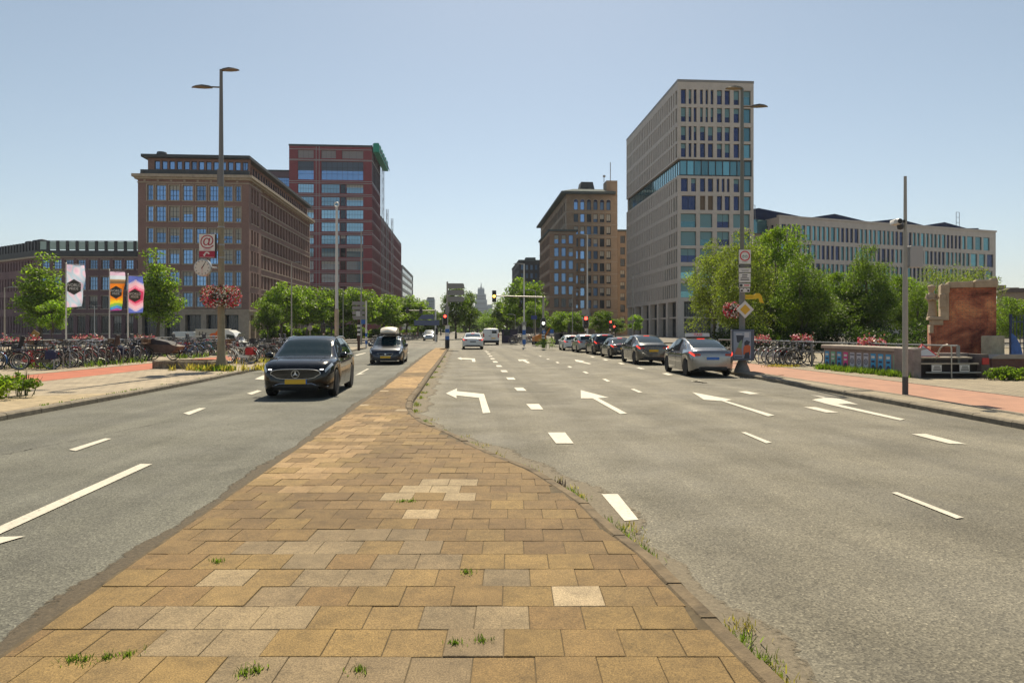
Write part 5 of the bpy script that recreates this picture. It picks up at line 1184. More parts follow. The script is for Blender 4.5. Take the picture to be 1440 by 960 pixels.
BM = {('bar',s): bar_mesh(s) for s in ('dutch','sport')}; BM['saddle'] = saddle_mesh(); BM['rack'] = rack_mesh()
for s in ('dutch','sport'):
    for k_, pm in FRAMES.items(): BM[('frame',s,k_)] = bike_frame(s, pm)
def crate_mesh(col):
    m = MB(); x0, x1, z0, z1 = .36,.70,.88,1.12; m.box(x0,x1,-.19,.19,z0,z0+.02)
    for z in (z0+.06,z0+.13,z0+.2): m.box(x0,x0+.012,-.19,.19,z,z+.04); m.box(x1-.012,x1,-.19,.19,z,z+.04); m.box(x0,x1,-.19,-.178,z,z+.04); m.box(x0,x1,.178,.19,z,z+.04)
    for x in (x0,x1-.02):
        for y in (-.19,.17): m.box(x,x+.02,y,y+.02,z0,z1)
    return m.mesh('front_crate', col)
CRM = crate_mesh(mat('crate_black',(.03,.03,.03),.6)); CRB = crate_mesh(mat('crate_brown',(.16,.085,.04),.7)); 
def bag_mesh(col):
    m = MB()
    for s in (-1,1):
        y0, y1 = sorted((s*.07,s*.20)); m.bevbox(-.74,-.36,y0,y1,.42,.74,.03)
    m.bevbox(-.72,-.38,-.07,.07,.752,.78,.01); return m.mesh('pannier_bag', col)
BAGS = {'black':bag_mesh(mat('bag_black',(.02,.02,.022),.7)),'navy':bag_mesh(mat('bag_navy',(.015,.02,.07),.7)),'red':bag_mesh(mat('bag_red',(.42,.02,.02),.7)),'blue':bag_mesh(mat('bag_blue',(.06,.2,.5),.7))}
def seat_mesh():
    m = MB(); m.bevbox(-.68,-.40,-.15,.15,.80,.90,.03); m.T = Matrix.Translation((-.66,0,.88)) @ Matrix.Rotation(R(-12),4,'Y'); m.bevbox(-.04,.03,-.16,.16,0,.48,.03); m.T = None; return m.mesh('child_seat', mat('seat_dark',(.03,.03,.035),.6))
CSM = seat_mesh()
def cover_mesh():
    m = MB(); rows = []
    for x, w_, z in ((-.43,.09,.96),(-.36,.115,1.01),(-.26,.09,.995),(-.16,.05,.975),(-.1,.03,.96)): rows.append([m.P((x,-w_,z-.06)),m.P((x,-w_*.8,z)),m.P((x,w_*.8,z)),m.P((x,w_,z-.06))])
    for A_, B_ in zip(rows, rows[1:]):
        for i in range(3): m.fa([A_[i],A_[i+1],B_[i+1],B_[i]])
    m.fa(rows[0]); return m.mesh('saddle_cover', mat('cover_pink',(.62,.05,.14),.5))
COV = cover_mesh()
BPROTO = {}
def bike(col, style, feat, x, y, z, rz, label, group, lean=0.0):
    key = (col, style, feat)
    if key not in BPROTO:
        t = thing('bicycle', label, 'bicycle', (x,y,z), rz, group)
        part('frame', BM[('frame',style,col)], t); part('wheel', WH, t, (-.54,0,.345)); part('wheel', WH, t, (.56,0,.345), (0,.3,0)); part('saddle', BM['saddle'], t); part('handlebar', BM[('bar',style)], t)
        part('luggage_rack', BM['rack'], t)
        if feat in ('black crate','brown crate'): part('front_crate', CRM if feat[1] == 'l' else CRB, t)
        elif feat.endswith('panniers'): part('pannier_bag', BAGS[feat.split()[0]], t)
        elif feat == 'child seat': part('child_seat', CSM, t)
        elif feat == 'pink saddle cover': part('saddle_cover', COV, t)
        BPROTO[key] = t
    else:
        t = copy_tree(BPROTO[key]); t.location = (x,y,z); tag(t, label, 'bicycle', group)
    t.rotation_euler = (lean, 0, rz); return t
rb_ = random.Random(21)
COLS = ['black']*9+['navy']*2+['silver']*3+['white']*2+['red']*2+['teal','olive','grey','grey','blue','brown']
FEATS = ['plain']*7+['black crate']*3+['brown crate']*2+['black panniers','navy panniers','red panniers','blue panniers','child seat','pink saddle cover']
FT = {'plain':'with bare rack','black crate':'with black front crate','brown crate':'with brown front crate','black panniers':'with black panniers','navy panniers':'with navy panniers','red panniers':'with red panniers','blue panniers':'with blue panniers','child seat':'with child seat','pink saddle cover':'with pink saddle cover'}
def row(n, fx, y0, dy, where, group, ang=0.0, skip=()):
    y = y0
    for i in range(n):
        c_, f_, s_ = rb_.choice(COLS), rb_.choice(FEATS), rb_.choice(['dutch','dutch','sport']); y += dy*rb_.uniform(.75,1.3)
        flip = rb_.random() < .4
        bike(c_, s_, f_, fx(y)+rb_.uniform(-.18,.18), y, SW, ang+rb_.uniform(-.22,.22)+(math.pi if flip else 0), f'{c_} bicycle {FT[f_]}, {ordn(i)} in the {where}', group, rb_.uniform(-.09,.09))
row(17, lambda y: -19.0-.02*(y-27), 26.6, .47, 'front row before the cargo trike', 'bicycles in the front rack row by the left cycle path', .1)
row(16, lambda y: -18.7, 38.2, .48, 'front row past the cargo trike', 'bicycles in the front rack row beyond the cargo trike', -.1)
row(36, lambda y: -21.0-.02*(y-27), 26.9, .52, 'rear railing row', 'bicycles in the rear rack row by the left railing', 0)
row(30, lambda y: -12.7-.065*(y-31), 31.2, .50, 'kerbside lamp row', 'bicycles in the kerbside row behind the left lamp post', .05)
for i, (c_, s_, f_, px, Y, rz) in enumerate([('silver','sport','plain',1038,32.5,.3),('silver','sport','plain',1084,32.2,.25),('white','dutch','plain',1093,31.7,.3),('silver','dutch','plain',1102,31.2,.2),('silver','sport','plain',1111,30.8,.3),('grey','dutch','black panniers',1120,30.4,.2),('black','dutch','plain',1130,29.8,.1)]):
    bike(c_, s_, f_, PX(px,Y), Y, SW, rz, f'{c_} bicycle {FT[f_]} in the right pavement rack, {ordn(i)} from the poster kiosk', 'bicycles in the right pavement rack', .03)
# rack hoops
def hoop_rack(name, label, pts, group, rz, long_=.7):
    for i, (x, y) in enumerate(pts):
        m = MB(); m.tube([(-.28,0,0),(-.28,0,.62),(-.2,0,.76),(0,0,.80),(.2,0,.76),(.28,0,.62),(.28,0,0)],.02,6); o = m.build(name, STEEL, None, True, loc=(x,y,SW), rz=rz); tag(o, label+f', {ordn(i)} from the near end', 'bike rack', group)
hoop_rack('bike_rack','grey steel hoop rack among the right parked bicycles',[(PX(1074+10*i,31.4-.3*i),31.4-.3*i) for i in range(5)],'hoop racks on the right pavement',.3)
hoop_rack('bike_rack','grey steel hoop rack under the left bicycles',[(-18.2-.02*i,27.4+1.0*i) for i in range(7)],'hoop racks by the left cycle path',1.57)
# cargo trike with long wooden box
t = thing('cargo_trike','long brown wooden cargo trike with black wheels parked between the bicycle rows','cargo bike',(PX(216,35.4),35.4,SW),.02)
WOOD = mat('box_wood',(.125,.09,.068),.75,var=.3,vs=5)
m = MB(); m.prism_y([(-1.35,.38),(1.05,.38),(1.5,.72),(1.1,.80),(-.2,.84),(-1.25,.78)],-.4,.4); m.build('wooden_box', WOOD, t)
m = MB(); m.prism_y([(-.95,.80),(-.7,1.05),(.2,1.1),(.9,.95),(1.1,.81)],-.38,.38); m.build('cover_sheet', mat('sheet_grey',(.045,.045,.05),.8,var=.3), t)
for x, y in ((-.25,-.44),(-.25,.44),(1.0,0)):
    part('wheel', WH, t, (x,y,.345))
m = MB(); m.tube([(-1.35,0,.3),(1.0,0,.34),(1.7,0,.45)],.03,6); m.tube([(1.5,-.3,.35),(1.95,-.3,.95)],.03,5); m.tube([(1.0,0,.35),(1.25,0,1.1)],.02,6); m.tube([(1.15,-.3,1.08),(1.3,0,1.12),(1.15,.3,1.08)],.015,6); m.build('frame', FRAMES['black'], t)
m = MB(); m.box(-1.0,-.55,-.415,-.402,.44,.6); m.build('white_plate', PLW, t)

r5 = random.Random(77)
for i in range(34):
    f = i/33; Y = 66+f*52; px = lerp(528,592,f)+r5.uniform(-2,2); c_ = r5.choice(COLS); f_ = r5.choice(FEATS[:12])
    bike(c_, 'dutch', f_, PX(px,Y), Y, SW, r5.uniform(-.3,.3)+(.8 if i%2 else 0), f'{c_} bicycle {FT[f_]}, {ordn(i)} in the far row under avenue trees', 'distant bicycles under the left avenue trees', .05)
for i in range(14):
    Y = 74+i*1.5; c_ = r5.choice(COLS); bike(c_, 'dutch', 'plain', PX(726+2.6*i,Y), Y, SW, r5.uniform(-.4,.4), f'{c_} bicycle, {ordn(i)} from the left in the distant row right of the kiosk', 'distant bicycles right of the kiosk', .05)
# ================================================================ street furniture
CONC = mat('mast_concrete',(.28,.235,.155),.85,var=.18,vs=4,bump=.3,bs=60); POLEG = mat('pole_grey',(.33,.31,.275),.5,.2,var=.1); POLEW = mat('pole_white',(.62,.61,.58),.5); DKG = mat('metal_dark',(.05,.05,.055),.5,.3)
SGW = mat('sign_face_white',(.70,.68,.64),.5); SGB = mat('sign_back_grey',(.26,.255,.245),.6,.2); CRIM = mat('sign_crimson',(.36,.015,.05),.5); SGY = mat('sign_yellow',(.72,.47,.015),.5); INK = mat('sign_ink',(.03,.03,.035),.6); SGR = mat('sign_red',(.55,.02,.03),.5); SBL = mat('sign_blue',(.03,.13,.42),.5)
LENSG = mat('lamp_glass',(.35,.33,.28),.2)
def flowers_mb(seed, shape, n, size, cols):
    r = random.Random(seed); mb = MB()
    for _ in range(n):
        p, tint = shape(r); nrm = Vector((r.gauss(0,1),r.gauss(-.4,1),r.gauss(.5,1))).normalized(); a = nrm.orthogonal().normalized(); b2 = nrm.cross(a); s = size*r.uniform(.6,1.3)
        m = tint if tint is not None else r.choices(range(len(cols)), cols)[0]
        if m == 0: mb.poly([p-a*s*1.2,p+b2*s*.5,p+a*s*1.2,p-b2*s*.5], 0)
        else: mb.poly([p+(a*math.cos(2*math.pi*q/5)+b2*math.sin(2*math.pi*q/5))*s*.8 for q in range(5)], m)
    return mb
FL_L = leafmat('flower_leaf',(.03,.055,.015),(.05,.085,.02),(.08,.12,.03)); FL_P = mat('petal_pink',(.78,.10,.20),.6); FL_W = mat('petal_white',(.85,.78,.70),.6); FL_R = mat('petal_red',(.72,.015,.035),.6); FL_S = mat('petal_salmon',(.80,.32,.28),.6); FL_D = mat('petal_dark',(.10,.02,.03),.7)
FLM = [FL_L,FL_P,FL_W,FL_R,FL_S,FL_D]
def ring_shape(R0, rz, h):
    def f(r):
        a = r.uniform(0,2*math.pi); b2 = r.uniform(0,2*math.pi); q = r.random()**.4
        p = Vector(((R0+rz*q*math.cos(b2))*math.cos(a), (R0+rz*q*math.cos(b2))*math.sin(a), h*q*math.sin(b2)-(.06*r.random())))
        bias = math.sin(a*2.0+.6)
        t = r.choices([0,1,2,3,4,5],[3,1.2+bias,1.6-bias,1.5+bias,.5,.8-.3*bias])[0]; return p, t
    return f
def basket(px, Y, py, R0, rz, h, n, label, seed):
    t = thing('flower_basket', label, 'flower basket', (PX(px,Y),Y,PZ(py,Y)))
    flowers_mb(seed, ring_shape(R0,rz,h), n, .040, [1]*6).build('flowers', FLM, t)
    m = MB(); m.lathe([(.10,-.12),(R0*.9,-.15),(R0,-.02),(R0*.9,.06),(.1,.04)],(0,0,0),'z',20); m.build('pot', DKG, t); return t
def lamp_head(m, base, d, L_, w_, z):                            # flat leaf shaped lantern, d = +-1 along x
    x0, y0 = base; rows = []
    for f, ww, th in ((0,.35,.05),(.12,.55,.075),(.45,1,.085),(.75,.8,.06),(.93,.4,.035),(1,.08,.015)):
        x = x0+d*L_*f; z_ = z+.05*f*(1-f)*1.2+.02*f; rows.append([m.P((x,y0-w_*ww/2,z_)),m.P((x,y0-w_*ww*.3,z_+th)),m.P((x,y0+w_*ww*.3,z_+th)),m.P((x,y0+w_*ww/2,z_)),m.P((x,y0,z_-.02))])
    for A_, B_ in zip(rows, rows[1:]):
        for i in range(5): m.fa([A_[i],A_[(i+1)%5],B_[(i+1)%5],B_[i]] if d > 0 else [A_[i],B_[i],B_[(i+1)%5],A_[(i+1)%5]])
    m.fa(rows[0]); m.fa(rows[-1])
# ---- left lamp post
Y = 26.9; X = PX(311,Y); s = Y/FX
t = thing('street_lamp','tall concrete street lamp with two flat lanterns above the round clock','street lamp',(X,Y,SW))
m = MB(); zt = PZ(98,Y)-SW
m.tube([(0,0,0),(0,0,.12),(0,0,.5),(0,0,1.2),(0,0,3.2),(0,0,7.2)],[.25,.24,.165,.14,.125,.105],14)
m.build('mast_base', CONC, t, True); m = MB(); m.tube([(0,0,7.1),(0,0,zt)],[.10,.06],12); m.box(-.14,-.06,-.05,.05,7.3,7.9); m.build('mast_top', mat('mast_grey',(.19,.18,.17),.5,.3), t, True)
LH = mat('lantern_brown',(.16,.13,.10),.45,.3)
m = MB(); lamp_head(m,(0.0,0),1,.72,.34,zt-.05); m.build('lantern', LH, t); m = MB(); m.tube([(0,0,PZ(123,Y)-SW),(-.38,0,PZ(122.5,Y)-SW)],.03,6); lamp_head(m,(-.36,0),-1,.80,.34,PZ(122.5,Y)-SW-.04); m.build('lantern', LH, t)
m = MB()
for z in (4.4,4.9,5.6): m.lathe([(.125,z),(.128,z),(.128,z+.05),(.125,z+.05)],(0,0,0),'z',14)
m.build('steel_band', STEEL, t)
# at sign
t = thing('at_sign','white sign with a big dark red at symbol over a crimson strip','sign',(PX(294.7,Y)-.0,Y-.16,0))
hw = 11.3*s; z0, z1, zm = PZ(363.5,Y), PZ(330,Y), PZ(353.8,Y)
m = MB(); m.bevbox(-hw,hw,-.06,.10,z0,z1,.01); m.build('casing', DKG, t); m = MB(); m.box(-hw+.01,hw-.01,-.07,-.061,zm+.003,z1-.01); m.build('white_face', SGW, t); m = MB(); m.box(-hw+.01,hw-.01,-.07,-.061,z0+.01,zm); m.build('crimson_strip', CRIM, t)
text('lettering','@',.56,t,(0,-.074,(zm+z1)/2+.05),UPR,CRIM); m = MB(); zc = z0+.02
for q in range(12):
    a0, a1 = R(20+q*12.5), R(20+(q+1)*12.5); m.poly([(.115*math.cos(a0),-.074,zc+.10+.115*math.sin(a0)),(.065*math.cos(a0),-.074,zc+.10+.065*math.sin(a0)),(.065*math.cos(a1),-.074,zc+.10+.065*math.sin(a1)),(.115*math.cos(a1),-.074,zc+.10+.115*math.sin(a1))])
m.poly([(-.16,-.074,zc+.12),(-.10,-.074,zc+.03),(-.05,-.074,zc+.12)]); m.build('arrow_mark', SGW, t)
m = MB()
for q in range(7): m.box(-.13+q*.04,-.105+q*.04,-.0735,-.070,zm+.045,zm+.07)
m.build('small_print', CRIM, t); m = MB(); m.box(-hw+.04,hw-.04,-.0735,-.070,z0+.018,z0+.03); m.build('small_print', SGW, t)
m = MB(); m.tube([(hw*.6,.05,z0+.3),(hw+.35,.15,z0+.3)],.025,6); m.tube([(hw*.6,.05,z1-.2),(hw+.35,.15,z1-.2)],.025,6); m.build('bracket', STEEL, t)
# clock
t = thing('street_clock','round white faced clock with black hands hanging from the left lamp post','clock',(PX(288.4,Y),Y-.18,PZ(377,Y)))
m = MB(); m.lathe([(.30,-.07),(.335,-.06),(.335,.08),(.30,.10)],(0,0,0),'y',32); m.build('casing', mat('clock_casing',(.42,.42,.41),.35,.6), t, True); m = MB(); m.disc((0,-.073,0),.298,32); fc = m.build('dial', mat('dial_white',(.66,.62,.55),.5), t)
m = MB()
for q in range(12): a = 2*math.pi*q/12; c_, s_ = math.cos(a), math.sin(a); n_ = (-s_*.012,c_*.012); m.poly([(c_*.23-n_[0],-.076,s_*.23-n_[1]),(c_*.28-n_[0],-.076,s_*.28-n_[1]),(c_*.28+n_[0],-.076,s_*.28+n_[1]),(c_*.23+n_[0],-.076,s_*.23+n_[1])])
m.build('hour_marks', INK, fc)
def hand(a, l, w_, mt, yy):
    m = MB(); c_, s_ = math.sin(R(a)), math.cos(R(a)); n_ = (s_*w_,-c_*w_); m.poly([(-c_*.05-n_[0],yy,-s_*.05-n_[1]),(c_*l-n_[0]*.6,yy,s_*l-n_[1]*.6),(c_*l+n_[0]*.6,yy,s_*l+n_[1]*.6),(-c_*.05+n_[0],yy,-s_*.05+n_[1])]); m.build('clock_hand', mt, t)
hand(31,.25,.014,INK,-.079); hand(34,.16,.018,INK,-.082); hand(180,.24,.006,SGR,-.085)
m = MB(); m.tube([(.30,.02,0),(.62,.12,-.02)],.035,8); m.build('bracket', STEEL, t)
basket(310.5,Y,416,.47,.32,.42,3800,'big round hanging basket of white, pink and red flowers around the left lamp post',3)
def pointer(name, label, x, y, z, d, rz):                        # yellow curved finger sign
    t = thing(name, label, 'direction sign', (x,y,z), rz); pts = [(0,.09),(.34,.09),(.42,.15),(.56,.15),(.64,.06),(.70,-.16),(.74,-.22),(.60,-.20),(.56,-.17),(.52,-.02),(.44,-.06),(.34,-.07),(0,-.07)]
    m = MB(); m.prism_y([(d*a,b_) for a,b_ in pts] if d > 0 else [(d*a,b_) for a,b_ in pts][::-1], -.012, .012); m.build('arrow_board', SGY, t)
    m = MB(); m.box(*( (.02,.30) if d > 0 else (-.30,-.02) ),-.016,-.0125,-.012,.018); m.build('small_print', mat('sign_ochre',(.45,.27,.01),.6), t); m = MB(); m.tube([(0,0,0),(-d*.16,.02,0)],.02,5); m.build('clamp', STEEL, t); return t
pointer('yellow_pointer','curled yellow arrow sign poking out beside the left flower basket',X-.12,Y+.14,PZ(411,Y),-1,R(-25))
t = thing('diamond_sign','back of a grey diamond road sign on the left lamp post below the flowers','sign',(PX(308,Y),Y+.17,PZ(436,Y)))
m = MB(); q = 8*s; m.prism_y([(-q,0),(0,-q),(q,0),(0,q)],-.01,.01); m.build('plate', SGB, t); m = MB(); m.box(-.12,.20,-.03,-.011,-.04,.04); m.build('clamp', STEEL, t)
# ---- right lamp post with its signs
Y = 26.0; X = PX(1043.5,Y); s = Y/FX; zt = PZ(125,Y)-SW
t = thing('street_lamp','tall grey street lamp with two flat lanterns carrying the stack of parking signs','street lamp',(X,Y,SW))
m = MB(); m.tube([(0,0,0),(0,0,.1),(0,0,.45),(0,0,1.0),(0,0,3.4)],[.30,.27,.13,.115,.10],14); m.build('mast_base', mat('mast_stone',(.23,.22,.20),.8,var=.2,vs=4), t, True); m = MB(); m.tube([(0,0,3.35),(0,0,zt)],[.085,.06],12); m.build('mast_top', mat('mast_olive',(.17,.165,.14),.5,.3), t, True)
m = MB(); lamp_head(m,(.02,0),-1,.66,.34,zt-.02); m.build('lantern', mat('lantern_ochre',(.22,.18,.12),.5,.2), t); m = MB(); z_ = PZ(150,Y)-SW; m.tube([(0,0,z_),(.40,0,z_)],.03,6); lamp_head(m,(.34,0),1,.64,.32,z_-.03); m.build('lantern', LH, t)
def plate(name, label, px0, px1, py0, py1, Y_, dy=-.14, mt=SGW, back=SGB, th=.02):
    x0, x1 = PX(px0,Y_), PX(px1,Y_); t = thing(name, label, 'sign', ((x0+x1)/2,Y_+dy,(PZ(py0,Y_)+PZ(py1,Y_))/2)); w_, h_ = (x1-x0)/2, (PZ(py0,Y_)-PZ(py1,Y_))/2
    m = MB(); m.box(-w_,w_,-th/2,th/2,-h_,h_); m.build('plate', back, t); m = MB(); m.box(-w_+.012,w_-.012,-th/2-.004,-th/2-.001,-h_+.012,h_-.012); m.build('face', mt, t); return t, w_, h_, -th/2-.006
t, w_, h_, yf = plate('no_cycling_sign','white sign with a red ring around bicycles, topmost plate on the right lamp post',1037,1054.2,351.5,371.7,Y)
m = MB(); m.disc((0,yf,.03),.195,28,'y',0,.15); m.build('red_ring', SGR, t)
m = MB()
for x in (-.065,.065): m.disc((x,yf,-.0),.05,12,'y',0,.036)
m.box(-.05,.05,yf-.001,yf,.02,.032); m.box(-.07,-.055,yf-.001,yf,.0,.07); m.box(.04,.055,yf-.001,yf,.0,.07); m.box(-.1,.1,yf-.001,yf,-.215,-.2); m.build('bicycle_mark', mat('sign_green_ink',(.05,.16,.12),.6), t)
t, w_, h_, yf = plate('dark_strip_sign','narrow black strip sign under the bicycle ban plate',1036.8,1054.5,372.4,376.2,Y,mt=INK)
m = MB(); m.box(-.18,.18,yf-.001,yf,-.015,.012); m.build('small_print', SGB, t)
t, w_, h_, yf = plate('white_strip_sign','low white text plate under the black strip on the right lamp post',1036.8,1054.3,377.0,383.6,Y)
m = MB(); m.box(-.17,.17,yf-.001,yf,.012,.032); m.box(-.12,.14,yf-.001,yf,-.04,-.02); m.build('small_print', SGB, t)
t, w_, h_, yf = plate('text_plate','square white plate with four lines of dark text on the right lamp post',1037,1054,384.4,397.6,Y)
m = MB()
for q, (a, c_) in enumerate(((-.10,.10),(-.11,.09),(-.16,.16),(-.17,.17))): m.box(a,c_,yf-.001,yf,.095-q*.065,.125-q*.065)
m.build('small_print', INK, t)
t, w_, h_, yf = plate('camera_plate','small white plate with a camera mark and red text above the arrows plate',1037.2,1053.6,398.8,404.2,Y)
m = MB(); m.disc((-.14,yf,0),.05,12); m.box(-.20,-.08,yf-.001,yf,-.03,.03); m.build('camera_mark', INK, t); m = MB(); m.box(-.03,.17,yf-.001,yf,-.02,.02); m.build('small_print', SGR, t)
t, w_, h_, yf = plate('arrows_plate','white plate with two black arrows pointing down and outward, lowest of the stack',1038.8,1052.8,405,411.4,Y)
m = MB()
for d in (-1,1): m.poly([(d*.17,yf,-.06),(d*.06,yf,-.05),(d*.14,yf,.035)] if d < 0 else [(d*.17,yf,-.06),(d*.14,yf,.035),(d*.06,yf,-.05)]); m.poly([(d*.11,yf,-.02),(d*.04,yf,.055),(d*.055,yf,.068),(d*.125,yf,-.005)])
m.build('arrow_mark', INK, t)
pointer('yellow_pointer','curled yellow arrow sign sticking out to the right of the right lamp post',X+.10,Y-.05,PZ(418,Y),1,R(4))
t = thing('priority_sign','yellow and white diamond priority sign on the right lamp post','sign',(PX(1045.7,Y),Y-.16,PZ(435.3,Y)))
q = 12.3*s; m = MB(); m.prism_y([(-q,0),(0,-q),(q,0),(0,q)],-.012,.012); m.build('plate', SGW, t); m = MB(); q *= .60; m.prism_y([(-q,0),(0,-q),(q,0),(0,q)],-.018,-.0125); m.build('yellow_face', mat('sign_amber',(.68,.40,.03),.5), t)
basket(1029,Y+.25,434.5,.16,.20,.30,1200,'small hanging basket of red and white flowers behind the priority diamond',8)
# poster kiosk round the mast
t = thing('poster_kiosk','square advertising box with a dark poster wrapped around the right lamp post','poster kiosk',(PX(1043.7,Y),Y,0),R(-14)); z0, z1 = PZ(506,Y), PZ(463,Y); w_ = .40
KG = mat('kiosk_blue_grey',(.10,.115,.15),.4,.4); m = MB(); m.bevbox(-w_,w_,-.40,.40,z0,z1,.02); m.build('casing', KG, t)
m = MB(); r9 = random.Random(4); PO = [mat('poster_sky',(.30,.34,.42),.3),mat('poster_dark',(.03,.035,.06),.3),mat('poster_orange',(.65,.13,.04),.3),mat('poster_green',(.20,.30,.16),.3),mat('poster_skin',(.45,.2,.13),.3),mat('poster_pale',(.55,.55,.58),.3)]
def prect(x0, x1, za, zb, mi, y): m.poly([(x0,y,za),(x1,y,za),(x1,y,zb),(x0,y,zb)],mi)
H_ = z1-z0; px_ = lambda f: -w_+.06+f*(.62); pz_ = lambda f: z0+.08+f*(H_-.16)
prect(px_(0),px_(1),pz_(0),pz_(1),0,-.404)
m.poly([(px_(.1),-.407,pz_(.2)),(px_(.45),-.407,pz_(.25)),(px_(.5),-.407,pz_(.7)),(px_(.35),-.407,pz_(.62))],3); m.poly([(px_(.05),-.409,pz_(.15)),(px_(.5),-.409,pz_(.12)),(px_(.45),-.409,pz_(.36)),(px_(.2),-.409,pz_(.4))],4)
m.poly([(px_(.55),-.411,pz_(.14)),(px_(.95),-.411,pz_(.14)),(px_(.98),-.411,pz_(.45)),(px_(.75),-.411,pz_(.56)),(px_(.58),-.411,pz_(.42))],2); m.poly([(px_(.62),-.413,pz_(.48)),(px_(.86),-.413,pz_(.50)),(px_(.95),-.413,pz_(.62)),(px_(.75),-.413,pz_(.68)),(px_(.62),-.413,pz_(.6))],1)
m.poly([(px_(.6),-.415,pz_(.0)),(px_(.92),-.415,pz_(.0)),(px_(.9),-.415,pz_(.24)),(px_(.66),-.415,pz_(.2))],1); prect(px_(.12),px_(.5),pz_(.88),pz_(.92),5,-.407); prect(px_(.62),px_(.9),pz_(.78),pz_(.96),5,-.406); prect(px_(.05),px_(.5),pz_(.04),pz_(.07),1,-.411)
m.poly([(px_(.2),-.406,pz_(.6)),(px_(.5),-.406,pz_(.55)),(px_(.6),-.406,pz_(.85)),(px_(.15),-.406,pz_(.86))],1)
m.build('poster', PO, t); m = MB(); m.poly([(w_+.004,-.3,z0+.08),(w_+.004,.3,z0+.08),(w_+.004,.3,z1-.08),(w_+.004,-.3,z1-.08)],0); m.poly([(w_+.007,-.2,z0+.15),(w_+.007,.25,z0+.15),(w_+.007,.2,z0+.6),(w_+.007,-.1,z0+.55)],1); m.poly([(w_+.007,-.25,z0+.62),(w_+.007,.2,z0+.68),(w_+.007,.28,z1-.12),(w_+.007,-.22,z1-.2)],2); m.build('poster', [mat('poster_brown',(.26,.17,.13),.4),PO[2],PO[1]], t)
# ---- camera pole
Y = 16.75; X = PX(1273,Y); s = Y/FX
t = thing('camera_pole','tapering light grey pole with a dark foot standing on the right kerb','pole',(X,Y,SW)); zt = PZ(248,Y)-SW
m = MB(); m.tube([(0,0,.42),(0,0,2.6),(0,0,zt*.62),(0,0,zt)],[.063,.060,.045,.034],12); m.build('shaft', POLEG, t, True); m = MB(); m.tube([(0,0,0),(0,0,.44)],[.068,.067],14); m.build('foot_sleeve', mat('sleeve_dark',(.075,.07,.07),.7), t, True)
t = thing('traffic_camera','pale traffic camera pod clamped to the grey pole','camera',(PX(1262,Y),Y-.02,PZ(315,Y)))
m = MB(); m.lathe([(.001,-.10),(.07,-.095),(.08,-.03),(.08,.14),(.06,.15)],(0,0,.05),'y',14); m.bevbox(-.13,.06,-.08,.14,-.01,.10,.02); m.build('housing', POLEW, t, True); m = MB(); m.disc((0,-.105,.05),.06,14); m.disc((.1,-.085,.05),.04,12); m.build('lens', PLAS, t); m = MB(); m.lathe([(.001,-.15),(.06,-.13),(.075,-.07),(.07,-.02)],(.06,0,0),'z',12); m.build('dome', DKG, t, True); m = MB(); m.tube([(0,0,0),(.17,.02,-.02)],.02,6); m.build('bracket', STEEL, t)
t = thing('control_box','grey control cabinet box strapped high on the camera pole','box',(PX(1286.5,Y),Y,0)); z0, z1 = PZ(376,Y), PZ(346,Y)
m = MB(); m.bevbox(-.155,.155,-.09,.11,z0,z1,.012); m.build('cabinet', mat('cabinet_grey',(.36,.36,.36),.5), t); m = MB(); m.box(-.26,-.155,-.03,.03,z0+.03,z0+.06); m.box(-.26,-.155,-.03,.03,z1-.06,z1-.03); m.build('bracket', STEEL, t)
# ---- flags
def flag(px, Y, top, bot, x0, x1, fn, label, seed, ptop):
    t = thing('flagpole', label[0], 'flagpole', (PX(px,Y),Y,SW)); m = MB(); zt = PZ(ptop,Y)-SW; m.tube([(0,0,0),(0,0,zt)],[.05,.03],10); m.build('pole', POLEW, t, True); m = MB(); m.lathe([(.001,zt+.09),(.045,zt+.05),(.03,zt)],(0,0,0),'z',10); m.build('finial', POLEW, t)
    f = thing('banner_flag', label[1], 'flag', (PX(px,Y),Y-.02,0)); r = random.Random(seed); W_, z0, z1 = (x1-x0)/FX*Y, PZ(bot,Y), PZ(top,Y); H_ = z1-z0
    nu, nv = 22, 52; v = []; fc = []; cols = []
    for j in range(nv+1):
        for i in range(nu+1):
            u, q = i/nu, j/nv; x = .05+u*W_*(1-.08*q*(1-u*.2)*seed%1.0) ; y = .10*math.sin(u*5+q*4+seed)*u+.05*math.sin(q*11+u*3+seed)*u; v.append((x,y,z1-q*H_-.05*u*math.sin(q*3+seed)))
    for j in range(nv):
        for i in range(nu): a = j*(nu+1)+i; fc.append((a+nu+1,a+nu+2,a+1,a)); cols.append(fn((i+.5)/nu,(j+.5)/nv))
    me = bpy.data.meshes.new('cloth'); me.from_pydata(v,[],fc); me.materials.append(FLAGM); me.polygons.foreach_set('use_smooth',[True]*len(fc)); ca = me.color_attributes.new('print','FLOAT_COLOR','CORNER'); k_ = 0
    for c_ in cols:
        for _ in range(4): ca.data[k_].color = (*c_,1); k_ += 1
    part('cloth', me, f); zc = z1-H_*.53; xc = .05+W_*.5
    em = MB(); hx = [(xc+W_*.44*math.sin(R(60*q)), -.17, zc+W_*.44*math.cos(R(60*q))) for q in range(6)]; em.poly(hx[::-1]); em.poly([(a,-.15,b_) for a,_,b_ in hx]); e = em.build('hexagon_emblem', mat('emblem_black',(.05,.048,.045),.7), f)
    SGWF = mat('emblem_white',(.75,.73,.70),.6)
    text('lettering','WORLD',W_*.235,e,(xc,-.175,zc+W_*.10),UPR,SGWF); text('lettering','PRIDE',W_*.20,e,(xc,-.175,zc-W_*.10),UPR,SGWF)
    m = MB(); m.tube([(0,0,z1+.02),(W_+.05,0,z1+.02)],.012,5); m.build('top_rod', POLEW, f)
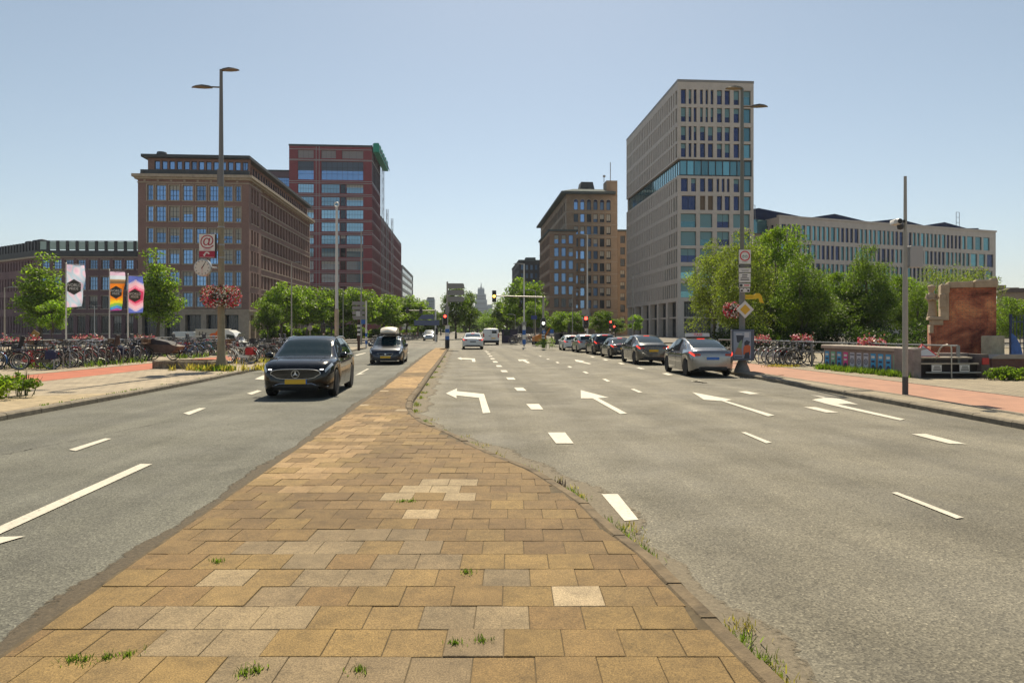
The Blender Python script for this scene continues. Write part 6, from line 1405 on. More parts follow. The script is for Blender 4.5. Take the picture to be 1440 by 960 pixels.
FLAGM = bpy.data.materials.new('flag_cloth'); FLAGM.use_nodes = True; k = NT(FLAGM); at = k.n('ShaderNodeAttribute', attribute_name='print'); k.l(at.outputs['Color'], k.p.inputs['Base Color']); k.p.inputs['Roughness'].default_value = .75
tr = k.n('ShaderNodeBsdfTranslucent'); k.l(at.outputs['Color'], tr.inputs[0]); mx = k.n('ShaderNodeMixShader'); mx.inputs[0].default_value = .45; k.l(k.p.outputs[0], mx.inputs[1]); k.l(tr.outputs[0], mx.inputs[2]); k.l(mx.outputs[0], FLAGM.node_tree.nodes['Material Output'].inputs[0])
def hexd(u, q, asp=2.5, c_=.53):
    x, z = abs(u-.5), abs(q-c_)*asp; return max(x*1.1547, x*.577+z)
def pastel(u, q):
    n = math.sin(u*5+q*9)+math.sin(u*9-q*13+1.3)+.6*math.sin(q*21+u*4); P_ = [(.75,.48,.68),(.80,.66,.80),(.42,.62,.78),(.78,.56,.70),(.55,.52,.76)]; a = (n+2.6)/5.2*4; i = int(max(0,min(3,a))); f = max(0,min(1,a-i)); return tuple(lerp(P_[i][k2],P_[i+1][k2],f) for k2 in range(3))
RB = [(.75,.30,.02),(.80,.42,.02),(.80,.62,.03),(.22,.50,.10),(.08,.30,.72),(.55,.10,.45)]
def rainbow(u, q):
    d = hexd(u,q)
    if q < .20 and d > .62: return (.72,.52,.70) if q < .1 else (.62,.72,.82)
    if q < .30 and d > .55: return (.20,.13,.07) if q > .24 else (.40,.28,.16)
    if d < .56: return (.80,.24,.02)
    if q > .6:
        b_ = q-.10*abs(u-.5); return RB[min(5,max(0,int((b_-.58)/.072)))]
    return (.72,.20,.02)
def pinkhex(u, q):
    d = hexd(u,q)
    if d < .55: return (.66,.06,.16)
    if d < .72: return (.80,.28,.42)
    if d < .98: return (.80,.50,.62)
    if d < 1.10: return (.55,.48,.70)
    return (.12,.17,.58)
flag(93,41,372,432,93,118,pastel,('white flagpole carrying the pale pink banner, leftmost of three','pale pink and blue banner flag with a black hexagon, leftmost of three'),1.7,371)
flag(154,46,382,437,154,174.5,rainbow,('white flagpole carrying the rainbow banner','orange and rainbow banner flag with a black hexagon in the middle'),2.3,380); flag(180,48,388,440,180,201,pinkhex,('white flagpole carrying the blue and crimson banner','blue and crimson pink banner flag with a grey hexagon, right of the rainbow one'),.8,386)
# ---- left quay: railing with flower boxes, planter, weeds
RL = mat('railing_grey',(.22,.23,.23),.5,.3)
def railing(name, label, pts, bars=True):
    t = thing(name, label, 'railing'); m = MB()
    for (x0,y0),(x1,y1) in zip(pts, pts[1:]):
        for z in (1.05+SW,.62+SW,.18+SW): m.tube([(x0,y0,z),(x1,y1,z)], .035 if z > 1 else .02, 6)
    m.build('rails', RL, t); d = 0
    m = MB()
    for (x0,y0),(x1,y1) in zip(pts, pts[1:]):
        l = math.hypot(x1-x0,y1-y0); n = max(1,int(l/2.2))
        for q in range(n+1):
            f = q/n; x, y = lerp(x0,x1,f), lerp(y0,y1,f); p = MB(); p.box(x-.04,x+.04,y-.04,y+.04,0,1.06+SW); p.build('post', RL, t)
        if bars:
            for q in range(int(l/.16)): f = q*.16/l; x, y = lerp(x0,x1,f), lerp(y0,y1,f); m.box(x-.010,x+.010,y-.010,y+.010,.18+SW,1.04+SW)
    if bars: tag(m.build('bars', RL, t), kind='stuff')
    return t
railing('quay_railing','dark grey steel railing behind the left bicycle rows',[(-22.6,22),(-22.9,34),(-23.6,46),(-24.4,58)])
def fbox_(px, Y, py, label, group, seed, L_=1.5, rz=R(90)):
    t = thing('flower_box', label, 'flower box', (PX(px,Y),Y,PZ(py,Y)), rz, group); m = MB(); m.bevbox(-L_/2,L_/2,-.14,.14,-.22,0,.02); m.build('trough', DKG, t)
    def sh(r):
        p = Vector((r.uniform(-L_/2,L_/2)*1.05, r.gauss(0,.14), abs(r.gauss(0,.15))-.06-.12*(r.random() < .2))); return p, r.choices([0,1,2,3,4],[3,2.2,1.3,.7,2.2])[0]
    flowers_mb(seed, sh, 800, .045, [1]*6).build('flowers', FLM, t)
fbox_(14,30,480,'pink flower box on the left railing, at the left edge of the photo','flower boxes on the left railing',31,2.2,.2); fbox_(124,38,478,'pink and white flower box on the left railing between the flagpoles','flower boxes on the left railing',32,1.5,.2); fbox_(201,44,477,'pink flower box on the left railing above the cargo trike','flower boxes on the left railing',33,1.4,.1)
t = thing('concrete_planter','low weathered concrete ring planter at the foot of the left lamp post','planter',(PX(264,28.3),28.3,SW))
m = MB(); pts = [(-1.18,-.55),(1.3,-.75),(1.45,.5),(.6,1.2),(-.8,1.1),(-1.3,.3)]
inn = [(x*.86,y*.86) for x,y in pts]; n = 6
for A_, B_, za, zb in ((pts,pts,0,.30),(pts,inn,.30,.31),(inn,inn,.31,.22)):
    a_ = [m.P((x,y,za)) for x,y in A_]; b_ = [m.P((x,y,zb)) for x,y in B_]
    for q in range(n): m.fa([a_[q],a_[(q+1)%n],b_[(q+1)%n],b_[q]])
STN = mat('planter_concrete',(.25,.205,.14),.9); k = NT(STN); tc = k.n('ShaderNodeTexCoord'); v = tc.outputs['Object']; k.l(k.ramp(k.noise(k.scaled(v,(3,3,1.2)),1.3,7,.75),[(.38,(.045,.038,.03)),(.52,(.22,.18,.125)),(.68,(.40,.34,.25))]), k.p.inputs['Base Color'])
m.build('ring', STN, t); m = MB(); m.poly([(x,y,.225) for x,y in inn]); m.build('soil', SOIL, t)
def tufts(name, pts, hgt, n, lm, seed, spread=.12, wdt=.012):
    r = random.Random(seed); mb = MB()
    for (x,y,z) in pts:
        for _ in range(n):
            a, d = r.uniform(0,6.28), abs(r.gauss(0,spread)); p = Vector((x+d*math.cos(a),y+d*math.sin(a),z)); h = hgt*r.uniform(.35,1.15); l = Vector((r.gauss(0,.35)*h,r.gauss(0,.35)*h,h)); sd_ = Vector((-l.y,l.x,0)); sd_ = (sd_.normalized() if sd_.length > 1e-4 else Vector((1,0,0)))*wdt*r.uniform(.6,1.6)
            mb.poly([p-sd_,p+sd_,p+l*.6+sd_*.8,p+l+Vector((0,0,-h*.08)),p+l*.6-sd_*.8])
    return tag(mb.build(name, lm), kind='stuff')
GRS = leafmat('grass_green',(.07,.11,.02),(.11,.16,.03),(.17,.2,.05)); DRY = leafmat('grass_dry',(.25,.19,.07),(.33,.25,.09),(.22,.22,.07))
r = random.Random(2)
tufts('dry_grass',[(PX(235,26)+q*.16+r.uniform(-.2,.2),26.9-.02*q+r.uniform(-.5,.5),SW) for q in range(26)],.28,26,DRY,5); tufts('grass',[(-11.5+r.uniform(-.8,.7),26.4+r.uniform(-.3,.3),SW) for q in range(16)],.25,26,GRS,6)
tufts('grass',[(pwl(KL,y)-.2,y,SW) for y in [r.uniform(14,30) for _ in range(26)]],.05,10,GRS,7,.06,.006)
tufts('rack_weeds',[(r.uniform(-20.5,-17.6),r.uniform(27,42),SW) for _ in range(70)],.32,16,GRS,8,.2)
tufts('rack_dry_weeds',[(r.uniform(-13.6,-11.2)-.06*(q-31),q,SW) for q in [r.uniform(31,42) for _ in range(40)]],.3,16,DRY,9,.2)
def spray(name, label, X, Y, z, W_, H_, n, seed, lm):
    t = thing(name, label, 'plant', (X,Y,z)); c_, cl = make_crown(seed, W_, H_, 16, n, .085); c_.build('leaves', LF[lm], t); m = MB(); rr = random.Random(seed)
    for q in range(14):
        x, y = rr.uniform(-W_/2.4,W_/2.4), rr.uniform(-W_/2.4,W_/2.4); m.tube([(x*.7,y*.7,0),(x*.85,y*.85,H_*.5),(x,y,H_*rr.uniform(.7,1.15))],[.010,.008,.004],4)
    m.build('stem', mat('stem_green',(.09,.11,.04),.8), t)
spray('roadside_weeds','clump of green roadside weeds at the left edge of the left pavement',PX(8,15.9),15.9,SW,1.5,.52,2600,61,'fresh'); spray('tall_weed','taller leafy weed beside the roadside weed clump',PX(33,16.6),16.6,SW,.55,.62,500,62,'fresh')
wp = [(11.2,2.4),(12.0,1),(12.6,2),(9.7,3.4),(8.9,2),(8.3,3),(7.3,4),(7.05,6),(5.85,3),(5.3,5),(14.2,2),(15.5,3),(17,2),(18.4,2.2),(21,2),(24,3),(27,2),(31,3),(36,3),(42,3),(3.65,3),(3.9,2),(3.2,3),(10.3,2)]
wpts = []
for y, q in wp:
    for _ in range(int(q*1.6)): yy = y+r.gauss(0,.16); wpts.append((pwl(MR,yy)+.17+abs(r.gauss(0,.04)),yy,.01))
tufts('kerb_weeds',wpts,.06,26,GRS,12,.055,.0028); tufts('kerb_dry_weeds',[(x+r.gauss(0,.05),y+r.gauss(0,.25),z) for x,y,z in wpts],.055,16,DRY,18,.06,.0026)
tufts('kerb_seed_heads',[(pwl(MR,7.32)+.18+r.gauss(0,.05),7.32+r.gauss(0,.05),.01) for _ in range(10)],.13,4,mat('seed_head',(.16,.10,.08),.8),13,.03,.005)
tufts('tile_grass',[(PX(x,yy),yy,SW) for x,yy in [(640,3.47),(678,3.5),(120,3.3),(180,3.35),(100,3.3),(150,3.32),(345,3.18),(360,3.2),(305,4.7),(566,6.35),(578,6.35),(505,3.2),(655,4.5)] for _ in range(2)],.028,34,GRS,14,.03,.0022)
# ---- right: railing, flower boxes, poster wall, jetty bench, monument, low wall
railing('bridge_railing','grey steel railing along the right pavement behind the parked bicycles',[(11.2,37),(12.55,32.0),(13.6,27.5),(14.9,22.8)], False)
for px, Y, py, sd_, ll_, lb in ((1070,34.5,479,41,.8,'pink and white flower box on the right railing next to the kiosk'),(1128,31,478.5,42,.85,'pink flower box on the right railing above the dark bicycle'),(1226,26.5,484,43,.9,'salmon flower box on the right railing above the poster wall')): fbox_(px,Y,py,lb,'flower boxes on the right railing',sd_,ll_,R(-40))
GRAN = mat('wall_granite',(.24,.20,.185),.8,var=.25,vs=3); CAPS = mat('cap_stone',(.36,.31,.26),.8,var=.2,vs=3)
W0 = Vector((PX(1158,27.9),27.9,0)); W1 = Vector((PX(1281,22.9),22.9,0)); dv = W1-W0; ln = dv.length; an = math.atan2(dv.y,dv.x)
t = thing('poster_wall','low stone wall pasted with a row of colourful posters on the right pavement','wall',(W0.x,W0.y,SW),an)
m = MB(); m.bevbox(0,ln,0,.5,0,.84,.03); m.build('wall_body', GRAN, t); m = MB(); m.bevbox(-.08,ln+.05,-.08,.6,.842,.98,.03); m.build('cap', CAPS, t)
PC = {'b':(.05,.32,.62),'g':(.18,.45,.28),'m':(.62,.06,.26),'l':(.48,.50,.58)}; seq = 'bgbmlllbbbgb'; np_ = 12
for q, ch in enumerate(seq):
    m = MB(); w_ = ln/np_; x0 = .12+q*(ln-.15)/np_; x1 = x0+w_*.66; pm_ = mat('wall_poster_'+{'b':'blue','g':'green','m':'magenta','l':'lilac'}[ch],PC[ch],.6); pd = mat('poster_navy',(.03,.04,.10),.6)
    m.poly([(x0,-.006,.12),(x1,-.006,.12),(x1,-.006,.72),(x0,-.006,.72)])
    xc = (x0+x1)/2; rr_ = (x1-x0)*.40
    if ch == 'l': m.disc((xc,-.010,.40),rr_,18,'y',1,rr_*.72); m.disc((xc,-.010,.40),rr_*.42,14,'y',1,rr_*.2); m.poly([(x0+.02,-.010,.62),(x1-.02,-.010,.62),(x1-.02,-.010,.66),(x0+.02,-.010,.66)],1)
    else:
        m.poly([(x0+.03,-.010,.14),(x1-.03,-.010,.14),(x1-.05,-.010,.27),(xc,-.010,.33),(x0+.05,-.010,.27)],1); m.poly([(x0+.04,-.010,.55),(x1-.05,-.010,.55),(x1-.05,-.010,.64),(x0+.04,-.010,.64)],2)
        m.poly([(x0+.05,-.012,.40),(x1-.07,-.012,.40),(x1-.04,-.012,.47),(x0+.04,-.012,.47)],2 if ch != 'b' else 1)
    m.build('poster',[pm_,pd,mat('poster_white',(.6,.62,.62),.6)],t)
tufts('wall_grass',[(lerp(W0.x,W1.x,f)-.25+r.gauss(0,.12),lerp(W0.y,W1.y,f)-.12+r.gauss(0,.1),SW) for f in [r.random() for _ in range(90)]],.26,16,GRS,15,.12,.010)
tufts('pavement_dry_grass',[(PX(x,Y_),Y_,SW) for x,Y_ in [(r.uniform(1080,1120),r.uniform(28.8,30)) for _ in range(26)]],.12,14,DRY,16,.12)
Y = 22.6; s = Y/FX
t = thing('jetty_bench','dark recessed stone bench with two white notices at the end of the poster wall','bench',(PX(1338,Y),Y,SW)); fx = lambda px: PX(px,Y)-PX(1338,Y); fz = lambda py: PZ(py,Y)-SW
m = MB(); m.box(fx(1281),fx(1291.5),-.15,1.0,0,fz(491)); m.box(fx(1291.5),fx(1376),.5,.9,0,fz(497)); m.build('stone_back', GRAN, t); m = MB(); m.prism_y([(fx(1376.5),0),(fx(1390),0),(fx(1386.5),fz(498)),(fx(1377),fz(498))],-.12,.9); m.build('end_pier', mat('pier_granite',(.13,.105,.10),.85,var=.3,vs=4), t)
BRD = mat('board_pale',(.42,.36,.28),.7,var=.15); m = MB(); m.box(fx(1291.5),fx(1366),-.05,.45,fz(504),fz(501.8)); m.build('seat_board', BRD, t); m = MB(); m.box(fx(1291.5),fx(1374),-.10,-.04,fz(512),fz(510)); m.build('front_board', BRD, t); m = MB(); m.tube([(fx(1299),-.12,fz(523.5)),(fx(1376.5),-.12,fz(523.5))],.028,6); m.build('foot_rail', mat('rail_pale',(.36,.36,.33),.5), t)
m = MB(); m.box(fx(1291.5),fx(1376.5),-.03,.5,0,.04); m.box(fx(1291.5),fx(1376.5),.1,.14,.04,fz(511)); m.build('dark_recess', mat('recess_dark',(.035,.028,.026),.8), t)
for a in (1307,1346):
    m = MB(); m.box(fx(a),fx(a+13.5),-.14,-.105,fz(522),fz(512.6)); n_ = m.build('notice', SGW, t); m = MB(); m.box(fx(a+3),fx(a+11),-.143,-.14,fz(515.5),fz(514.3)); m.box(fx(a+2),fx(a+12),-.143,-.14,fz(518),fz(516.8)); m.box(fx(a+1.5),fx(a+12.5),-.143,-.14,fz(520.2),fz(519)); m.build('small_print', INK, n_)
m = MB(); m.box(fx(1377.2),fx(1386),-.17,-.125,fz(512),fz(503)); m.build('red_box', mat('box_red',(.50,.035,.03),.5), t)
t = thing('hoop_ladder','bent steel hoop ladder standing in front of the stone bench','ladder',(PX(1332,Y-.35),Y-.35,SW)); m = MB(); xx = lambda px: PX(px,Y-.35)-PX(1332,Y-.35); zz_ = lambda py: PZ(py,Y-.35)-SW
m.tube([(xx(1327.5),.5,zz_(510)),(xx(1327.5),.2,zz_(490)),(xx(1329),.1,zz_(486)),(xx(1332.5),0,zz_(484.6)),(xx(1336.5),0,zz_(486)),(xx(1338),0,zz_(490)),(xx(1338),0,0)],.024,8); m.build('hoop', mat('steel_bright',(.48,.46,.42),.35,.7), t, True)
t = thing('warning_tarp','red edged white pyramid warning sign lying on the bench end','sign',(PX(1302,Y+.3),Y+.3,PZ(502.4,Y))); m = MB(); a = .30; ap = (-.06,.12,.42)
for p, q in (((-.32,-.15),(.36,-.15)),((.36,-.15),(.3,.4)),((.3,.4),(-.3,.4)),((-.3,.4),(-.32,-.15))): m.poly([(p[0],p[1],0),(q[0],q[1],0),ap])
m.build('tarp', SGW, t); m = MB()
for p in ((-.32,-.15),(.36,-.15),(.3,.4),(-.3,.4)): m.tube([(p[0],p[1],.0),ap],.022,5)
m.tube([(-.32,-.15,.02),(.36,-.15,.02)],.022,5); m.build('red_edge', SGR, t)
# monument
Y = 25.6; s = Y/FX; BRM = brickmat('brick_red_monument',(.33,.10,.052),(.26,.07,.042),(.13,.08,.06),.22,.07,.008,.45); 
k = NT(BRM); tc = k.n('ShaderNodeTexCoord'); old = k.p.inputs['Base Color'].links[0].from_socket
k.l(k.mixc(1, old, k.ramp(k.noise(tc.outputs['Object'], 1.1, 6, .7, .6), [(.34,(.32,.30,.32)),(.43,(.9,.85,.85)),(.53,(1.5,1.6,1.45)),(.64,(2.2,2.9,2.3))]), 'MULTIPLY'), k.p.inputs['Base Color'])  # dark soot blotches, plus orange lit patches put into the brick colour
SND = mat('monument_sandstone',(.40,.31,.215),.85,var=.25,vs=2.5,bump=.4,bs=12)
t = thing('brick_monument','massive red brick bridge pillar with sandstone cap and stepped stone ledge','monument',(PX(1309,Y),Y,0),R(-28)); MSC = 2.02/(PX(1401,Y)-PX(1309,Y)); fx = lambda px: (PX(px,Y)-PX(1309,Y))*MSC
m = MB(); m.box(fx(1334),fx(1401),0,1.9,PZ(446,Y),PZ(405.6,Y)); m.box(fx(1309),fx(1401),.0,1.9,.1,PZ(456,Y)); m.box(fx(1326),fx(1401),0,1.9,PZ(456,Y),PZ(446,Y)); m.build('brick_body', BRM, t)
m = MB(); m.bevbox(fx(1333),fx(1370),-.08,1.98,PZ(405.4,Y),PZ(397,Y),.03); m.build('cap_stone', SND, t); m = MB(); m.bevbox(fx(1370.6),fx(1403),-.09,1.99,PZ(405.8,Y),PZ(395.5,Y),.04); m.bevbox(fx(1393),fx(1402.5),-.05,.5,PZ(395.6,Y),PZ(393.8,Y),.02); m.build('cap_stone', SND, t)
m = MB(); m.bevbox(fx(1323),fx(1335),-.12,1.0,PZ(450,Y),PZ(400,Y),.03); m.bevbox(fx(1327),fx(1336),-.14,.6,PZ(412,Y),PZ(400.5,Y),.03); m.bevbox(fx(1322),fx(1331),-.18,.5,PZ(432,Y),PZ(413,Y),.03); m.prism_y([(fx(1323),PZ(413,Y)),(fx(1331),PZ(413,Y)),(fx(1327),PZ(406,Y))],-.15,.4); m.build('stone_quoins', SND, t)
m = MB(); m.bevbox(fx(1305),fx(1328),-.12,1.2,PZ(449.5,Y),PZ(445,Y),.03); m.bevbox(fx(1309.5),fx(1327),-.06,1.1,PZ(457,Y),PZ(449.6,Y),.02); m.bevbox(fx(1307.5),fx(1313),-.04,1.0,PZ(468,Y),PZ(457.1,Y),.02); m.build('stone_ledge', SND, t)
# statue: robed figure carved in stone, standing on the ledge
t = thing('stone_statue','weathered stone statue of a robed standing figure carrying a bundle on its head','statue',(PX(1309,Y)+.17*math.cos(R(28))-.02,Y-.17*math.sin(R(28))+.22,PZ(445,Y)+.002),R(-28)); H_ = PZ(400.5,Y)-PZ(445,Y); m = MB()
prof = [(0,.155),(.04,.165),(.25,.135),(.42,.125),(.52,.14),(.62,.155),(.70,.15),(.745,.085),(.765,.06),(.79,.085),(.84,.105),(.88,.10),(.91,.125),(.95,.14),(.985,.11),(1.0,.02)]
rows = []; rr = random.Random(5)
for z, rad in prof:
    rows.append([m.P((rad*1.0*math.cos(a)*(1+.10*math.sin(a*5+z*9)*(z < .6))+.02*math.sin(z*6), rad*.85*math.sin(a)*(1+.08*math.cos(a*4+z*7))-.0, z*H_)) for a in [2*math.pi*q/18 for q in range(18)]])
for A_, B_ in zip(rows, rows[1:]):
    for q in range(18): m.fa([A_[q],A_[(q+1)%18],B_[(q+1)%18],B_[q]])
m.fa(rows[-1])
for sg in (-1,1): m.tube([(sg*.13,-.02,H_*.70),(sg*.19,-.07,H_*.58),(sg*.10,-.15,H_*.52),(sg*-.03,-.17,H_*.57)],[.055,.05,.042,.04],8)
m.lathe([(.001,-.03),(.02,-.02),(.025,0)],(0,-.10,H_*.82),'y',8); m.tube([(.0,-.085,H_*.845),(.0,-.125,H_*.815),(0,-.09,H_*.805)],.014,6)
m.build('figure', SND, t, True, 70)
# block, low wall, blue fence
Y = 24.0; t = thing('stone_block','pale cube shaped stone block between the monument and the low brick wall','stone block',(PX(1404,Y),Y,SW),.1); m = MB(); m.bevbox(-.26,.26,0,.5,0,PZ(472,Y)-SW,.03); m.build('block', mat('block_stone',(.38,.34,.25),.85,var=.25,vs=4), t)
Y = 23.2; t = thing('low_brick_wall','low dark red brick wall with a stone cap at the right edge','wall',(PX(1395,Y),Y,SW)); m = MB(); m.box(0,7,0,.45,0,.60); m.build('brick_body', brickmat('brick_low_wall',(.20,.085,.06),(.15,.06,.05),(.12,.09,.07)), t); m = MB(); m.prism_y([(-.04,.602),(7,.602),(7,.72),(.25,.74),(.0,.66)],-.05,.5); m.build('cap', CAPS, t)
t = thing('blue_fence','dark blue barred steel fence panel at the right edge','fence',(PX(1421,26),26,SW)); m = MB(); m.box(0,.07,0,.07,0,PZ(446,26)); BLF = mat('fence_blue',(.03,.05,.12),.5,.2); m.build('post', BLF, t); m = MB()
for q in range(12): m.box(.12+q*.13,.14+q*.13,.02,.04,.1,PZ(446,26)-.1+.03*q)
m.box(0,1.8,.015,.05,.3,.34); m.box(0,1.8,.015,.05,PZ(450,26)-.2,PZ(450,26)-.16); tag(m.build('bars', BLF, t), kind='stuff')
t = thing('blue_tarpaulin','bright blue rounded sheet leaning on the blue fence','sheet',(PX(1421.5,25.4),25.4,SW)); m = MB(); H_ = PZ(468,25.4)-SW; m.prism_y([(0,0),(.48,0),(.46,H_*.35),(.36,H_*.65),(.18,H_*.9),(0,H_)],-.03,.0); m.build('sheet', mat('sheet_blue',(.04,.13,.40),.5,var=.3,vs=6), t)
for i, px in enumerate((1402,1420,1438)): spray('wall_plant',['leafy green plant at the left foot of the low brick wall','middle leafy green plant at the foot of the low brick wall','leafy green plant at the right edge under the low brick wall'][i],PX(px,21.6),21.6,SW,.95,.40,900,70+i,'fresh')
# ---- poles, signals and boards in the distance
def pole(name, label, px, Y, top, rad, mt=POLEG, cat='street lamp', arms=(), z0=SW, head=True, hl=.7, group=None):
    t = thing(name, label, cat, (PX(px,Y),Y,z0), group=group); zt = PZ(top,Y)-z0; m = MB(); m.tube([(0,0,0),(0,0,zt)],[rad,rad*.6],8); m.build('pole', mt, t, True)
    for d in arms: m = MB(); m.tube([(0,0,zt-.06),(d*.35,0,zt)],.03,5); lamp_head(m,(d*.3,0),d,hl,.26,zt-.02); m.build('lantern', SGB, t)
    return t
gl = 'street lamps in the distance'
pole('street_lamp','slim grey lamp post before the left avenue trees, standing by the brick office corner',410,66,369,.08,arms=(1,),group=gl)
pole('street_lamp','grey lamp post rising behind the grey direction boards',508,72,325,.10,arms=(1,),hl=1.0,group=gl); pole('street_lamp','short thin lamp post right of the white flagpole',482.5,80,406,.06,arms=(-1,),group=gl)
pole('street_lamp','white lamp post standing left of the queue signal on the right side',826,76,330,.10,POLEW,arms=(-1,1),hl=1.0,group=gl); pole('street_lamp','slim lamp post between the small round trees on the right',805,80,408,.06,arms=(1,),group=gl)
pole('street_lamp','tall white lamp post with a blue banded foot behind the signal arm',737,64,371,.09,POLEW,arms=(-1,),group=gl); pole('street_lamp','thin grey lamp post right of the white lamp post at the junction',753,72,408,.05,group=gl,arms=(-1,))
pole('street_lamp','thin lamp post before the pale stone tower base',890,88,386,.07,arms=(1,),group=gl); pole('street_lamp','small double armed lamp before the far left brick block',133,100,430,.07,POLEW,arms=(-1,1),group=gl); pole('street_lamp','lamp post with a long arm at the far left edge',6.5,60,404,.07,arms=(1,),hl=.8,group=gl)
pole('street_lamp','short lamp post at the far right of the avenue behind the van',724.5,90,442,.05,arms=(-1,),group=gl)
t = pole('white_flagpole','tall white bare flagpole with a ring finial standing by the left avenue trees',473.5,50,292,.14,POLEW,'flagpole'); zt = PZ(292,50)-SW; m = MB(); m.torus((0,0,zt+.22),.16,.045,'y',16,6); m.build('ring_finial', POLEW, t, True); m = MB(); m.lathe([(.15,0),(.16,3.0),(.13,3.1)],(0,0,0),'z',12); m.build('base_sleeve', mat('sleeve_beige',(.45,.36,.27),.7,var=.2), t)
def bands(t, z0, z1, rad, n, c1, c2, nm='striped_sleeve'):
    m = MB()
    for q in range(n): a, b_ = lerp(z0,z1,q/n), lerp(z0,z1,(q+1)/n); m.lathe([(rad,a+.001),(rad,b_)],(0,0,0),'z',10,q%2)
    m.build(nm,[c1,c2],t)
LREDON = mat('signal_red_lit',(.8,.03,.02),.3,emit=(1,.05,.03),es=4); LAMB = mat('signal_amber_lit',(.9,.5,.05),.3,emit=(1,.5,.06),es=4); LWH = mat('signal_white_lit',(.8,.8,.7),.3,emit=(1,.95,.8),es=2.5); LOFF = mat('signal_lens_off',(.02,.022,.02),.2)
SIGK = mat('signal_black',(.014,.014,.016),.5)
def signal_head(parent, x, y, z, w_, h_, lit, which, border=True):
    m = MB(); m.bevbox(x-w_/2,x+w_/2,y-.10,y+.12,z-h_/2,z+h_/2,.03); hd_ = m.build('signal_head', SIGK, parent)
    if border:
        m = MB(); b_ = .05; rr2 = w_/2+b_
        pts = [(x+rr2*math.cos(a),z+h_/2-w_/2+b_*.2+rr2*math.sin(a)) for a in [math.pi*q/10 for q in range(11)]]+[(x+rr2*math.cos(a),z-h_/2+w_/2-b_*.2+rr2*math.sin(a)) for a in [math.pi+math.pi*q/10 for q in range(11)]]
        m.prism_y(pts[::-1],y+.0,y+.03); m.build('white_border', SGW, hd_); m = MB(); pts2 = [(x+(a-x)*.86,z+(c_-z)*.94) for a,c_ in pts]; m.prism_y(pts2[::-1],y-.03,y-.001); m.build('back_board', SIGK, hd_)
    for q in range(3):
        m = MB(); zz2 = z+h_*(.32-.32*q); m.lathe([(.001,-.135),(w_*.30,-.125),(w_*.34,-.10)],(x,y,zz2),'y',14); m.build('lens', lit if q == which else LOFF, hd_)
        m = MB(); m.tube([(x+w_*.38*math.cos(a),y-.20,zz2+w_*.38*math.sin(a)) for a in [math.pi*p/6 for p in range(7)]],.012,4); m.build('visor', SIGK, hd_)
# median mast with direction boards and red signal
Y = 58.3; t = thing('signal_mast','mast on the median tip with red signal, blue striped sleeve and grey boards','traffic light',(PX(629,Y),Y,SW)); zt = PZ(396,Y)-SW
m = MB(); m.tube([(0,0,0),(0,0,zt)],[.09,.07],10); m.build('mast', POLEG, t, True); m = MB(); m.lathe([(.19,0),(.19,.72)],(0,0,0),'z',12); m.build('black_foot', SIGK, t); bands(t,.72,1.95,.185,4,SBL,SGW); signal_head(t,-.16,-.22,PZ(449.5,Y)-SW,.34,.92,LREDON,0)
for q in range(3):
    a, c_ = PZ(398.5+q*9.3,Y)-SW, PZ(405.8+q*9.3,Y)-SW; m = MB(); m.prism_y([(.06,a),(1.35,a),(1.45,a-.1),(1.45,c_+.1),(1.35,c_),(.06,c_)][::-1],-.14,-.10); m.build('direction_board', SGB, t)
m = MB(); m.box(-.16,.16,-.16,.1,PZ(440,Y)-SW,PZ(431,Y)-SW); m.build('junction_box', SGB, t)
# cantilever mast with amber signal
Y = 59.0; t = thing('cantilever_signal','grey mast with a long horizontal arm ending in an amber lit signal','traffic light',(PX(764,Y),Y,SW)); za = PZ(418,Y)-SW
m = MB(); m.tube([(0,0,0),(0,0,za+.1)],[.11,.09],10); m.build('mast', POLEG, t, True); m = MB(); x1 = PX(695,Y)-PX(764,Y); m.tube([(.15,0,za),(x1+.1,0,za+.12)],[.075,.055],8); m.build('arm', POLEG, t, True)
m = MB(); m.lathe([(.15,0),(.15,.8)],(0,0,0),'z',12); m.build('black_foot', SIGK, t); bands(t,.8,1.3,.14,4,SGW,SIGK)
signal_head(t,x1,-.05,PZ(416.5,Y)-SW,.36,1.0,LAMB,1,False); signal_head(t,0,-.22,PZ(454.5,Y)-SW,.36,.85,LWH,1)
m = MB(); m.lathe([(.001,-.16),(.17,-.155),(.17,-.13)],(.05,0,PZ(466.5,Y)-SW),'y',16); dsc = m.build('blue_disc', SBL, t); m = MB(); m.poly([(.0,-.165,PZ(468.3,Y)-SW),(.10,-.165,PZ(468.3,Y)-SW),(.05,-.165,PZ(464.5,Y)-SW)]); m.build('arrow_mark', SGW, dsc)
# queue signal and side signals
def small_signal(px, Y, zpy, label, lit, wd=.36, ht=.95, box=False, top=None, border=True):
    t = thing('traffic_signal', label, 'traffic light', (PX(px,Y),Y,SW)); zc = PZ(zpy,Y)-SW; m = MB(); m.tube([(0,0,0),(0,0,zc+.7)],.06,8); m.build('post', SIGK, t); bands(t,.5,zc-ht*.55,.075,6,SIGK,SGW); signal_head(t,0,-.2,zc,wd,ht,lit,0,border)
    if box: m = MB(); m.bevbox(-.33,.33,-.1,.2,zc+.62,zc+1.16,.02); m.build('sign_box', SGB, t)
small_signal(823.5,60,453,'white bordered red signal with a grey box on top before the waiting cars',LREDON,.44,1.05,True); small_signal(858,61,456,'small red signal right of the box topped signal',LREDON,.26,.7,border=False); small_signal(863,63,462,'lowest small red signal before the brown annex',LREDON,.24,.6,border=False)
small_signal(800,62,464,'dark signal post behind the silver hatchback',LOFF,.28,.7,border=False); small_signal(455,62,461,'dark signal on a black and white banded post before the left trees',LOFF,.4,.9,border=False); small_signal(614.5,86,466,'dark signal post beside the far oncoming car',LOFF,.3,.8,border=False)
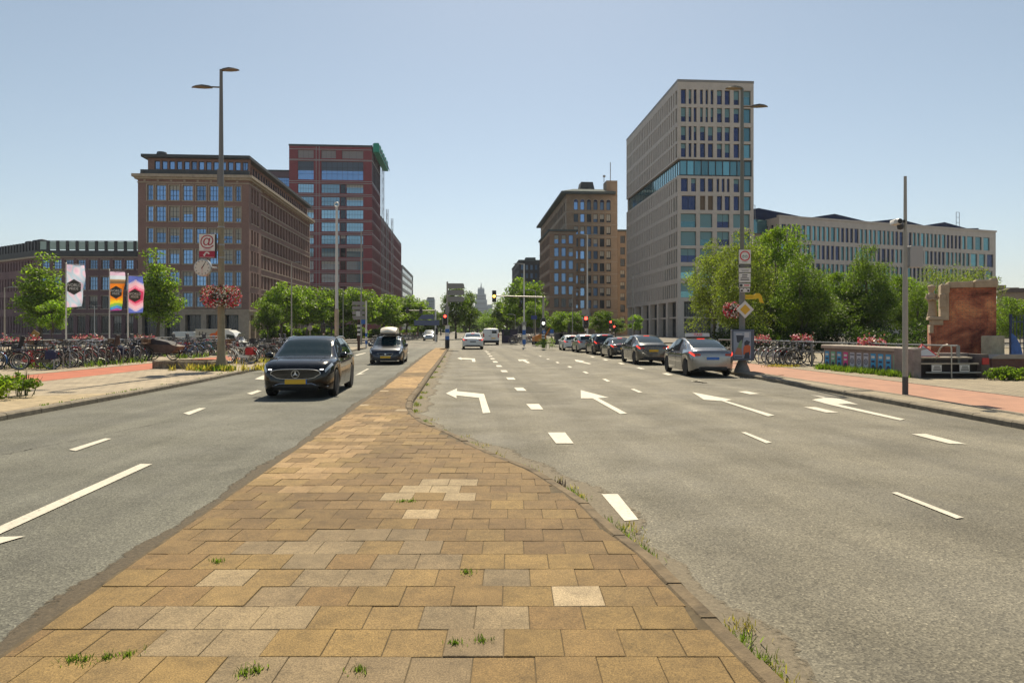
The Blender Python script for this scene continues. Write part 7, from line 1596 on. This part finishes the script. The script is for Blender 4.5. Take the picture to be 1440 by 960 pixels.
# far gantry with blue board
Y = 88; t = thing('sign_gantry','pale post with long arm and blue grey direction board over the oncoming lanes','gantry',(PX(612.5,Y),Y,SW)); za = PZ(436.5,Y)-SW; xa = PX(570,Y)-PX(612.5,Y)
m = MB(); m.tube([(0,0,0),(0,0,za+.1)],[.13,.1],10); m.build('post', POLEW, t, True); m = MB(); m.tube([(0,0,za),(xa,0,za)],.07,8); m.build('arm', POLEG, t, True)
BBD = mat('board_blue_grey',(.09,.11,.19),.5); xb = PX(588,Y)-PX(612.5,Y)
m = MB(); m.prism_y([(xb,PZ(449,Y)-SW),(xb+.5,PZ(442.5,Y)-SW),(-.25,PZ(442,Y)-SW),(-.1,PZ(449,Y)-SW)][::-1],-.2,-.15); m.build('direction_board', BBD, t); m = MB(); m.box(xb-.5,.5,-.2,-.15,PZ(457.5,Y)-SW,PZ(450,Y)-SW); m.build('direction_board', BBD, t)
for q in (573,592): signal_head(t,PX(q,Y)-PX(612.5,Y),-.1,za,.4,.75,LOFF,0,False)
# left direction boards on the banded post
Y = 51; t = thing('direction_boards','stack of four grey direction boards seen from behind on a banded black post','direction sign',(PX(504.5,Y),Y,SW)); m = MB(); m.tube([(0,0,0),(0,0,PZ(422,Y)-SW)],.10,10); m.build('post', mat('post_rust',(.07,.035,.025),.7), t); bands(t,1.15,2.1,.115,6,SGW,SIGK)
for q in range(4):
    a, c_ = PZ(424+q*6.6,Y)-SW, PZ(429+q*6.6,Y)-SW; m = MB(); m.prism_y([(-.46,c_),(.48,c_),(.48,a),(-.46,a)] if q < 3 else [(-.36,c_-.05),(.48,c_),(.48,a),(-.46,a)],-.16,-.12); m.build('direction_board', SGB, t)
m = MB(); m.box(-.16,.14,-.19,-.163,PZ(444.5,Y)-SW,PZ(437.5,Y)-SW); m.build('white_square', mat('back_pale',(.5,.5,.5),.5), t)
Y = 60; t = thing('striped_post','white post with blue striped foot and a small blue square sign beside the direction boards','sign',(PX(515,Y),Y,SW)); m = MB(); m.tube([(0,0,0),(0,0,PZ(423,Y)-SW)],.07,8); m.build('post', POLEW, t); bands(t,.3,1.6,.10,4,SBL,SGW); m = MB(); m.box(-.42,-.07,-.12,-.09,PZ(455.5,Y)-SW,PZ(449.5,Y)-SW); m.build('blue_face', SBL, t)
Y = 62; t = thing('round_sign','grey back of a round traffic sign before the left trees','sign',(PX(436,Y),Y,SW)); m = MB(); m.tube([(0,0,0),(0,0,PZ(458,Y)-SW)],.04,6); m.build('post', POLEG, t); m = MB(); m.lathe([(.001,-.05),(.24,-.05),(.24,-.02)],(0,0,PZ(461,Y)-SW),'y',18); m.build('disc', SGB, t)
t = thing('warning_board','yellow brown square board tilted on its corner behind the left bicycle rows','sign',(PX(49,40),40,SW)); q = .30; zc = PZ(470.5,40)-SW; m = MB(); m.tube([(0,.05,0),(0,.05,zc)],.03,6); m.build('post', POLEG, t); m = MB(); m.prism_y([(-q,zc-.06),(.06,zc-q),(q,zc+.06),(-.06,zc+q)],0,.02); m.build('board', mat('board_ochre',(.25,.16,.05),.7,var=.3,vs=8), t)
Y = 70; t = thing('parking_sign','small dark blue square sign on a thin post at the right of the junction','sign',(PX(751,Y),Y,SW)); m = MB(); m.tube([(0,0,0),(0,0,PZ(449,Y)-SW)],.035,6); m.build('post', POLEG, t); m = MB(); m.box(-.3,.3,-.06,-.03,PZ(449,Y)-SW,PZ(443.5,Y)-SW); m.build('blue_face', mat('sign_navy',(.03,.05,.2),.5), t)
Y = 66; t = thing('blue_square_sign','blue square sign with a white lower plate right of the cantilever mast','sign',(PX(776,Y),Y,SW)); m = MB(); m.tube([(0,0,0),(0,0,PZ(463,Y)-SW)],.035,6); m.build('post', POLEG, t); m = MB(); m.box(-.17,.17,-.06,-.03,PZ(468.5,Y)-SW,PZ(463,Y)-SW); m.build('blue_face', SBL, t); m = MB(); m.box(-.2,.2,-.06,-.03,PZ(471,Y)-SW,PZ(468.8,Y)-SW); m.build('lower_plate', SGW, t)
bt = [o for o in bpy.data.objects if o.get('label','').startswith('tall white lamp post with a blue')][0]; bands(bt,.2,2.0,.16,4,SBL,SGW); m = MB(); m.box(-.2,.2,-.14,.14,PZ(459,64)-SW,PZ(452.5,64)-SW); m.build('junction_box', SGB, bt)
Y = 78; t = thing('dark_kiosk','dark purple closed kiosk under the trees right of the white van','kiosk',(PX(716,Y),Y,SW)); m = MB(); m.bevbox(-.85,.95,0,2.2,0,PZ(464,Y)-SW,.05); m.build('walls', mat('kiosk_purple',(.045,.035,.07),.6), t); m = MB(); m.box(-.6,.1,-.03,-.005,.9,1.5); m.build('window', CGL, t); m = MB(); m.box(-.95,1.05,-.25,2.3,PZ(464,Y)-SW+.003,PZ(464,Y)-SW+.09); m.build('roof', DKG, t)
Y = 71; t = thing('orange_excavator','small orange excavator with raised arm parked right of the cantilever mast','excavator',(PX(761,Y),Y,SW)); ORM = mat('machine_orange',(.62,.22,.03),.5)
m = MB(); m.prism_y([(-.9,.35),(.5,.35),(.5,.95),(.0,1.15),(-.9,.8)],-.5,.5); m.build('body', ORM, t); m = MB(); m.bevbox(-.2,.45,-.45,.45,.96,1.9,.06); m.build('cab', mat('cab_glass',(.06,.07,.07),.1), t); m = MB(); m.tube([(.4,0,.9),(.9,0,1.7),(1.15,0,1.0)],[.12,.1,.07],6); m.build('arm', ORM, t); m = MB(); m.bevbox(-.95,.55,-.62,-.3,.0,.36,.1); m.build('track', RUB, t); m = MB(); m.bevbox(-.95,.55,.3,.62,.0,.36,.1); m.build('track', RUB, t)
spray('junction_bush','bright green bush at the foot of the cantilever mast',PX(768,57.5),57.5,.1,2.0,.95,1200,81,'fresh')
for i, (px, lb) in enumerate(((786,'dark waste container beside the blue square sign'),(792,'second dark waste container, partly behind the white hatchback'))):
    t = thing('waste_container', lb, 'container', (PX(px,68),68,SW)); m = MB(); m.bevbox(-.42,.42,0,.9,.08,1.1,.05); m.build('bin', mat('bin_grey',(.06,.06,.065),.6), t); m = MB(); m.bevbox(-.45,.45,-.05,.95,1.103,1.2,.04); m.build('lid', DKG, t)

t = thing('hedge','long dark hedge under the left avenue trees behind the bicycle rows','hedge',(0,0,0)); r = random.Random(91); m = MB()
for _ in range(15000):
    px = r.uniform(372,606); Y = lerp(98,150,((px-372)/234)**1.5); n = Vector((r.gauss(0,1),r.gauss(-.4,1),r.gauss(.4,1))).normalized(); a = n.orthogonal().normalized(); c_ = n.cross(a); s = r.uniform(.14,.30); p = Vector((PX(px,Y)+r.gauss(0,.2),Y+r.gauss(0,.7),SW+(1.7+.45*math.sin(px*.13)+.3*math.sin(px*.41))*r.random()**.8))
    m.poly([p-a*s,p+c_*s*.6,p+a*s,p-c_*s*.6])
m.build('foliage', LF['deep'], t)

# ================================================================ summer haze over the avenue
hm = bpy.data.materials.new('haze_air'); hm.use_nodes = True; nt = hm.node_tree
for n_ in list(nt.nodes):
    if n_.type == 'BSDF_PRINCIPLED': nt.nodes.remove(n_)
pv = nt.nodes.new('ShaderNodeVolumePrincipled'); pv.inputs['Color'].default_value = (.82,.90,1.0,1); pv.inputs['Density'].default_value = .00016; pv.inputs['Anisotropy'].default_value = .0
nt.links.new(pv.outputs[0], nt.nodes['Material Output'].inputs['Volume'])
m = MB(); m.box(-4010,4010,-410,5010,-1.2,115); o = m.build('haze', hm); tag(o, kind='stuff')
